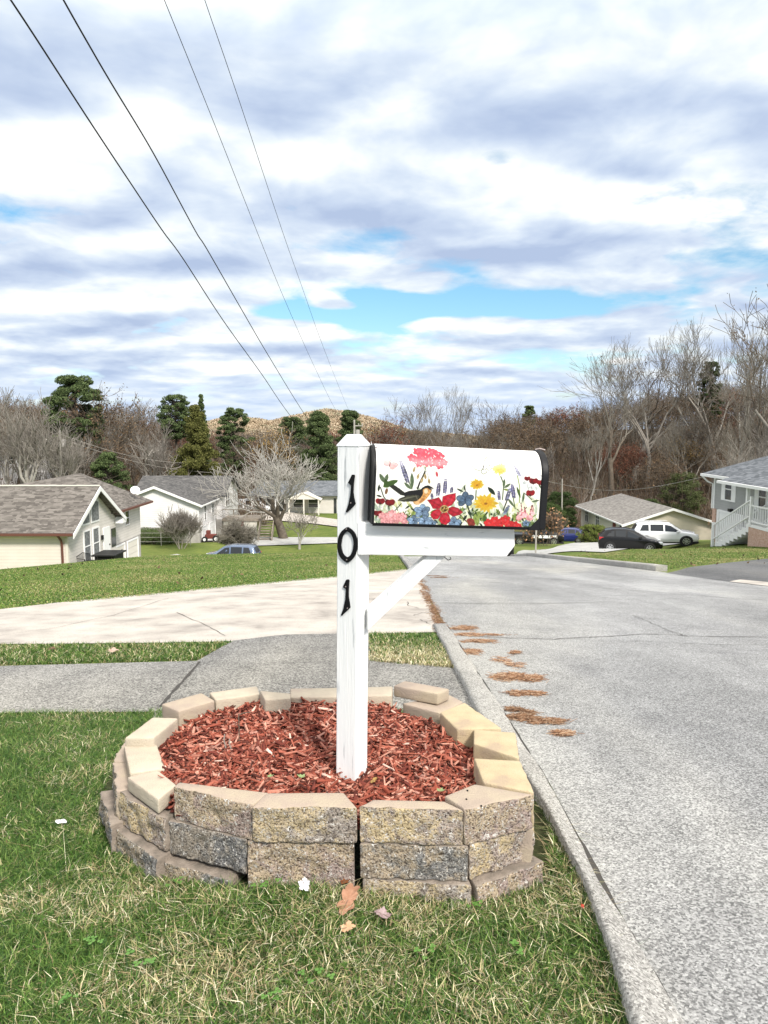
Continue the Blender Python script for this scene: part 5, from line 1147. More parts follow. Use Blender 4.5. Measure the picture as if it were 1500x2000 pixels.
P_white = mat('paint_white', (.78, .79, .80), .25, .5, coat=.6); P_black = mat('paint_black', (.006, .006, .007), .22, .35, coat=.12); P_blue = mat('paint_blue', (.012, .02, .13), .22, .5, coat=.8); P_steel = mat('paint_steel_blue', (.10, .14, .22), .25, .5, coat=.8, metal=.3); P_dark = mat('paint_dark', (.008, .008, .009), .3, .35, coat=.1)
suv_st = [(0, .34, .80, .86, .78, .70), (.06, .30, .98, 1.05, .86, .72), (.30, .28, 1.02, 1.52, .885, .62), (.62, .26, 1.02, 1.63, .89, .63), (1.9, .25, 1.0, 1.65, .90, .64), (2.45, .25, .98, 1.55, .89, .62), (3.12, .26, .97, 1.04, .88, .66), (3.75, .28, .86, .92, .85, .62), (4.0, .32, .72, .78, .78, .60), (4.08, .38, .62, .66, .70, .56)]
hat_st = [(0, .36, .72, .80, .72, .64), (.07, .30, .90, .98, .82, .66), (.42, .27, .95, 1.34, .85, .56), (.9, .24, .94, 1.44, .86, .58), (1.7, .22, .92, 1.46, .865, .58), (2.25, .22, .91, 1.36, .86, .56), (3.0, .24, .90, .95, .84, .62), (3.6, .27, .78, .83, .80, .58), (3.95, .33, .62, .67, .72, .54), (4.02, .38, .54, .58, .64, .5)]
wins_suv = [[(.42, .12), (.60, .82), (.98, .84), (.98, .12)], [(1.08, .12), (1.08, .86), (1.88, .86), (1.88, .12)], [(1.98, .12), (1.98, .86), (2.34, .82), (2.92, .20), (2.92, .12)]]
wins_hat = [[(.50, .16), (.72, .74), (.98, .80), (.98, .14)], [(1.06, .14), (1.06, .84), (1.70, .86), (1.70, .14)], [(1.80, .14), (1.80, .86), (2.14, .82), (2.80, .20), (2.80, .14)]]
def place(o, x, y, z, rz): o.location = (x, y, z); o.rotation_euler = (0, 0, rz); return o
lt = lambda **k: k
car = make_car('parked_car', 'white compact crossover parked on the upper drive beside the black hatchback', 'car', 4.1, 1.78, suv_st, P_white, (.78, 3.28), .35, wins_suv, lt(head=(4.0, .74, .35, .16, .76), tail=(.05, .92, .28, .16, .84), mirror=(2.75, 1.04), glass=[(1, 2, 'rear_window'), (5, 6, 'windshield')]), 'cars parked on the drives', rails=True)
p = ground(1302, 1063); place(car, 16.1, 47.6, -7.46, R(-10)); car.scale = (.98, .97, .85)
car.rotation_euler = (0, R(-1), R(-12))
car = make_car('parked_car', 'black hatchback with a red taillight parked facing the white crossover', 'car', 4.05, 1.72, hat_st, P_black, (.72, 3.2), .32, wins_hat, lt(head=(3.98, .66, .5, .14, .72), tail=(.05, .86, .3, .18, .80), mirror=(2.62, .98), glass=[(1, 2, 'rear_window'), (5, 6, 'windshield')]), 'cars parked on the drives')
place(car, 13.65, 46.6, float(G(14, 46.6)) + .16, R(-14)); car.scale = (.95, .97, 1.0)
car = make_car('parked_car', 'small dark blue car nosed toward the brown ornamental grass', 'car', 4.0, 1.7, hat_st, P_blue, (.72, 3.2), .31, wins_hat, lt(head=(3.98, .66, .4, .14, .72), tail=(.05, .86, .3, .18, .80), mirror=(2.62, .98), glass=[(1, 2, 'rear_window'), (5, 6, 'windshield')]), 'cars parked on the drives')
p = at_y(1146, 1058, 72); place(car, p[0], 72.5, float(G(p[0], 72)) + .02, R(168))
car = make_car('parked_car', 'steel blue minivan whose roof alone shows over the lawn crest', 'car', 4.7, 1.9, [(q[0] * 1.15, q[1], q[2] * 1.03, q[3] * 1.04, q[4] * 1.06, q[5] * 1.06) for q in suv_st], P_steel, (.9, 3.75), .34, [[(x * 1.15, t) for x, t in w_] for w_ in wins_suv], lt(head=(4.6, .76, .35, .16, .8), tail=(.06, .96, .3, .2, .9), mirror=(3.1, 1.08), glass=[(1, 2, 'rear_window'), (5, 6, 'windshield')]), 'cars parked on the drives')
p = at_y(498, 1070, 60); place(car, p[0] + .35, 60.0, at_y(480, 1062, 60)[2] - 1.80, R(176))
car = make_car('parked_car', 'dark sport utility car with red taillight almost wholly hidden behind the mailbox beam', 'car', 4.5, 1.85, [(q[0] * 1.1, q[1], q[2] * 1.02, q[3] * 1.0, q[4] * 1.02, q[5] * 1.02) for q in suv_st], P_dark, (.86, 3.6), .35, [[(x * 1.1, t) for x, t in w_] for w_ in wins_suv], lt(head=(4.4, .76, .35, .16, .8), tail=(.04, .95, .2, .42, .86), mirror=(3.0, 1.06), glass=[(1, 2, 'rear_window'), (5, 6, 'windshield')]), 'cars parked on the drives')
p = at_y(1007, 1060, 33); place(car, p[0] - .93, 33.0, float(G(4.6, 34)) + .02, R(90))
# pickup truck beyond
pk_st = [(0, .5, .98, 1.02, .90, .86), (.05, .42, 1.02, 1.06, .92, .88), (2.0, .40, 1.02, 1.06, .93, .88), (2.08, .40, 1.04, 1.10, .93, .86), (2.2, .40, 1.08, 1.74, .93, .70), (3.3, .40, 1.08, 1.76, .93, .70), (4.0, .40, 1.08, 1.16, .93, .74), (5.0, .42, 1.02, 1.08, .92, .72), (5.25, .48, .85, .92, .88, .66)]
car = make_car('pickup_truck', 'black and white pickup truck parked past the thin white roadside post', 'pickup truck', 5.3, 1.9, pk_st, P_dark, (1.1, 4.3), .38, [[(2.36, .12), (2.44, .84), (3.2, .84), (3.2, .12)], [(3.3, .12), (3.3, .84), (3.82, .30), (3.82, .12)]], lt(head=(5.2, .86, .3, .18, .84), tail=(.02, .85, .1, .34, .88), mirror=(3.75, 1.14), glass=[(5, 6, 'windshield')]), None)
p = at_y(1002, 1060, 70); place(car, p[0] - .6, 70, float(G(p[0], 70)) + .02, R(-5))
b = MB(); b.box(2.3, 4.6, -.955, -.935, .72, 1.0); b.build('door_stripe', M['white_trim'], car, world=False)
# white vans beyond the deck
for (px, yy, lab) in ((478, 112, 'white van parked beyond the wooden deck, the one nearer the deck'), (509, 116, 'second white van beyond the wooden deck, beside the carport')):
    pass
van = make_car('parked_van', 'white van parked beyond the wooden deck and stairs', 'van', 4.9, 1.95, [(0, .4, 1.1, 1.2, .85, .8), (.05, .35, 1.15, 1.9, .95, .8), (.5, .32, 1.15, 2.0, .96, .82), (3.3, .32, 1.12, 2.0, .96, .82), (4.0, .34, 1.08, 1.2, .94, .72), (4.8, .38, .85, .95, .9, .66), (4.9, .45, .7, .75, .84, .6)], P_white, (.95, 3.9), .34, [[(2.5, .12), (2.5, .8), (3.1, .8), (3.55, .12)], [(1.3, .12), (1.3, .8), (2.3, .8), (2.3, .12)]], lt(head=(4.85, .78, .3, .16, .86), tail=(.02, 1.0, .1, .4, .92), mirror=(3.5, 1.15), glass=[(3, 4, 'windshield')]))
place(van, -21.5, 108, -12.38, R(3))

# ------------------------------------------------------------------ smaller things
def dish():
    c = at_y(264, 957, 57.5); o = thing('satellite_dish', (c[0], c[1], c[2] - .6), 'white satellite dish mounted at the corner eave of the cream house', 'satellite dish')
    ax = np.array((.35, -.85, .45)); ax /= np.linalg.norm(ax); u = np.cross(ax, (0, 0, 1)); u /= np.linalg.norm(u); v = np.cross(u, ax); vs = [c - ax * .06]; fs = []; n = 20
    for r_, d in ((.2, -.045), (.33, .0)):
        vs += [c + u * r_ * 1.1 * math.cos(a) + v * r_ * math.sin(a) + ax * d for a in [2 * math.pi * k / n for k in range(n)]]
    fs += [(0, 1 + k, 1 + (k + 1) % n) for k in range(n)] + [(1 + k, 1 + n + k, 1 + n + (k + 1) % n, 1 + (k + 1) % n) for k in range(n)]
    b = MB(); b.add(vs, fs); b.add([p - ax * .015 for p in vs], [f[::-1] for f in fs]); b.build('reflector', M['white_trim'], o)
    b = MB(); b.tube([c - v * .3, c + ax * .45 - v * .1], .02, 5); b.build('feed_arm', M['iron'], o); b = MB(); b.tube([c - ax * .05, c - np.array((0, 0, .3)), c - np.array((.3, -.2, .75))], .025, 5); b.build('mast', M['found'], o)
dish()
def wrought(name, x, y, rz, seat_w, label):
    o = thing(name, (x, y, float(G(x, y)) + .03), label, 'garden seat'); b = MB()
    for s in (-1, 1):
        for f in (-.25, .25): b.tube([(s * seat_w / 2, f, 0), (s * seat_w / 2, f, .42)], .025, 5)
        b.tube([(s * seat_w / 2, -.28, .40), (s * seat_w / 2, -.28, .66), (s * seat_w / 2, .28, .68)], .022, 5)
    b.build('frame', M['iron'], o, world=False); b = MB(); b.box(-seat_w / 2, seat_w / 2, -.27, .27, .40, .44); b.build('seat', M['iron'], o, world=False)
    b = MB()
    for k in range(13): xx = -seat_w / 2 + seat_w * k / 12; b.tube([(xx, .26, .44), (xx, .34, .95 - .12 * abs(k - 6) / 6)], .014, 4)
    b.tube([(-seat_w / 2, .30, .80), (0, .36, .97), (seat_w / 2, .30, .80)], .02, 5); b.build('backrest', M['iron'], o, world=False); o.rotation_euler = (0, 0, rz); return o
wrought('patio_chair', -18.3, 45.0, R(70), 1.1, 'black wrought iron seat with curved arms by the corner of the cream house')
wrought('patio_chair', -17.9, 48.9, R(-60), .6, 'black wrought iron chair on the far side of the patio table')
o = thing('patio_table', (-17.7, 47.0, float(G(-17.7, 47))), 'black covered patio table between wrought iron chairs', 'table'); b = MB(); b.obox(np.array((-17.7, 47, float(G(-17.7, 47)) + .78)), (.75, 0, 0), (0, 1.05, 0), (0, 0, .05)); b.build('tabletop', M['iron'], o, bevel=.02); b = MB(); b.obox(np.array((-17.7, 47, float(G(-17.7, 47)) + .48)), (.62, 0, 0), (0, .9, 0), (0, 0, .26)); b.build('folded_cover', M['iron'], o, bevel=.08)
for sx in (-1, 1):
    for sy in (-1, 1): b = MB(); z0 = float(G(-17.7, 47)); b.tube([(-17.7 + sx * .6, 47 + sy * .8, z0), (-17.7 + sx * .55, 47 + sy * .75, z0 + .74)], .03, 5); b.build('leg', M['iron'], o)
# riding mower by the white house garage
p = at_y(424, 1050, 76); z0 = float(G(p[0], 76)); o = thing('riding_mower', (p[0], 76, z0), 'dark red riding mower with a white wheel hub beside the garage', 'mower')
b = MB(); b.box(p[0] - 1.2, p[0] - .1, 75.7, 76.4, z0 + .35, z0 + .8); b.box(p[0] - 1.1, p[0] - .7, 75.8, 76.3, z0 + .8, z0 + 1.2); b.build('body', M['red_door'], o, bevel=.05)
for xx, r_ in ((p[0], .38), (p[0] - 1.2, .3)):
    b = MB(); b.disc((xx, 75.6, z0 + r_), (0, 1, 0), r_, .2, 18); w_ = b.build('wheel', M['tyre'], o); b = MB(); b.disc((xx, 75.47, z0 + r_), (0, 1, 0), r_ * .5, .06, 14); b.build('hub', M['white_trim'], w_)
# wire fence between the two left houses
def fence(name, pts, hgt, label, m, step=2.4, n_h=3):
    o = thing(name, tuple(pts[0]) + (float(G(*pts[0])),), label, 'fence'); P = [np.array(p, float) for p in pts]
    for a, c in zip(P[:-1], P[1:]):
        L = np.linalg.norm(c - a); n = max(1, int(L / step))
        for k in range(n + 1):
            q = a + (c - a) * k / n; z = float(G(*q)); b = MB(); b.tube([(q[0], q[1], z), (q[0], q[1], z + hgt + .05)], .03, 6); b.build('post', m, o)
        b = MB()
        for k in range(n_h):
            hh = hgt * (k + 1) / n_h; pts3 = [(*(a + (c - a) * t), float(G(*(a + (c - a) * t))) + hh) for t in np.linspace(0, 1, n * 2 + 1)]; b.tube(pts3, .018, 4)
        b.build('rail', m, o)
fence('wire_fence', [(-25.0, 72.5), (-19.2, 72.5)], 1.3, 'low wire fence on thin posts in front of the white house foundation', M['found'])
fence('chain_link_fence', [(26.2 + 6.6, 70.5), (26.4 + 9.5, 70.5)], 1.9, 'chain-link fence joining the block house and the grey house', M['found'], 1.4, 5)
# thin white post at the far kerb
p = ground(1046, 1088); o = tag(MB().obox(p + np.array((0, 0, .6)), (.03, 0, 0), (0, .03, 0), (0, 0, .75)).build('marker_post', M['bark_pale'], bevel=.01), 'thin weathered white post standing at the far kerb near the pickup truck', 'post')

# utility poles and their wires
def pole(px, ptop, pbase, Y, r, label, arm=True, xf=True):
    a, c = at_y(px, pbase, Y), at_y(px, ptop, Y); z0 = min(a[2], float(G(a[0], Y))); o = thing('utility_pole', (a[0], Y, z0), label, 'utility pole')
    b = MB(); b.tube([(a[0], Y, z0), (c[0], Y, c[2])], [r, r * .75], 8); b.build('shaft', M['bark_pale'], o)
    if arm: b = MB(); b.box(c[0] - .1, c[0] + 1.0, Y - .05, Y + .05, c[2] - .75, c[2] - .63); b.tube([(c[0] + .5, Y, c[2] - .62), (c[0] + .5, Y, c[2] - .40)], .05, 6); b.tube([(c[0] + .95, Y, c[2] - .62), (c[0] + .95, Y, c[2] - .40)], .05, 6); b.build('crossarm', M['bark_pale'], o)
    if xf: b = MB(); b.disc((c[0] + .38, Y, c[2] - 1.6), (0, 0, 1), .26, .9, 12); b.build('transformer', M['found'], o)
    return c
pole(117, 840, 925, 92, .15, 'pale utility pole with a transformer among bare trees above the cream house', arm=False)
pole(692, 820, 1000, 88, .14, 'utility pole whose top shows just over the mailbox post cap')
pole(1098, 935, 1010, 84, .09, 'thin pole standing before the woods beside the mailbox door', arm=False, xf=False)
wires = [([(-60, -120), (21, 0), (75, 82), (172, 232), (250, 350), (317, 450), (358, 506), (438, 629), (512, 732), (567, 812), (636, 900), (668, 938)], -4.7, .0125, 'thick black service cable, lowest and leftmost of the four overhead wires'),
         ([(70, -100), (124, 0), (175, 90), (220, 167), (300, 300), (381, 450), (405, 488), (471, 603), (530, 704), (598, 814), (655, 897), (684, 936)], -4.2, .0125, 'thick black overhead cable, second from the left'),
         ([(285, -90), (321, 0), (420, 245), (501, 450), (552, 576), (607, 701), (647, 785), (668, 822)], -4.4, .0085, 'thin overhead wire, third from the left'),
         ([(372, -90), (400, 0), (470, 205), (551, 450), (589, 558), (633, 682), (677, 792), (692, 824)], -3.8, .0085, 'thin overhead wire, rightmost of the four')]
for pts, X, r, lab in wires:
    P = [at_x(px, py, X) for px, py in pts]; P = [Vector(p) for p in P]
    # smooth (Catmull-Rom) so the sag reads as one curve
    Q = []
    for i in range(len(P) - 1):
        p0, p1, p2, p3 = P[max(i - 1, 0)], P[i], P[i + 1], P[min(i + 2, len(P) - 1)]
        for k in range(6): t = k / 6; Q.append(.5 * ((2 * p1) + (p2 - p0) * t + (2 * p0 - 5 * p1 + 4 * p2 - p3) * t * t + (3 * p1 - p0 - 3 * p2 + p3) * t ** 3))
    Q.append(P[-1]); tag(MB().tube(Q, r, 6).build('overhead_wire', M['wire'], smooth=True), lab, 'overhead wire', 'overhead wires')
for (a, c, lab) in (((118, 848, 92), (430, 905, 100), 'faint service wire running from the transformer pole to the conical cedar'), ((118, 856, 92), (470, 925, 100), 'lower faint service wire from the transformer pole'), ((1070, 940, 84), (1400, 925, 60), 'faint wire sagging across the wooded hillside toward the grey house')):
    A, B_ = at_y(*a), at_y(*c); Q = [A * (1 - t) + B_ * t - np.array((0, 0, 1.2 * math.sin(math.pi * t))) for t in np.linspace(0, 1, 14)]; tag(MB().tube(Q, .022, 4).build('service_wire', M['bark_pale']), lab, 'service wire')
# ------------------------------------------------------------------ trees
def seg_mesh(segs, nside):
    """tapered prisms for an array of segments: columns p0(3) p1(3) r0 r1"""
    S = np.asarray(segs, float); p0, p1, r0, r1 = S[:, :3], S[:, 3:6], S[:, 6], S[:, 7]; d = p1 - p0; d /= np.linalg.norm(d, axis=1, keepdims=True) + 1e-9
    ref = np.where(np.abs(d[:, 2:3]) < .9, np.array([[0, 0, 1.0]]), np.array([[1.0, 0, 0]])); a = np.cross(d, ref); a /= np.linalg.norm(a, axis=1, keepdims=True) + 1e-9; b = np.cross(d, a)
    n = len(S); ang = 2 * np.pi * np.arange(nside) / nside; off = a[:, None] * np.cos(ang)[None, :, None] + b[:, None] * np.sin(ang)[None, :, None]
    V = np.concatenate([p0[:, None] + off * r0[:, None, None], p1[:, None] + off * r1[:, None, None]], 1).reshape(-1, 3)
    k = np.arange(nside); q = np.stack([k, (k + 1) % nside, nside + (k + 1) % nside, nside + k], 1); T = (np.arange(n)[:, None, None] * 2 * nside + q[None]).reshape(-1, 4); return V, T
def grow(seed, H, r0, fork, spread, depth, nchild, up=.25, lean=0.0, ratio=.72, multi=1, jit=.18, twig=.013, bend=3):
    """limb skeleton; returns (limbs, twigs)"""
    g = np.random.default_rng(seed); limbs, twigs = [], []
    def rec(p, d, L, r, lev):
        ns = bend if lev < depth - 1 else 2; q = p.copy(); dd = d.copy(); rr = r; pts = [q.copy()]; rs = [rr]
        for i in range(ns):
            dd = dd + g.normal(0, jit * (.6 if lev == 0 else 1), 3); dd[2] += up * .25; dd /= np.linalg.norm(dd); nq = q + dd * L / ns; nr = max(twig, rr * (.86 if lev else .92))
            (limbs if lev < 2 else twigs).append((*q, *nq, rr, nr)); q, rr = nq, nr; pts.append(q.copy()); rs.append(rr)
        if lev >= depth: return
        n = nchild[min(lev, len(nchild) - 1)]
        for k in range(n):
            t = g.uniform(.35, 1.0) if lev else g.uniform(.75, 1.0)
            if k == 0: t = 1.0
            i = min(int(t * ns), ns - 1); f = t * ns - i; bp = pts[i] * (1 - f) + pts[i + 1] * f; br = rs[i] * (1 - f) + rs[i + 1] * f
            az = g.uniform(0, 2 * np.pi) if lev else 2 * np.pi * k / n + g.uniform(-.4, .4); sp = spread * (g.uniform(.6, 1.25) if k else .45)
            e = np.cross(dd, (0.3, .2, 1.0)); e /= np.linalg.norm(e) + 1e-9; e2 = np.cross(dd, e); nd = dd * math.cos(sp) + (e * math.cos(az) + e2 * math.sin(az)) * math.sin(sp); nd[2] += up * .5; nd /= np.linalg.norm(nd)
            rec(bp, nd, L * ratio * g.uniform(.8, 1.15), max(twig, br * (.74 if k == 0 else .58)), lev + 1)
    for m_ in range(multi):
        d = np.array((g.normal(0, .05) + lean + (m_ - (multi - 1) / 2) * .35, g.normal(0, .08), 1.0)); d /= np.linalg.norm(d)
        rec(np.array((0, 0, -.3)), d, H * fork, r0 * (1 if multi == 1 else .75), 0)
    return limbs, twigs
def tree_parts(seed, tr, tw, leaf=None, **kw):
    H = kw['H']; limbs, twigs = grow(seed, **kw); V, T = seg_mesh(limbs, 7); V2, T2 = seg_mesh(twigs, 3)
    zmax = max(V2[:, 2].max(), 1); s = H / zmax; V, V2 = V * s, V2 * s
    return (V, T, tr), (V2, T2, tw), leaf, np.array([t[3:6] for t in twigs]) * s
def make_tree(name, parts, label, cat, group=None, leafcols=None, nleaf=0, lsize=.16, lseed=1, keep=1.0):
    o = thing(name, (0, 0, 0), label, cat, group); (V, T, tr), (V2, T2, tw), _, tips = parts
    tri_mesh('trunk', V, T, tr, parent=o, smooth=True); tri_mesh('crown', V2, T2, tw, parent=o)
    if nleaf:
        g = np.random.default_rng(lseed); c = tips[g.integers(0, len(tips), nleaf)] + g.normal(0, .22, (nleaf, 3)); Vl, Tl, cl = cards(c, lsize, leafcols, g); tri_mesh('foliage', Vl, Tl, M['leafcol'], cl, parent=o)
    return o
def cards(c, size, pal, g, flat=None, asp=.6):
    """small randomly turned leaf quads at points c"""
    n = len(c); a = g.normal(0, 1, (n, 3)); a /= np.linalg.norm(a, axis=1, keepdims=True); b = np.cross(a, g.normal(0, 1, (n, 3))); b /= np.linalg.norm(b, axis=1, keepdims=True) + 1e-9
    s = size * g.uniform(.6, 1.4, (n, 1)); A, B = a * s, b * s * asp; V = np.stack([c - A, c - B * .9, c + A, c + B], 1).reshape(-1, 3); T = np.arange(n * 4).reshape(n, 4)
    pal = np.array(pal); cl = pal[g.integers(0, len(pal), n)] * g.uniform(.75, 1.25, (n, 1)); return V, T, cl
BROWN = [(.13, .085, .05), (.105, .068, .042), (.17, .115, .065), (.08, .052, .035)]
RUST = [(.15, .055, .035), (.12, .045, .03), (.19, .085, .05)]
GOLD = [(.26, .17, .055), (.20, .13, .05), (.16, .11, .05)]
PINE = [(.075, .105, .040), (.10, .14, .055), (.135, .175, .070), (.05, .075, .03)]
CEDAR = [(.10, .105, .028), (.135, .14, .038), (.07, .078, .022), (.165, .16, .055)]
def evergreen(name, seed, H, W_, label, cat, pal, kind='round', n=9000, lsize=.16, group=None, bare=.25):
    g = np.random.default_rng(seed); o = thing(name, (0, 0, 0), label, cat, group)
    segs = [(0, 0, -.3, 0, 0, H * .5, H * .018, H * .012), (0, 0, H * .5, g.normal(0, .1), 0, H * .93, H * .012, .03)]; pts = []
    nb = 150 if kind == 'round' else 170; n = int(n * 3.2); lsize *= .66
    for k in range(nb):
        t = g.uniform(0, 1); z = H * (bare + (1 - bare) * t); az = g.uniform(0, 2 * np.pi)
        if kind == 'round': R_ = W_ * (.35 + .75 * math.sin(math.pi * min(1, t * .82 + .16))) * g.uniform(.45, 1.05); cz = z + R_ * .15; cs = W_ * .22 * g.uniform(.6, 1.4)
        elif kind == 'layer': R_ = W_ * (1.05 - .8 * t) * g.uniform(.5, 1.1); cz = z - R_ * .05; cs = W_ * .20
        else: R_ = W_ * (1.0 - t ** 1.7 * .94) * g.uniform(.35, 1.0); cz = z - R_ * .1; cs = W_ * .17 * (1.2 - .6 * t)
        e = np.array((R_ * math.cos(az), R_ * math.sin(az), min(cz, H * .985))); segs.append((0, 0, z * .93, *e, .05, .02)); m_ = n // nb
        q = g.normal(0, 1, (m_, 3)); q /= np.linalg.norm(q, axis=1, keepdims=True); q *= g.uniform(.55, 1.0, (m_, 1)); q *= np.array((cs, cs, cs * (.55 if kind != 'cone' else .9))); pts.append(e * np.array((1, 1, 1)) * 1.0 + q)
        if kind != 'round': mm = m_ // 2; t2 = g.uniform(.3, 1, (mm, 1)); pts.append(np.array((0, 0, z * .95)) * (1 - t2) + e * t2 + g.normal(0, cs * .35, (mm, 3)))
    V, T = seg_mesh(segs, 5); tri_mesh('trunk', V, T, M['bark_dark'], parent=o); c = np.concatenate(pts); Vl, Tl, cl = cards(c, lsize, pal, g, asp=.35); tri_mesh('crown', Vl, Tl, M['leafcol'], cl, parent=o); return o
def put(o, px, Y, s=1.0, rz=None, z=None, base=None):
    x = (px - 750) / F * (Y * math.cos(PITCH) + 8 * math.sin(PITCH)); zz = float(G(x, Y)) if z is None else z
    o.location = (x, Y, zz - .05); o.scale = (s, s, s); o.rotation_euler = (0, 0, rnd.uniform(0, 6.28) if rz is None else rz); return o
def top_at(o, px, ptop, Y, H, rz=None, wide=1.0):
    """stand a tree of model height H on the ground so that its top reaches a photo row"""
    x = (px - 750) / F * (Y + .7); z0 = float(G(x, Y)); zt = at_y(px, ptop, Y)[2]; s = max(.2, (zt - z0) / H); o.location = (x, Y, z0 - .05); o.scale = (s * wide, s * wide, s); o.rotation_euler = (0, 0, rnd.uniform(0, 6.28) if rz is None else rz); return o

# the big bare maple by the cross street
pm = tree_parts(21, M['bark_dark'], M['twig_silver'], H=12.6, r0=.40, fork=.20, spread=.70, depth=6, nchild=[5, 4, 3, 3, 3, 2], up=.20, ratio=.80, twig=.018, jit=.13)
t_ = make_tree('bare_maple', pm, 'big spreading bare tree with pale twigs in front of the ranch house', 'tree'); top_at(t_, 556, 822, 82, 12.6, 1.0, 1.12)
pm = tree_parts(31, M['bark_pale'], M['twig_pale'], H=5.2, r0=.10, fork=.18, spread=.75, depth=5, nchild=[4, 3, 3, 3], up=.22, ratio=.82, twig=.010)
t_ = make_tree('small_bare_tree', pm, 'small pale bare tree forking low beside the cross street', 'tree'); put(t_, 583, 75, .9, 1.2)
pm = tree_parts(35, M['bark_pale'], M['twig_pale'], H=9, r0=.2, fork=.3, spread=.8, depth=4, nchild=[3, 3, 2, 2], up=.1, ratio=.8, twig=.03, jit=.3)
t_ = make_tree('sycamore', pm, 'chalk-white crooked bare tree rising behind the white house roof', 'tree'); top_at(t_, 300, 850, 96, 9, .5)
# shrubs between the left houses
pm = tree_parts(41, M['bark_grey'], M['twig_pale'], H=4.2, r0=.05, fork=.2, spread=.5, depth=5, nchild=[5, 4, 4, 3], up=.35, ratio=.85, twig=.010, multi=4)
t_ = make_tree('bare_shrub', pm, 'tall twiggy leafless shrub against the white house wall', 'shrub', nleaf=120, leafcols=BROWN, lsize=.05); put(t_, 352, 70, 1.05)
pm = tree_parts(42, M['twig_grey'], M['twig_grey'], H=3.0, r0=.05, fork=.25, spread=.9, depth=5, nchild=[6, 4, 4, 3], up=.1, ratio=.8, twig=.012, multi=5)
t_ = make_tree('tangled_shrub', pm, 'tangled grey shrub in front of the deck storage doors', 'shrub'); put(t_, 462, 76, 1.15)
pm = tree_parts(43, M['twig_brown'], M['twig_brown'], H=2.6, r0=.03, fork=.5, spread=.35, depth=4, nchild=[6, 4, 3], up=.4, ratio=.7, twig=.012, multi=8)
t_ = make_tree('dry_ornamental_grass', pm, 'clump of tall dry brown ornamental stems behind the mailbox door', 'ornamental grass', nleaf=700, leafcols=[(.34, .20, .11), (.25, .14, .08)], lsize=.09); put(t_, 1066, 64, 1.3)
e_ = evergreen('evergreen_shrub', 51, 1.7, 1.3, 'yellow-green bush in front of the low block house', 'shrub', [(.12, .16, .03), (.17, .20, .05), (.09, .11, .03)], n=5000, lsize=.08, bare=.05); put(e_, 1160, 69, 1.0)
e_ = evergreen('boxwood_hedge', 52, 1.4, 3.0, 'low dark green hedge under the white house gable', 'hedge', PINE, n=7000, lsize=.09, bare=.02); put(e_, 298, 74, 1.0); e_.scale = (1.0, .4, 1.0); e_.rotation_euler = (0, 0, 0)
# evergreens that stand out
def ev(name, seed, H, W_, lab, cat, pal, kind, n, px, ptop, Y, ls=.17, bare=.25, wide=1.0): return top_at(evergreen(name, seed, H, W_, lab, cat, pal, kind, n, ls, bare=bare), px, ptop, Y, H, wide=wide)
ev('pine_tree', 61, 16, 3.1, 'tall round-headed dark green pine above the cream house', 'pine tree', PINE, 'round', 22000, 158, 736, 104, .20, .42)
ev('pine_tree', 62, 16, 2.2, 'open-crowned pine rising behind the white house', 'pine tree', PINE, 'round', 8000, 349, 770, 112, .20, .6)
ev('cedar_tree', 63, 14, 4.2, 'broad olive-green cedar behind the white house roof', 'cedar tree', CEDAR, 'cone', 24000, 387, 792, 100, .17, .03)
ev('pine_tree', 64, 15, 1.6, 'narrow pale pine top beside the broad cedar', 'pine tree', PINE, 'cone', 3000, 398, 768, 118, .2, .3)
ev('pine_tree', 65, 14, 2.5, 'dark rounded pine left of the big bare tree crown', 'pine tree', PINE, 'round', 12000, 462, 797, 125, .22, .25)
ev('white_pine', 67, 15, 3.9, 'feathery white pine just above the mailbox post, nearer the wires', 'pine tree', PINE, 'layer', 18000, 624, 804, 120, .2, .1)
ev('white_pine', 68, 15, 3.6, 'feathery white pine right behind the mailbox post top', 'pine tree', PINE, 'layer', 16000, 686, 799, 126, .2, .1)
ev('pine_tree', 69, 14, 3.0, 'small pine between the far hill and the big bare tree', 'pine tree', PINE, 'round', 8000, 572, 815, 140, .22, .3)
ev('holly_tree', 70, 8, 3.2, 'dense dark evergreen beside the dry ornamental stems', 'evergreen tree', [(.03, .05, .018), (.045, .07, .022), (.06, .09, .03)], 'round', 16000, 1094, 962, 86, .14, .03)
ev('holly_tree', 71, 7, 2.8, 'green evergreen close behind the mailbox door', 'evergreen tree', [(.06, .09, .03), (.045, .07, .022), (.09, .12, .04)], 'round', 12000, 1075, 985, 80, .14, .03)
ev('pine_tree', 72, 16, 1.5, 'thin green pine among the tall bare trunks on the hill', 'pine tree', [(.07, .09, .035), (.05, .08, .03)], 'round', 5000, 1376, 705, 118, .2, .5)
ev('evergreen_sapling', 73, 6, 2.4, 'green sapling growing among the bare trees above the block house', 'evergreen tree', [(.08, .10, .035), (.10, .12, .05)], 'round', 5000, 1330, 925, 95, .14, .1)
ev('evergreen_sapling', 74, 7, 2.6, 'dark evergreen low in the woods beside the grey house', 'evergreen tree', PINE, 'round', 6000, 1272, 975, 92, .16, .1)
ev('small_evergreen', 75, 7, 1.7, 'dark evergreen beneath the round-headed pine, over the white house roof', 'evergreen tree', PINE, 'round', 7000, 215, 885, 94, .16, .05)
ev('pine_tree', 76, 12, 1.5, 'distant little pine at the end of the tree line beside the reddish tree', 'pine tree', PINE, 'round', 4000, 1030, 792, 165, .25, .3)

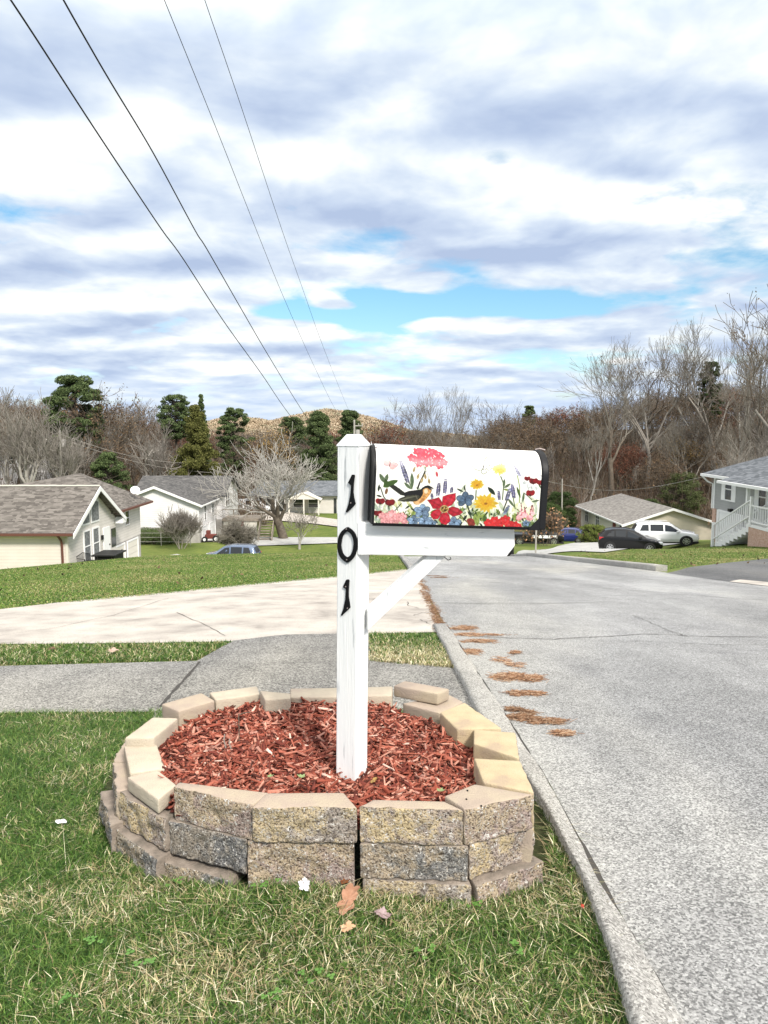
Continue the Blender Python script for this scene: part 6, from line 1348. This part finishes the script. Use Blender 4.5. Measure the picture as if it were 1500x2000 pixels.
# standing-out bare trees on the hill
pA = tree_parts(101, M['bark_dark'], M['twig_grey'], H=20, r0=.42, fork=.34, spread=.50, depth=6, nchild=[4, 3, 3, 3, 3, 2], up=.22, ratio=.74, twig=.017)
pB = tree_parts(102, M['bark_grey'], M['twig_grey'], H=20, r0=.36, fork=.45, spread=.42, depth=6, nchild=[4, 3, 3, 3, 3, 2], up=.32, ratio=.70, twig=.017)
pC = tree_parts(103, M['bark_grey'], M['twig_brown'], H=18, r0=.30, fork=.30, spread=.58, depth=6, nchild=[4, 3, 3, 3, 3, 2], up=.20, ratio=.75, twig=.017)
pD = tree_parts(104, M['bark_pale'], M['twig_grey'], H=18, r0=.26, fork=.5, spread=.35, depth=5, nchild=[5, 4, 3, 3, 2], up=.36, ratio=.66, twig=.017)
pE = tree_parts(105, M['bark_dark'], M['twig_brown'], H=16, r0=.26, fork=.25, spread=.62, depth=6, nchild=[4, 3, 3, 3, 3, 2], up=.15, ratio=.77, twig=.016)
pF = tree_parts(106, M['bark_pale'], M['twig_pale'], H=15, r0=.30, fork=.22, spread=.60, depth=6, nchild=[5, 3, 3, 3, 3, 2], up=.18, ratio=.79, twig=.016)
HT = make_tree('hill_tree', pA, 'tall dark bare tree, leftmost of those standing above the hillside woods', 'tree'); top_at(HT, 1190, 650, 108, 20)
def hero(parts, H, px, ptop, Y, lab, nm='hill_tree', **kw): o = make_tree(nm, parts, lab, 'tree', **kw); return top_at(o, px, ptop, Y, H)
hero(pB, 20, 1262, 648, 112, 'tall grey bare tree with a fan-shaped crown above the block house roof')
hero(pC, 18, 1236, 668, 120, 'slender bare tree between the two tall trees above the block house', nleaf=300, leafcols=BROWN, lsize=.12)
hero(pD, 18, 1345, 622, 116, 'straight pale-trunked bare tree right of the fan-shaped one')
hero(pB, 20, 1392, 612, 110, 'high many-stemmed bare tree above the thin green pine')
hero(pD, 18, 1425, 600, 104, 'pale upright bare tree whose trunk rises behind the grey house roof')
hero(pA, 20, 1470, 612, 100, 'tall dark bare tree standing over the grey house')
o = hero(pC, 18, 1510, 530, 70, 'nearest bare tree with a few dead leaves, cut by the picture edge', nleaf=500, leafcols=BROWN, lsize=.07)
hero(pB, 20, 862, 748, 150, 'broad bare tree directly above the mailbox'); hero(pC, 18, 822, 770, 160, 'bare tree left of the broad one above the mailbox'); hero(pD, 18, 905, 762, 156, 'thin bare tree right of the broad one above the mailbox')
hero(pE, 16, 985, 772, 160, 'pale small bare tree on the skyline above the mailbox door')
hero(pF, 15, 742, 808, 122, 'rusty-leaved tree behind the post and mailbox gap', nm='rust_tree', nleaf=5000, leafcols=RUST, lsize=.14)
hero(pF, 15, 60, 742, 98, 'wide pale bare tree above the cream garage wing'); hero(pF, 15, 130, 800, 92, 'pale bare tree around the transformer pole')
hero(pE, 16, 225, 748, 108, 'brown-twigged tree with some dead leaves beside the round-headed pine', nleaf=2500, leafcols=BROWN, lsize=.13)

# the woods: one tree of each kind, copied
kinds = [
    ('woodland_tree', pA, 20, 0, None, 'bare dark-barked tree crowded in the woods'), ('woodland_tree', pB, 20, 0, None, 'bare upright grey tree crowded in the woods'),
    ('woodland_tree', pC, 18, 600, BROWN, 'brown-twigged tree with dead leaves in the woods'), ('woodland_tree', pD, 18, 0, None, 'slim pale-trunked bare tree in the woods'),
    ('woodland_tree', pE, 16, 2500, BROWN, 'low brown-leaved spreading tree in the woods'), ('woodland_tree', pF, 15, 0, None, 'spreading pale-twigged bare tree in the woods'),
    ('woodland_tree', pE, 16, 6000, RUST, 'rust-leaved oak in the woods'), ('woodland_tree', pF, 15, 5500, GOLD, 'golden-brown leaved tree in the woods')]
protos = []
def woods(kind, px, ptop, Y, where):
    nm, parts, H, nl, pal, lab = kinds[kind]
    key = [q for q in protos if q[0] == kind]
    if key: o = copy_tree(key[0][1]); H = key[0][2]
    else: o = make_tree(nm, parts, lab, 'tree', nleaf=nl, leafcols=pal, lsize=.15, lseed=kind); protos.append((kind, o, H))
    o['label'] = lab + ' ' + where; o['group'] = 'woods ' + where; top_at(o, px, ptop, Y, H, wide=rnd.uniform(.85, 1.2)); return o
def skyline(px):
    return float(np.interp(px, [-100, 0, 60, 110, 210, 260, 300, 330, 440, 520, 600, 700, 760, 850, 960, 1010, 1060, 1150, 1250, 1320, 1400, 1500, 1620], [745, 748, 762, 775, 770, 765, 790, 822, 818, 825, 825, 822, 818, 815, 808, 800, 790, 775, 752, 742, 735, 730, 725]))
prand = random.Random(3)
for i in range(74):      # hillside on the right
    px = prand.uniform(960, 1640); Y = prand.choice([prand.uniform(96, 120), prand.uniform(118, 160)]); top = skyline(px) + prand.uniform(2, 150) * (1.0 if Y < 125 else .45) + 6
    woods(prand.choices(range(8), [3, 3, 3, 2, 3, 2, 1, .4])[0], px, top, Y, 'of the hillside past the block house')
for i in range(6):
    px = prand.uniform(1395, 1560); woods(prand.choice([0, 1, 5]), px, prand.uniform(800, 880), prand.uniform(64, 85), 'close behind the grey house')
for i in range(66):      # left
    px = prand.uniform(-120, 330); Y = prand.uniform(98, 150); top = skyline(px) + prand.uniform(0, 90) * (150 - Y) / 52 + 5
    woods(prand.choices(range(8), [1, 3, 3, 3, 2, 4, .5, .2])[0], px, top, Y, 'above the cream house')
for i in range(52):      # middle
    px = prand.uniform(300, 1010); Y = prand.uniform(118, 170); top = skyline(px) + prand.uniform(0, 50) * (170 - Y) / 52 + 4
    woods(prand.choices(range(8), [1, 3, 3, 2, 3, 3, .7, 1.6 if px > 740 else .3])[0], px, top, Y, 'across the valley behind the ranch house')

for i in range(48):      # the far rank that closes the hillside skyline
    px = 990 + i * 13.5 + prand.uniform(-8, 8); woods(prand.choices([0, 2, 4, 5, 6, 7], [1.5, 3, 4, 1.5, .6, .5])[0], px, skyline(px) + prand.uniform(0, 34), prand.uniform(150, 185), 'of the hillside past the block house')
for i in range(34):
    px = -60 + i * 32 + prand.uniform(-12, 12); woods(prand.choices([1, 2, 4, 5], [2, 3, 3, 2])[0], px, skyline(px) + prand.uniform(4, 26), prand.uniform(150, 175), 'above the cream house' if px < 330 else 'across the valley behind the ranch house')

# undergrowth: saplings, briars and leaf litter between the trunks
def undergrowth():
    g = np.random.default_rng(9); n = 26000
    pxs = g.uniform(-150, 1700, n); Y = g.uniform(92, 170, n); X = (pxs - 750) / F * Y; az = X / Y
    ok = (az > .14) | (az < -.16) | (Y > 118); ok &= ~((X > 21) & (X < 37) & (Y < 90)); X, Y = X[ok], Y[ok]; n = len(X); Z = G(X, Y)
    h = g.gamma(2.2, 1.0, n) + .5; d = g.normal(0, .28, (n, 3)); d[:, 2] = 1; d /= np.linalg.norm(d, axis=1, keepdims=True); p0 = np.stack([X, Y, Z - .1], 1); p1 = p0 + d * h[:, None]
    S = np.concatenate([p0, p1, g.uniform(.02, .05, (n, 1)), np.full((n, 1), .012)], 1)
    k = g.integers(0, n, n); m0 = p0[k] + (p1 - p0)[k] * g.uniform(.3, .9, (n, 1)); dd = g.normal(0, 1, (n, 3)); dd[:, 2] = np.abs(dd[:, 2]) * .8; S2 = np.concatenate([m0, m0 + dd * .6, np.full((n, 1), .018), np.full((n, 1), .01)], 1)
    V, T = seg_mesh(np.concatenate([S, S2]), 3); pal = np.array([(.13, .10, .075), (.20, .17, .14), (.08, .06, .045), (.15, .105, .075)]); c = pal[g.integers(0, 4, 2 * n)] * g.uniform(.7, 1.2, (2 * n, 1)); c = np.repeat(c, 3, 0)
    nl = 60000; k = g.integers(0, n, nl); q = p0[k] + (p1 - p0)[k] * g.uniform(.0, 1.0, (nl, 1)) + g.normal(0, .5, (nl, 3)); q[:, 2] = np.maximum(q[:, 2], G(q[:, 0], q[:, 1]) + .05)
    Vl, Tl, cl = cards(q, .13, BROWN + [(.07, .08, .03), (.09, .08, .045), (.13, .085, .05)], g)
    o = tri_mesh('undergrowth', np.concatenate([V, Vl]), np.concatenate([T, Tl + len(V)]), M['leafcol'], np.concatenate([c, cl])); tag(o, 'brown brush and saplings filling the woods beneath the trees', 'undergrowth', kind='stuff')
    # the same behind the grey house
    n = 3500; X = g.uniform(27, 60, n); Y = g.uniform(52, 96, n); ok = (X / Y > .455); X, Y = X[ok], Y[ok]; n = len(X); Z = G(X, Y); h = g.gamma(2.2, 1.1, n) + .5; d = g.normal(0, .28, (n, 3)); d[:, 2] = 1; p0 = np.stack([X, Y, Z - .1], 1); p1 = p0 + d * h[:, None]
    S = np.concatenate([p0, p1, g.uniform(.02, .05, (n, 1)), np.full((n, 1), .012)], 1); V, T = seg_mesh(S, 3); c = np.repeat(pal[g.integers(0, 4, n)], 3, 0); nl = 12000; k = g.integers(0, n, nl); q = p0[k] + (p1 - p0)[k] * g.uniform(0, 1, (nl, 1)) + g.normal(0, .4, (nl, 3)); Vl, Tl, cl = cards(q, .1, BROWN, g)
    o = tri_mesh('undergrowth', np.concatenate([V, Vl]), np.concatenate([T, Tl + len(V)]), M['leafcol'], np.concatenate([c, cl])); tag(o, 'brown brush on the slope behind the grey house', 'undergrowth', kind='stuff')
undergrowth()

# far hill with its autumn woods
def far_hill():
    g = np.random.default_rng(4); Y0 = 620
    def hz(x, y):
        px = 750 + F * x / y; t = np.interp(px, [150, 330, 400, 450, 490, 530, 570, 610, 640, 680, 720, 760, 800, 860, 1000, 1200], [845, 845, 815, 803, 806, 812, 803, 795, 789, 795, 804, 818, 832, 836, 850, 855]); zt = (835 - t) / F * Y0
        return -12 + (zt + 12) * sstep(400, Y0, y) * sstep(1100, Y0 + 40, y)
    xs = np.linspace(-330, 330, 120); ys = np.linspace(400, 1000, 60); gx, gy = np.meshgrid(xs, ys); V = np.stack([gx.ravel(), gy.ravel(), hz(gx, gy).ravel() - 8], 1); nx, ny = 120, 60; i = (np.arange(ny - 1)[:, None] * nx + np.arange(nx - 1)[None]).ravel(); T = np.stack([i, i + 1, i + 1 + nx, i + nx], 1)
    o = tri_mesh('hill', V, T, mat('hill_litter', (.20, .14, .08), .95, .1, col2=(.28, .20, .12), scale=.02)); tag(o, kind='structure')
    n = 2600; X = g.uniform(-280, 200, n); Y = g.uniform(480, 700, n); Z = hz(X, Y) - 6.5; c = []; col = []
    pal = np.array([(.42, .335, .23), (.38, .30, .205), (.45, .37, .265), (.34, .28, .20), (.27, .255, .165)])
    ci = g.choice(5, n, p=[.32, .24, .2, .12, .12]); m_ = 110; q = g.normal(0, 1, (n, m_, 3)); q /= np.linalg.norm(q, axis=2, keepdims=True); q *= g.uniform(.6, 1, (n, m_, 1)) * np.array((6.5, 6.5, 3.2)); P = np.stack([X, Y, Z], 1)[:, None] + q; P = P.reshape(-1, 3)
    Vl, Tl, cl = cards(P, .55, [(1, 1, 1)], g, asp=.9); cl = np.repeat(pal[ci], m_, 0) * (.6 + .4 * cl)
    o = tri_mesh('far_woods', Vl, Tl, M['leafcol'], cl); tag(o, 'sunlit tan and orange woods covering the distant hill', 'woods', kind='stuff')
far_hill()

# ------------------------------------------------------------------ grass
def blades(name, X, Y, hgt, wid, label, pal_fn, lean=.35, seed=1):
    g = np.random.default_rng(seed); n = len(X); Z = G(X, Y); az = g.uniform(0, 2 * np.pi, n); h = hgt * g.uniform(.5, 1.35, n); w = wid * g.uniform(.6, 1.3, n); la = g.normal(0, lean, (n, 2)); side = np.stack([np.cos(az), np.sin(az), np.zeros(n)], 1)
    b0 = np.stack([X, Y, Z - .004], 1); ln = np.concatenate([la, np.zeros((n, 1))], 1) * h[:, None]; up = np.zeros((n, 3)); up[:, 2] = h / np.sqrt(1 + (la ** 2).sum(1))
    mid = b0 + up * .55 + ln * .30; tip = b0 + up * g.uniform(.75, 1.0, (n, 1)) + ln * 1.15; ww = w[:, None] / 2
    V = np.stack([b0 - side * ww, b0 + side * ww, mid - side * ww * .85, mid + side * ww * .85, tip], 1).reshape(-1, 3)
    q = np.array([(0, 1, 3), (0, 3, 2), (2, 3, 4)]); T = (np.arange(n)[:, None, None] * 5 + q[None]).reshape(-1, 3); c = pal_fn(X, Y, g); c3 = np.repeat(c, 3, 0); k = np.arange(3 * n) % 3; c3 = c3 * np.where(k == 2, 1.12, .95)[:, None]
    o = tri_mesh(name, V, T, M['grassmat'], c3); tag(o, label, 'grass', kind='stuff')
M['grassmat'] = mat('grass_blades', (1, 1, 1), .6, .25, attr=True)
GREENS = np.array([(.030, .078, .011), (.050, .112, .016), (.082, .148, .026), (.135, .195, .048), (.019, .050, .009)]); STRAWS = np.array([(.42, .37, .20), (.50, .45, .28), (.34, .28, .15), (.58, .54, .38), (.27, .20, .11)])
def pal_mix(dry, ks=1.0):
    def f(X, Y, g):
        n = len(X); d = dry(X, Y); s = g.random(n) < d; c = GREENS[g.integers(0, 5, n)]; c[s] = STRAWS[g.integers(0, 5, s.sum())] * ks; c = c * np.array((1.18, 1.14, .9)) if ks < 1 else c; return c * g.uniform(.75, 1.25, (n, 1))
    return f
lawn_px = [(-250, 1400), (300, 1392), (330, 1330), (900, 1330), (950, 1420)]
near = np.array([p[:2] for p in [ground(-900, 1403), ground(300, 1393)]])
def near_grass():
    g = np.random.default_rng(3); n = 420000; X = g.uniform(-2.6, CURB_X + .02, n); Y = g.uniform(1.25, 4.15, n)
    yb = np.interp(X, [near[0][0], near[1][0], .6], [near[0][1], near[1][1], near[1][1]])
    k = (Y < yb + .02 * np.sin(X * 9)) & (np.abs(X) < Y * .56 + .25) & ~inpoly(X, Y, ring_out)
    # wears thin towards the curb, ragged edge
    k &= X < (cx_(Y) - np.interp(Y, [1.45, 1.75, 2.0, 2.6, 3.0, 3.6], [.09, .05, .035, .035, .06, .11]) - .03 * vnoise(X * 0, Y, 6, 2)); dens = np.clip(1.25 - (Y - 1.4) * .28, .35, 1); k &= g.random(n) < dens; X, Y = X[k], Y[k]
    drypatch = lambda X, Y: np.clip(.02 + .8 *  .55 * np.exp(-(((X + .22) / .38) ** 2 + ((Y - 1.66) / .16) ** 2)) + .45 * np.exp(-(((X + .72) / .12) ** 2 + ((Y - 2.35) / .12) ** 2)) + .18 * sstep(.15, .5, X) + .5 * (vnoise(X, Y, 5, 5) - .42) + .25 * np.exp(-((Y - 2.0) / .12) ** 2), .04, .85)
    k = Y < 2.6; blades('lawn_grass', X, Y, .040, .0030, 'scruffy green and straw-coloured grass in front of the stone ring', pal_mix(drypatch), .75, 5)
    n = 6500; X = g.uniform(-1.3, .60, n); Y = g.uniform(1.3, 2.7, n); k = ~inpoly(X, Y, ctr + (ring_out - ctr) * .985); X, Y = X[k], Y[k]; k = g.random(len(X)) < drypatch(X, Y) + .05; X, Y = X[k], Y[k]
    blades('dry_grass', X, Y, .060, .0019, 'long dry straw stalks lying over the lawn', lambda X, Y, g: STRAWS[g.integers(0, 5, len(X))] * 1.1, 1.5, 8)
near_grass()
def patch(poly, dens, h, w, name, label, dry, seed, lean=.5):
    g = np.random.default_rng(seed); P = np.array(poly); x0, y0 = P.min(0); x1, y1 = P.max(0); n = int((x1 - x0) * (y1 - y0) * dens); X = g.uniform(x0, x1, n); Y = g.uniform(y0, y1, n); k = inpoly(X, Y, P); X, Y = X[k], Y[k]
    blades(name, X, Y, h, w, label, pal_mix(dry, .62 if name.startswith('far') else 1.0), lean, seed)
left_patch = gp([(-300, 1300), (0, 1301), (385, 1291), (452, 1256), (300, 1259), (0, 1262), (-300, 1268)])
patch(left_patch, 9000, .045, .006, 'grass_strip', 'wedge of short green grass between sidewalk and pale driveway', lambda X, Y: .12 + .3 * (vnoise(X, Y, 3, 2) - .3).clip(0), 21)
right_patch = gp([(722, 1240), (850, 1240), (862, 1262), (888, 1308), (722, 1294)])
patch(right_patch, 16000, .045, .006, 'grass_strip', 'small green grass patch between the post and the kerb end', lambda X, Y: .12 + .6 * sstep(6.6, 5.4, Y), 22)
big_lawn = gp([(-250, 1235), (0, 1192), (150, 1175), (300, 1161), (500, 1141), (655, 1127), (720, 1122), (800, 1112)]) + [(.6, 20), (.62, 38.5), (-17, 44), (-18.8, 43.6), (-30, 40)]
big_lawn_holes = None
patch(big_lawn, 900, .035, .014, 'far_lawn_grass', 'mown green lawn sloping down to the cream house', lambda X, Y: .12 + .5 * (vnoise(X, Y * .5, .6, 3) - .4).clip(0), 23, .8)
patch([(-8, 9.5)] + [(p[0], p[1]) for p in gp([(150, 1177), (300, 1163), (500, 1143), (655, 1129), (800, 1114)])] + [(.6, 26), (-10, 26)], 2200, .035, .009, 'far_lawn_grass', 'near strip of the mown lawn along the pale driveway', lambda X, Y: .12 + .5 * (vnoise(X, Y * .5, .6, 3) - .4).clip(0), 24, .8)
right_lawn = gp([(1050, 1089), (1180, 1103), (1286, 1115), (1345, 1107), (1420, 1098), (1560, 1084), (1560, 1066), (1420, 1062), (1290, 1070), (1180, 1081)])
patch(right_lawn, 1000, .035, .014, 'far_lawn_grass', 'sloping lawn with brown patches across the road', lambda X, Y: .18 + .9 * (vnoise(X, Y, .35, 6) - .45).clip(0), 25, .8)

# clover and small weeds
def weeds():
    g = np.random.default_rng(12); pts = []
    for (px, py) in ((340, 1745), (520, 1752), (190, 1860), (120, 1975), (520, 1985), (840, 1880), (930, 1790), (1000, 1870), (690, 1715), (270, 1900), (610, 1925)):
        c = ground(px, py)
        for k in range(4): pts.append(c + np.array((g.normal(0, .018), g.normal(0, .018), .028 + g.uniform(0, .015))))
    pts = np.array(pts); V = []; T = []
    for p in pts:
        a0 = g.uniform(0, 6); r = g.uniform(.004, .007)
        for j in range(3):
            a = a0 + j * 2.1; c = p + r * np.array((math.cos(a), math.sin(a), .15)); o_ = len(V); m_ = 8
            V += [c + r * .85 * np.array((math.cos(2 * math.pi * i / m_), math.sin(2 * math.pi * i / m_), .12 * math.cos(2 * math.pi * i / m_))) for i in range(m_)]; T += [(o_, o_ + 1, o_ + 2, o_ + 3), (o_, o_ + 3, o_ + 4, o_ + 7), (o_ + 4, o_ + 5, o_ + 6, o_ + 7)]
    o = tri_mesh('clover', np.array(V), np.array(T), mat('clover_leaf', (.07, .17, .028), .5, .3, col2=(.11, .22, .045), scale=30)); tag(o, 'bright green clover scattered through the lawn', 'clover', kind='stuff')
weeds()

# fallen leaves
def leaf_obj(px, py, size, kind, col, label, rz, z=None, curl=.35, name='fallen_leaf', col2=None, h=.032):
    c = ground(px, py) if z is None else T_(px, py, z); pts = []
    n = 60
    for k in range(n):
        a = 2 * math.pi * k / n
        if kind == 'oak': r = .42 + .30 * abs(math.sin(a * 3.5)) ** .7 + .25 * math.cos(a) ** 2; r *= (.75 + .35 * abs(math.cos(a)))
        elif kind == 'maple': r = .62 + .25 * abs(math.cos(a * 2.5)) ** 1.2 + .06 * math.cos(15 * a)
        else: r = .62 + .18 * math.cos(2 * a)
        pts.append((r * math.cos(a), r * math.sin(a) * (.62 if kind == 'oak' else .8)))
    V = [(0, 0, 0)]; m_ = 5
    for j in range(1, m_ + 1):
        t = j / m_
        for x, y in pts: V.append((x * t, y * t, curl * (y * t) ** 2 + .25 * curl * math.sin(x * t * 5) * t + .10 * curl * math.sin(9 * math.atan2(y, x)) * t * t))
    Fc = [(0, 1 + k, 1 + (k + 1) % n) for k in range(n)] + [(1 + j * n + k, 1 + (j + 1) * n + k, 1 + (j + 1) * n + (k + 1) % n, 1 + j * n + (k + 1) % n) for j in range(m_ - 1) for k in range(n)]
    b = MB(); b.add([(x * size, y * size, z_ * size) for x, y, z_ in V], Fc); b.add([(x * size, y * size, z_ * size - .0006) for x, y, z_ in V], [f[::-1] for f in Fc])
    me = bpy.data.meshes.new(name); me.from_pydata(b.v, [], b.f); me.materials.append(mat(name + '_colour', col, .8, .2, col2=col2 or tuple(v_ * .6 for v_ in col), scale=60)); me.shade_smooth()
    o = bpy.data.objects.new(name, me); COL.objects.link(o); o.location = (c[0], c[1], c[2] + (h if z is None else .012)); o.rotation_euler = (rnd.uniform(-.3, .3) + .25, rnd.uniform(-.2, .2), rz); tag(o, label, 'fallen leaf', 'fallen leaves on the lawn')
    b = MB(); b.tube([(-.1 * size, 0, .0), (-1.1 * size, .05 * size, .02 * size)], .0007, 4); b.build('stalk', M['twig_brown'], o, world=False); return o
leaf_obj(681, 1775, .064, 'oak', (.30, .15, .09), 'large brown oak leaf lying in the grass below the ring', R(75), col2=(.36, .20, .13))
leaf_obj(676, 1738, .032, 'oak', (.22, .08, .03), 'dark rusty leaf touching the top of the large oak leaf', R(70))
leaf_obj(662, 1723, .030, 'maple', (.62, .48, .36), 'pale tan curled leaf under the white ones', R(20), col2=(.72, .62, .5))
leaf_obj(595, 1748, .026, 'maple', (.72, .70, .72), 'whitish crumpled leaf alone in the grass in front', R(-60), col2=(.62, .6, .62))
leaf_obj(670, 1732, .026, 'maple', (.74, .71, .70), 'white curled leaf by the dark gap, lower one', R(40), col2=(.6, .55, .55), h=.065)
leaf_obj(683, 1728, .024, 'maple', (.70, .68, .66), 'white curled leaf by the dark gap, upper one', R(110), col2=(.2, .1, .08), h=.088)
leaf_obj(679, 1833, .024, 'maple', (.42, .24, .13), 'small light brown leaf farthest down in the grass', R(10), col2=(.5, .32, .2))
leaf_obj(747, 1806, .030, 'maple', (.20, .13, .13), 'dusky purple-brown curled leaf in the grass', R(150), col2=(.36, .28, .28))
leaf_obj(120, 1621, .024, 'plain', (.70, .70, .72), 'small white leaf out on the green lawn', R(10), col2=(.6, .6, .6))
leaf_obj(1137, 1790, .012, 'plain', (.50, .06, .04), 'little red leaf near the kerb', R(80))
leaf_obj(222, 1282, .05, 'maple', (.52, .38, .30), 'curled tan leaf on the grass strip by the driveway', R(40), h=.05)
leaf_obj(102, 1278, .035, 'maple', (.16, .10, .06), 'dark leaf on the grass strip by the driveway', R(10), h=.05)
leaf_obj(731, 1530, .020, 'oak', (.36, .22, .07), 'yellow-brown leaf standing in mulch at the foot of the post', R(60), z=-1.135)
leaf_obj(880, 1553 - 60, .016, 'oak', (.36, .10, .05), 'reddish leaf on the mulch near the yellow block', R(60), z=-1.14) if False else None
# dark leaves and debris on the far lawns
for (px, py) in ((345, 1116), (358, 1112), (395, 1117), (437, 1107), (460, 1108), (500, 1093), (560, 1104), (310, 1128), (215, 1174), (610, 1100), (468, 1122), (588, 1086)):
    pass
def specks():
    g = np.random.default_rng(30); n = 110; X = g.uniform(-20, .4, n); Y = g.uniform(12, 38, n); X2 = g.uniform(6.9, 19, 160); Y2 = g.uniform(18, 44, 160); X = np.concatenate([X, X2]); Y = np.concatenate([Y, Y2]); P = np.stack([X, Y, G(X, Y) + .05], 1)
    k = ~((X > -19.9) & (X < -13) & (Y > 43)); P = P[k]; Vl, Tl, cl = cards(P, .045, BROWN + [(.05, .04, .03)], g); tag(tri_mesh('fallen_leaves', Vl, Tl, M['leafcol'], cl), 'small brown leaves scattered over the far lawns', 'leaves', kind='stuff')
specks()

# pine straw drifts on the road
def straw(pxs, wx, wy, n, label, seed, col=1.0):
    g = np.random.default_rng(seed); c = [ground(*p) for p in pxs]; S = []
    for q in c:
        m_ = n // len(c); cl = g.normal(0, .40, (7, 2)); t = cl[g.integers(0, 7, m_)] + g.normal(0, 1, (m_, 2)) * g.choice([.16, .30, .48], m_, p=[.45, .45, .10])[:, None]; P = np.stack([q[0] + t[:, 0] * wx, q[1] + t[:, 1] * wy, np.zeros(len(t))], 1); a = g.normal(0, .7, len(t)) + (math.pi / 2 if wy > wx * 2 else 0); L = g.uniform(.025, .07, len(t)); d = np.stack([np.cos(a), np.sin(a), g.normal(0, .12, len(t))], 1); P[:, 2] = G(P[:, 0], P[:, 1]) + .010 + g.uniform(0, .014, len(t)) * np.exp(-(t ** 2).sum(1)); S.append(np.concatenate([P - d * L[:, None] / 2, P + d * L[:, None] / 2, np.full((len(t), 1), .0017), np.full((len(t), 1), .0012)], 1))
    V, T = seg_mesh(np.concatenate(S), 3); o_ = V.mean(0); pal = np.array([(.31, .17, .095), (.39, .235, .14), (.22, .115, .065), (.48, .34, .23), (.14, .075, .045)]); cc = np.repeat(pal[g.integers(0, 5, len(T) // 3)] * col, 3, 0); o = tri_mesh('pine_straw', V - o_, T, M['leafcol'], cc); o.location = tuple(o_); tag(o, label, 'pine straw', 'pine straw drifts on the road')
straw([(985, 1326), (1010, 1324), (1035, 1328)], .10, .11, 1500, 'largest orange heap of pine straw on the road beside the loose block', 1)
straw([(1010, 1357), (1040, 1357)], .08, .05, 420, 'small pine straw drift just below the largest heap', 2)
straw([(1010, 1390), (1030, 1397)], .07, .04, 300, 'thin reddish straw streak above the long brown drift', 3, .7)
straw([(1015, 1405), (1045, 1410), (1078, 1412)], .09, .045, 900, 'long brown pine straw drift nearest the stone ring', 4, .8)
straw([(1100, 1436)], .05, .035, 260, 'small pine straw tuft farthest out on the road, beyond the ring', 5)
straw([(920, 1277), (912, 1273)], .09, .10, 420, 'pine straw drift against the kerb', 6)
straw([(945, 1255), (935, 1254)], .16, .08, 420, 'flat pine straw drift out from the kerb end', 7)
straw([(952, 1243), (925, 1241)], .20, .07, 300, 'pale pine straw along the road crack', 8, 1.1)
straw([(985, 1294), (1000, 1300)], .08, .12, 160, 'sparse pine straw above the largest heap', 9, 1.1)
straw([(1008, 1277)], .06, .08, 90, 'few reddish pine needles on the open road', 10)
straw([(905, 1228), (912, 1230), (895, 1230)], .12, .15, 500, 'pine straw gathered around the kerb end', 11)
straw([(822 + k * 4.6, 1134 + k * 11.0) for k in range(10)], .07, .9, 2600, 'ribbon of pine straw along the edge of the pale driveway apron', 12, .85)
straw([(845, 1126), (855, 1129)], .3, .25, 260, 'grey-brown straw drift far down the road beside the brace', 13, .7)

# twigs and small plants in the mulch
b = MB(); a = on_z(467, 1447, -1.14); b.tube([a, a + np.array((.001, .0, .05)), a + np.array((.0, .0, .10))], .0022, 6); b.tube([a + np.array((0, 0, .098)), a + np.array((.02, .01, .104)), a + np.array((.045, .0, .108))], .0018, 5); tag(b.build('dead_stem', M['bark_dark']), 'dark dead stem with a bent tip standing in the mulch', 'stem')
for (px, py, l) in ((441, 1461, .05), ((451), 1462, .035)):
    a = on_z(px, py, -1.14); b = MB(); b.tube([a, a + np.array((-.006, 0, l * .6)), a + np.array((-.004, .004, l))], .0025, 6); tag(b.build('dead_stem', M['bark_grey']), 'cut grey stem stub in the mulch, ' + ('the taller' if l > .04 else 'the shorter pale') + ' one left of the post', 'stem')
def sprout(px, py, label, n=6, r=.016):
    c = on_z(px, py, -1.135); g = random.Random(px); o = thing('seedling', c, label, 'seedling')
    for k in range(n):
        a = 2 * math.pi * k / n + g.uniform(-.3, .3); d = np.array((math.cos(a), math.sin(a), .5)); e = np.array((-math.sin(a), math.cos(a), 0)) * r * .35; p0 = c + np.array((0, 0, .004)); p1 = p0 + d * r * g.uniform(.7, 1.2); b = MB(); m_ = (p0 + p1) / 2; b.prism([p0, m_ + e, p1, m_ - e], (0, 0, .0006)); b.build('leaf', M['sprout'], o)
M['sprout'] = mat('sprout_green', (.20, .26, .11), .5, .3)
sprout(590, 1521, 'tiny green seedling in the mulch left of the post foot'); sprout(527, 1520, 'pale green seedling in the mulch near the brown front block', 5, .012); sprout(860, 1548, 'small plant squeezed behind the corner block', 5, .016)
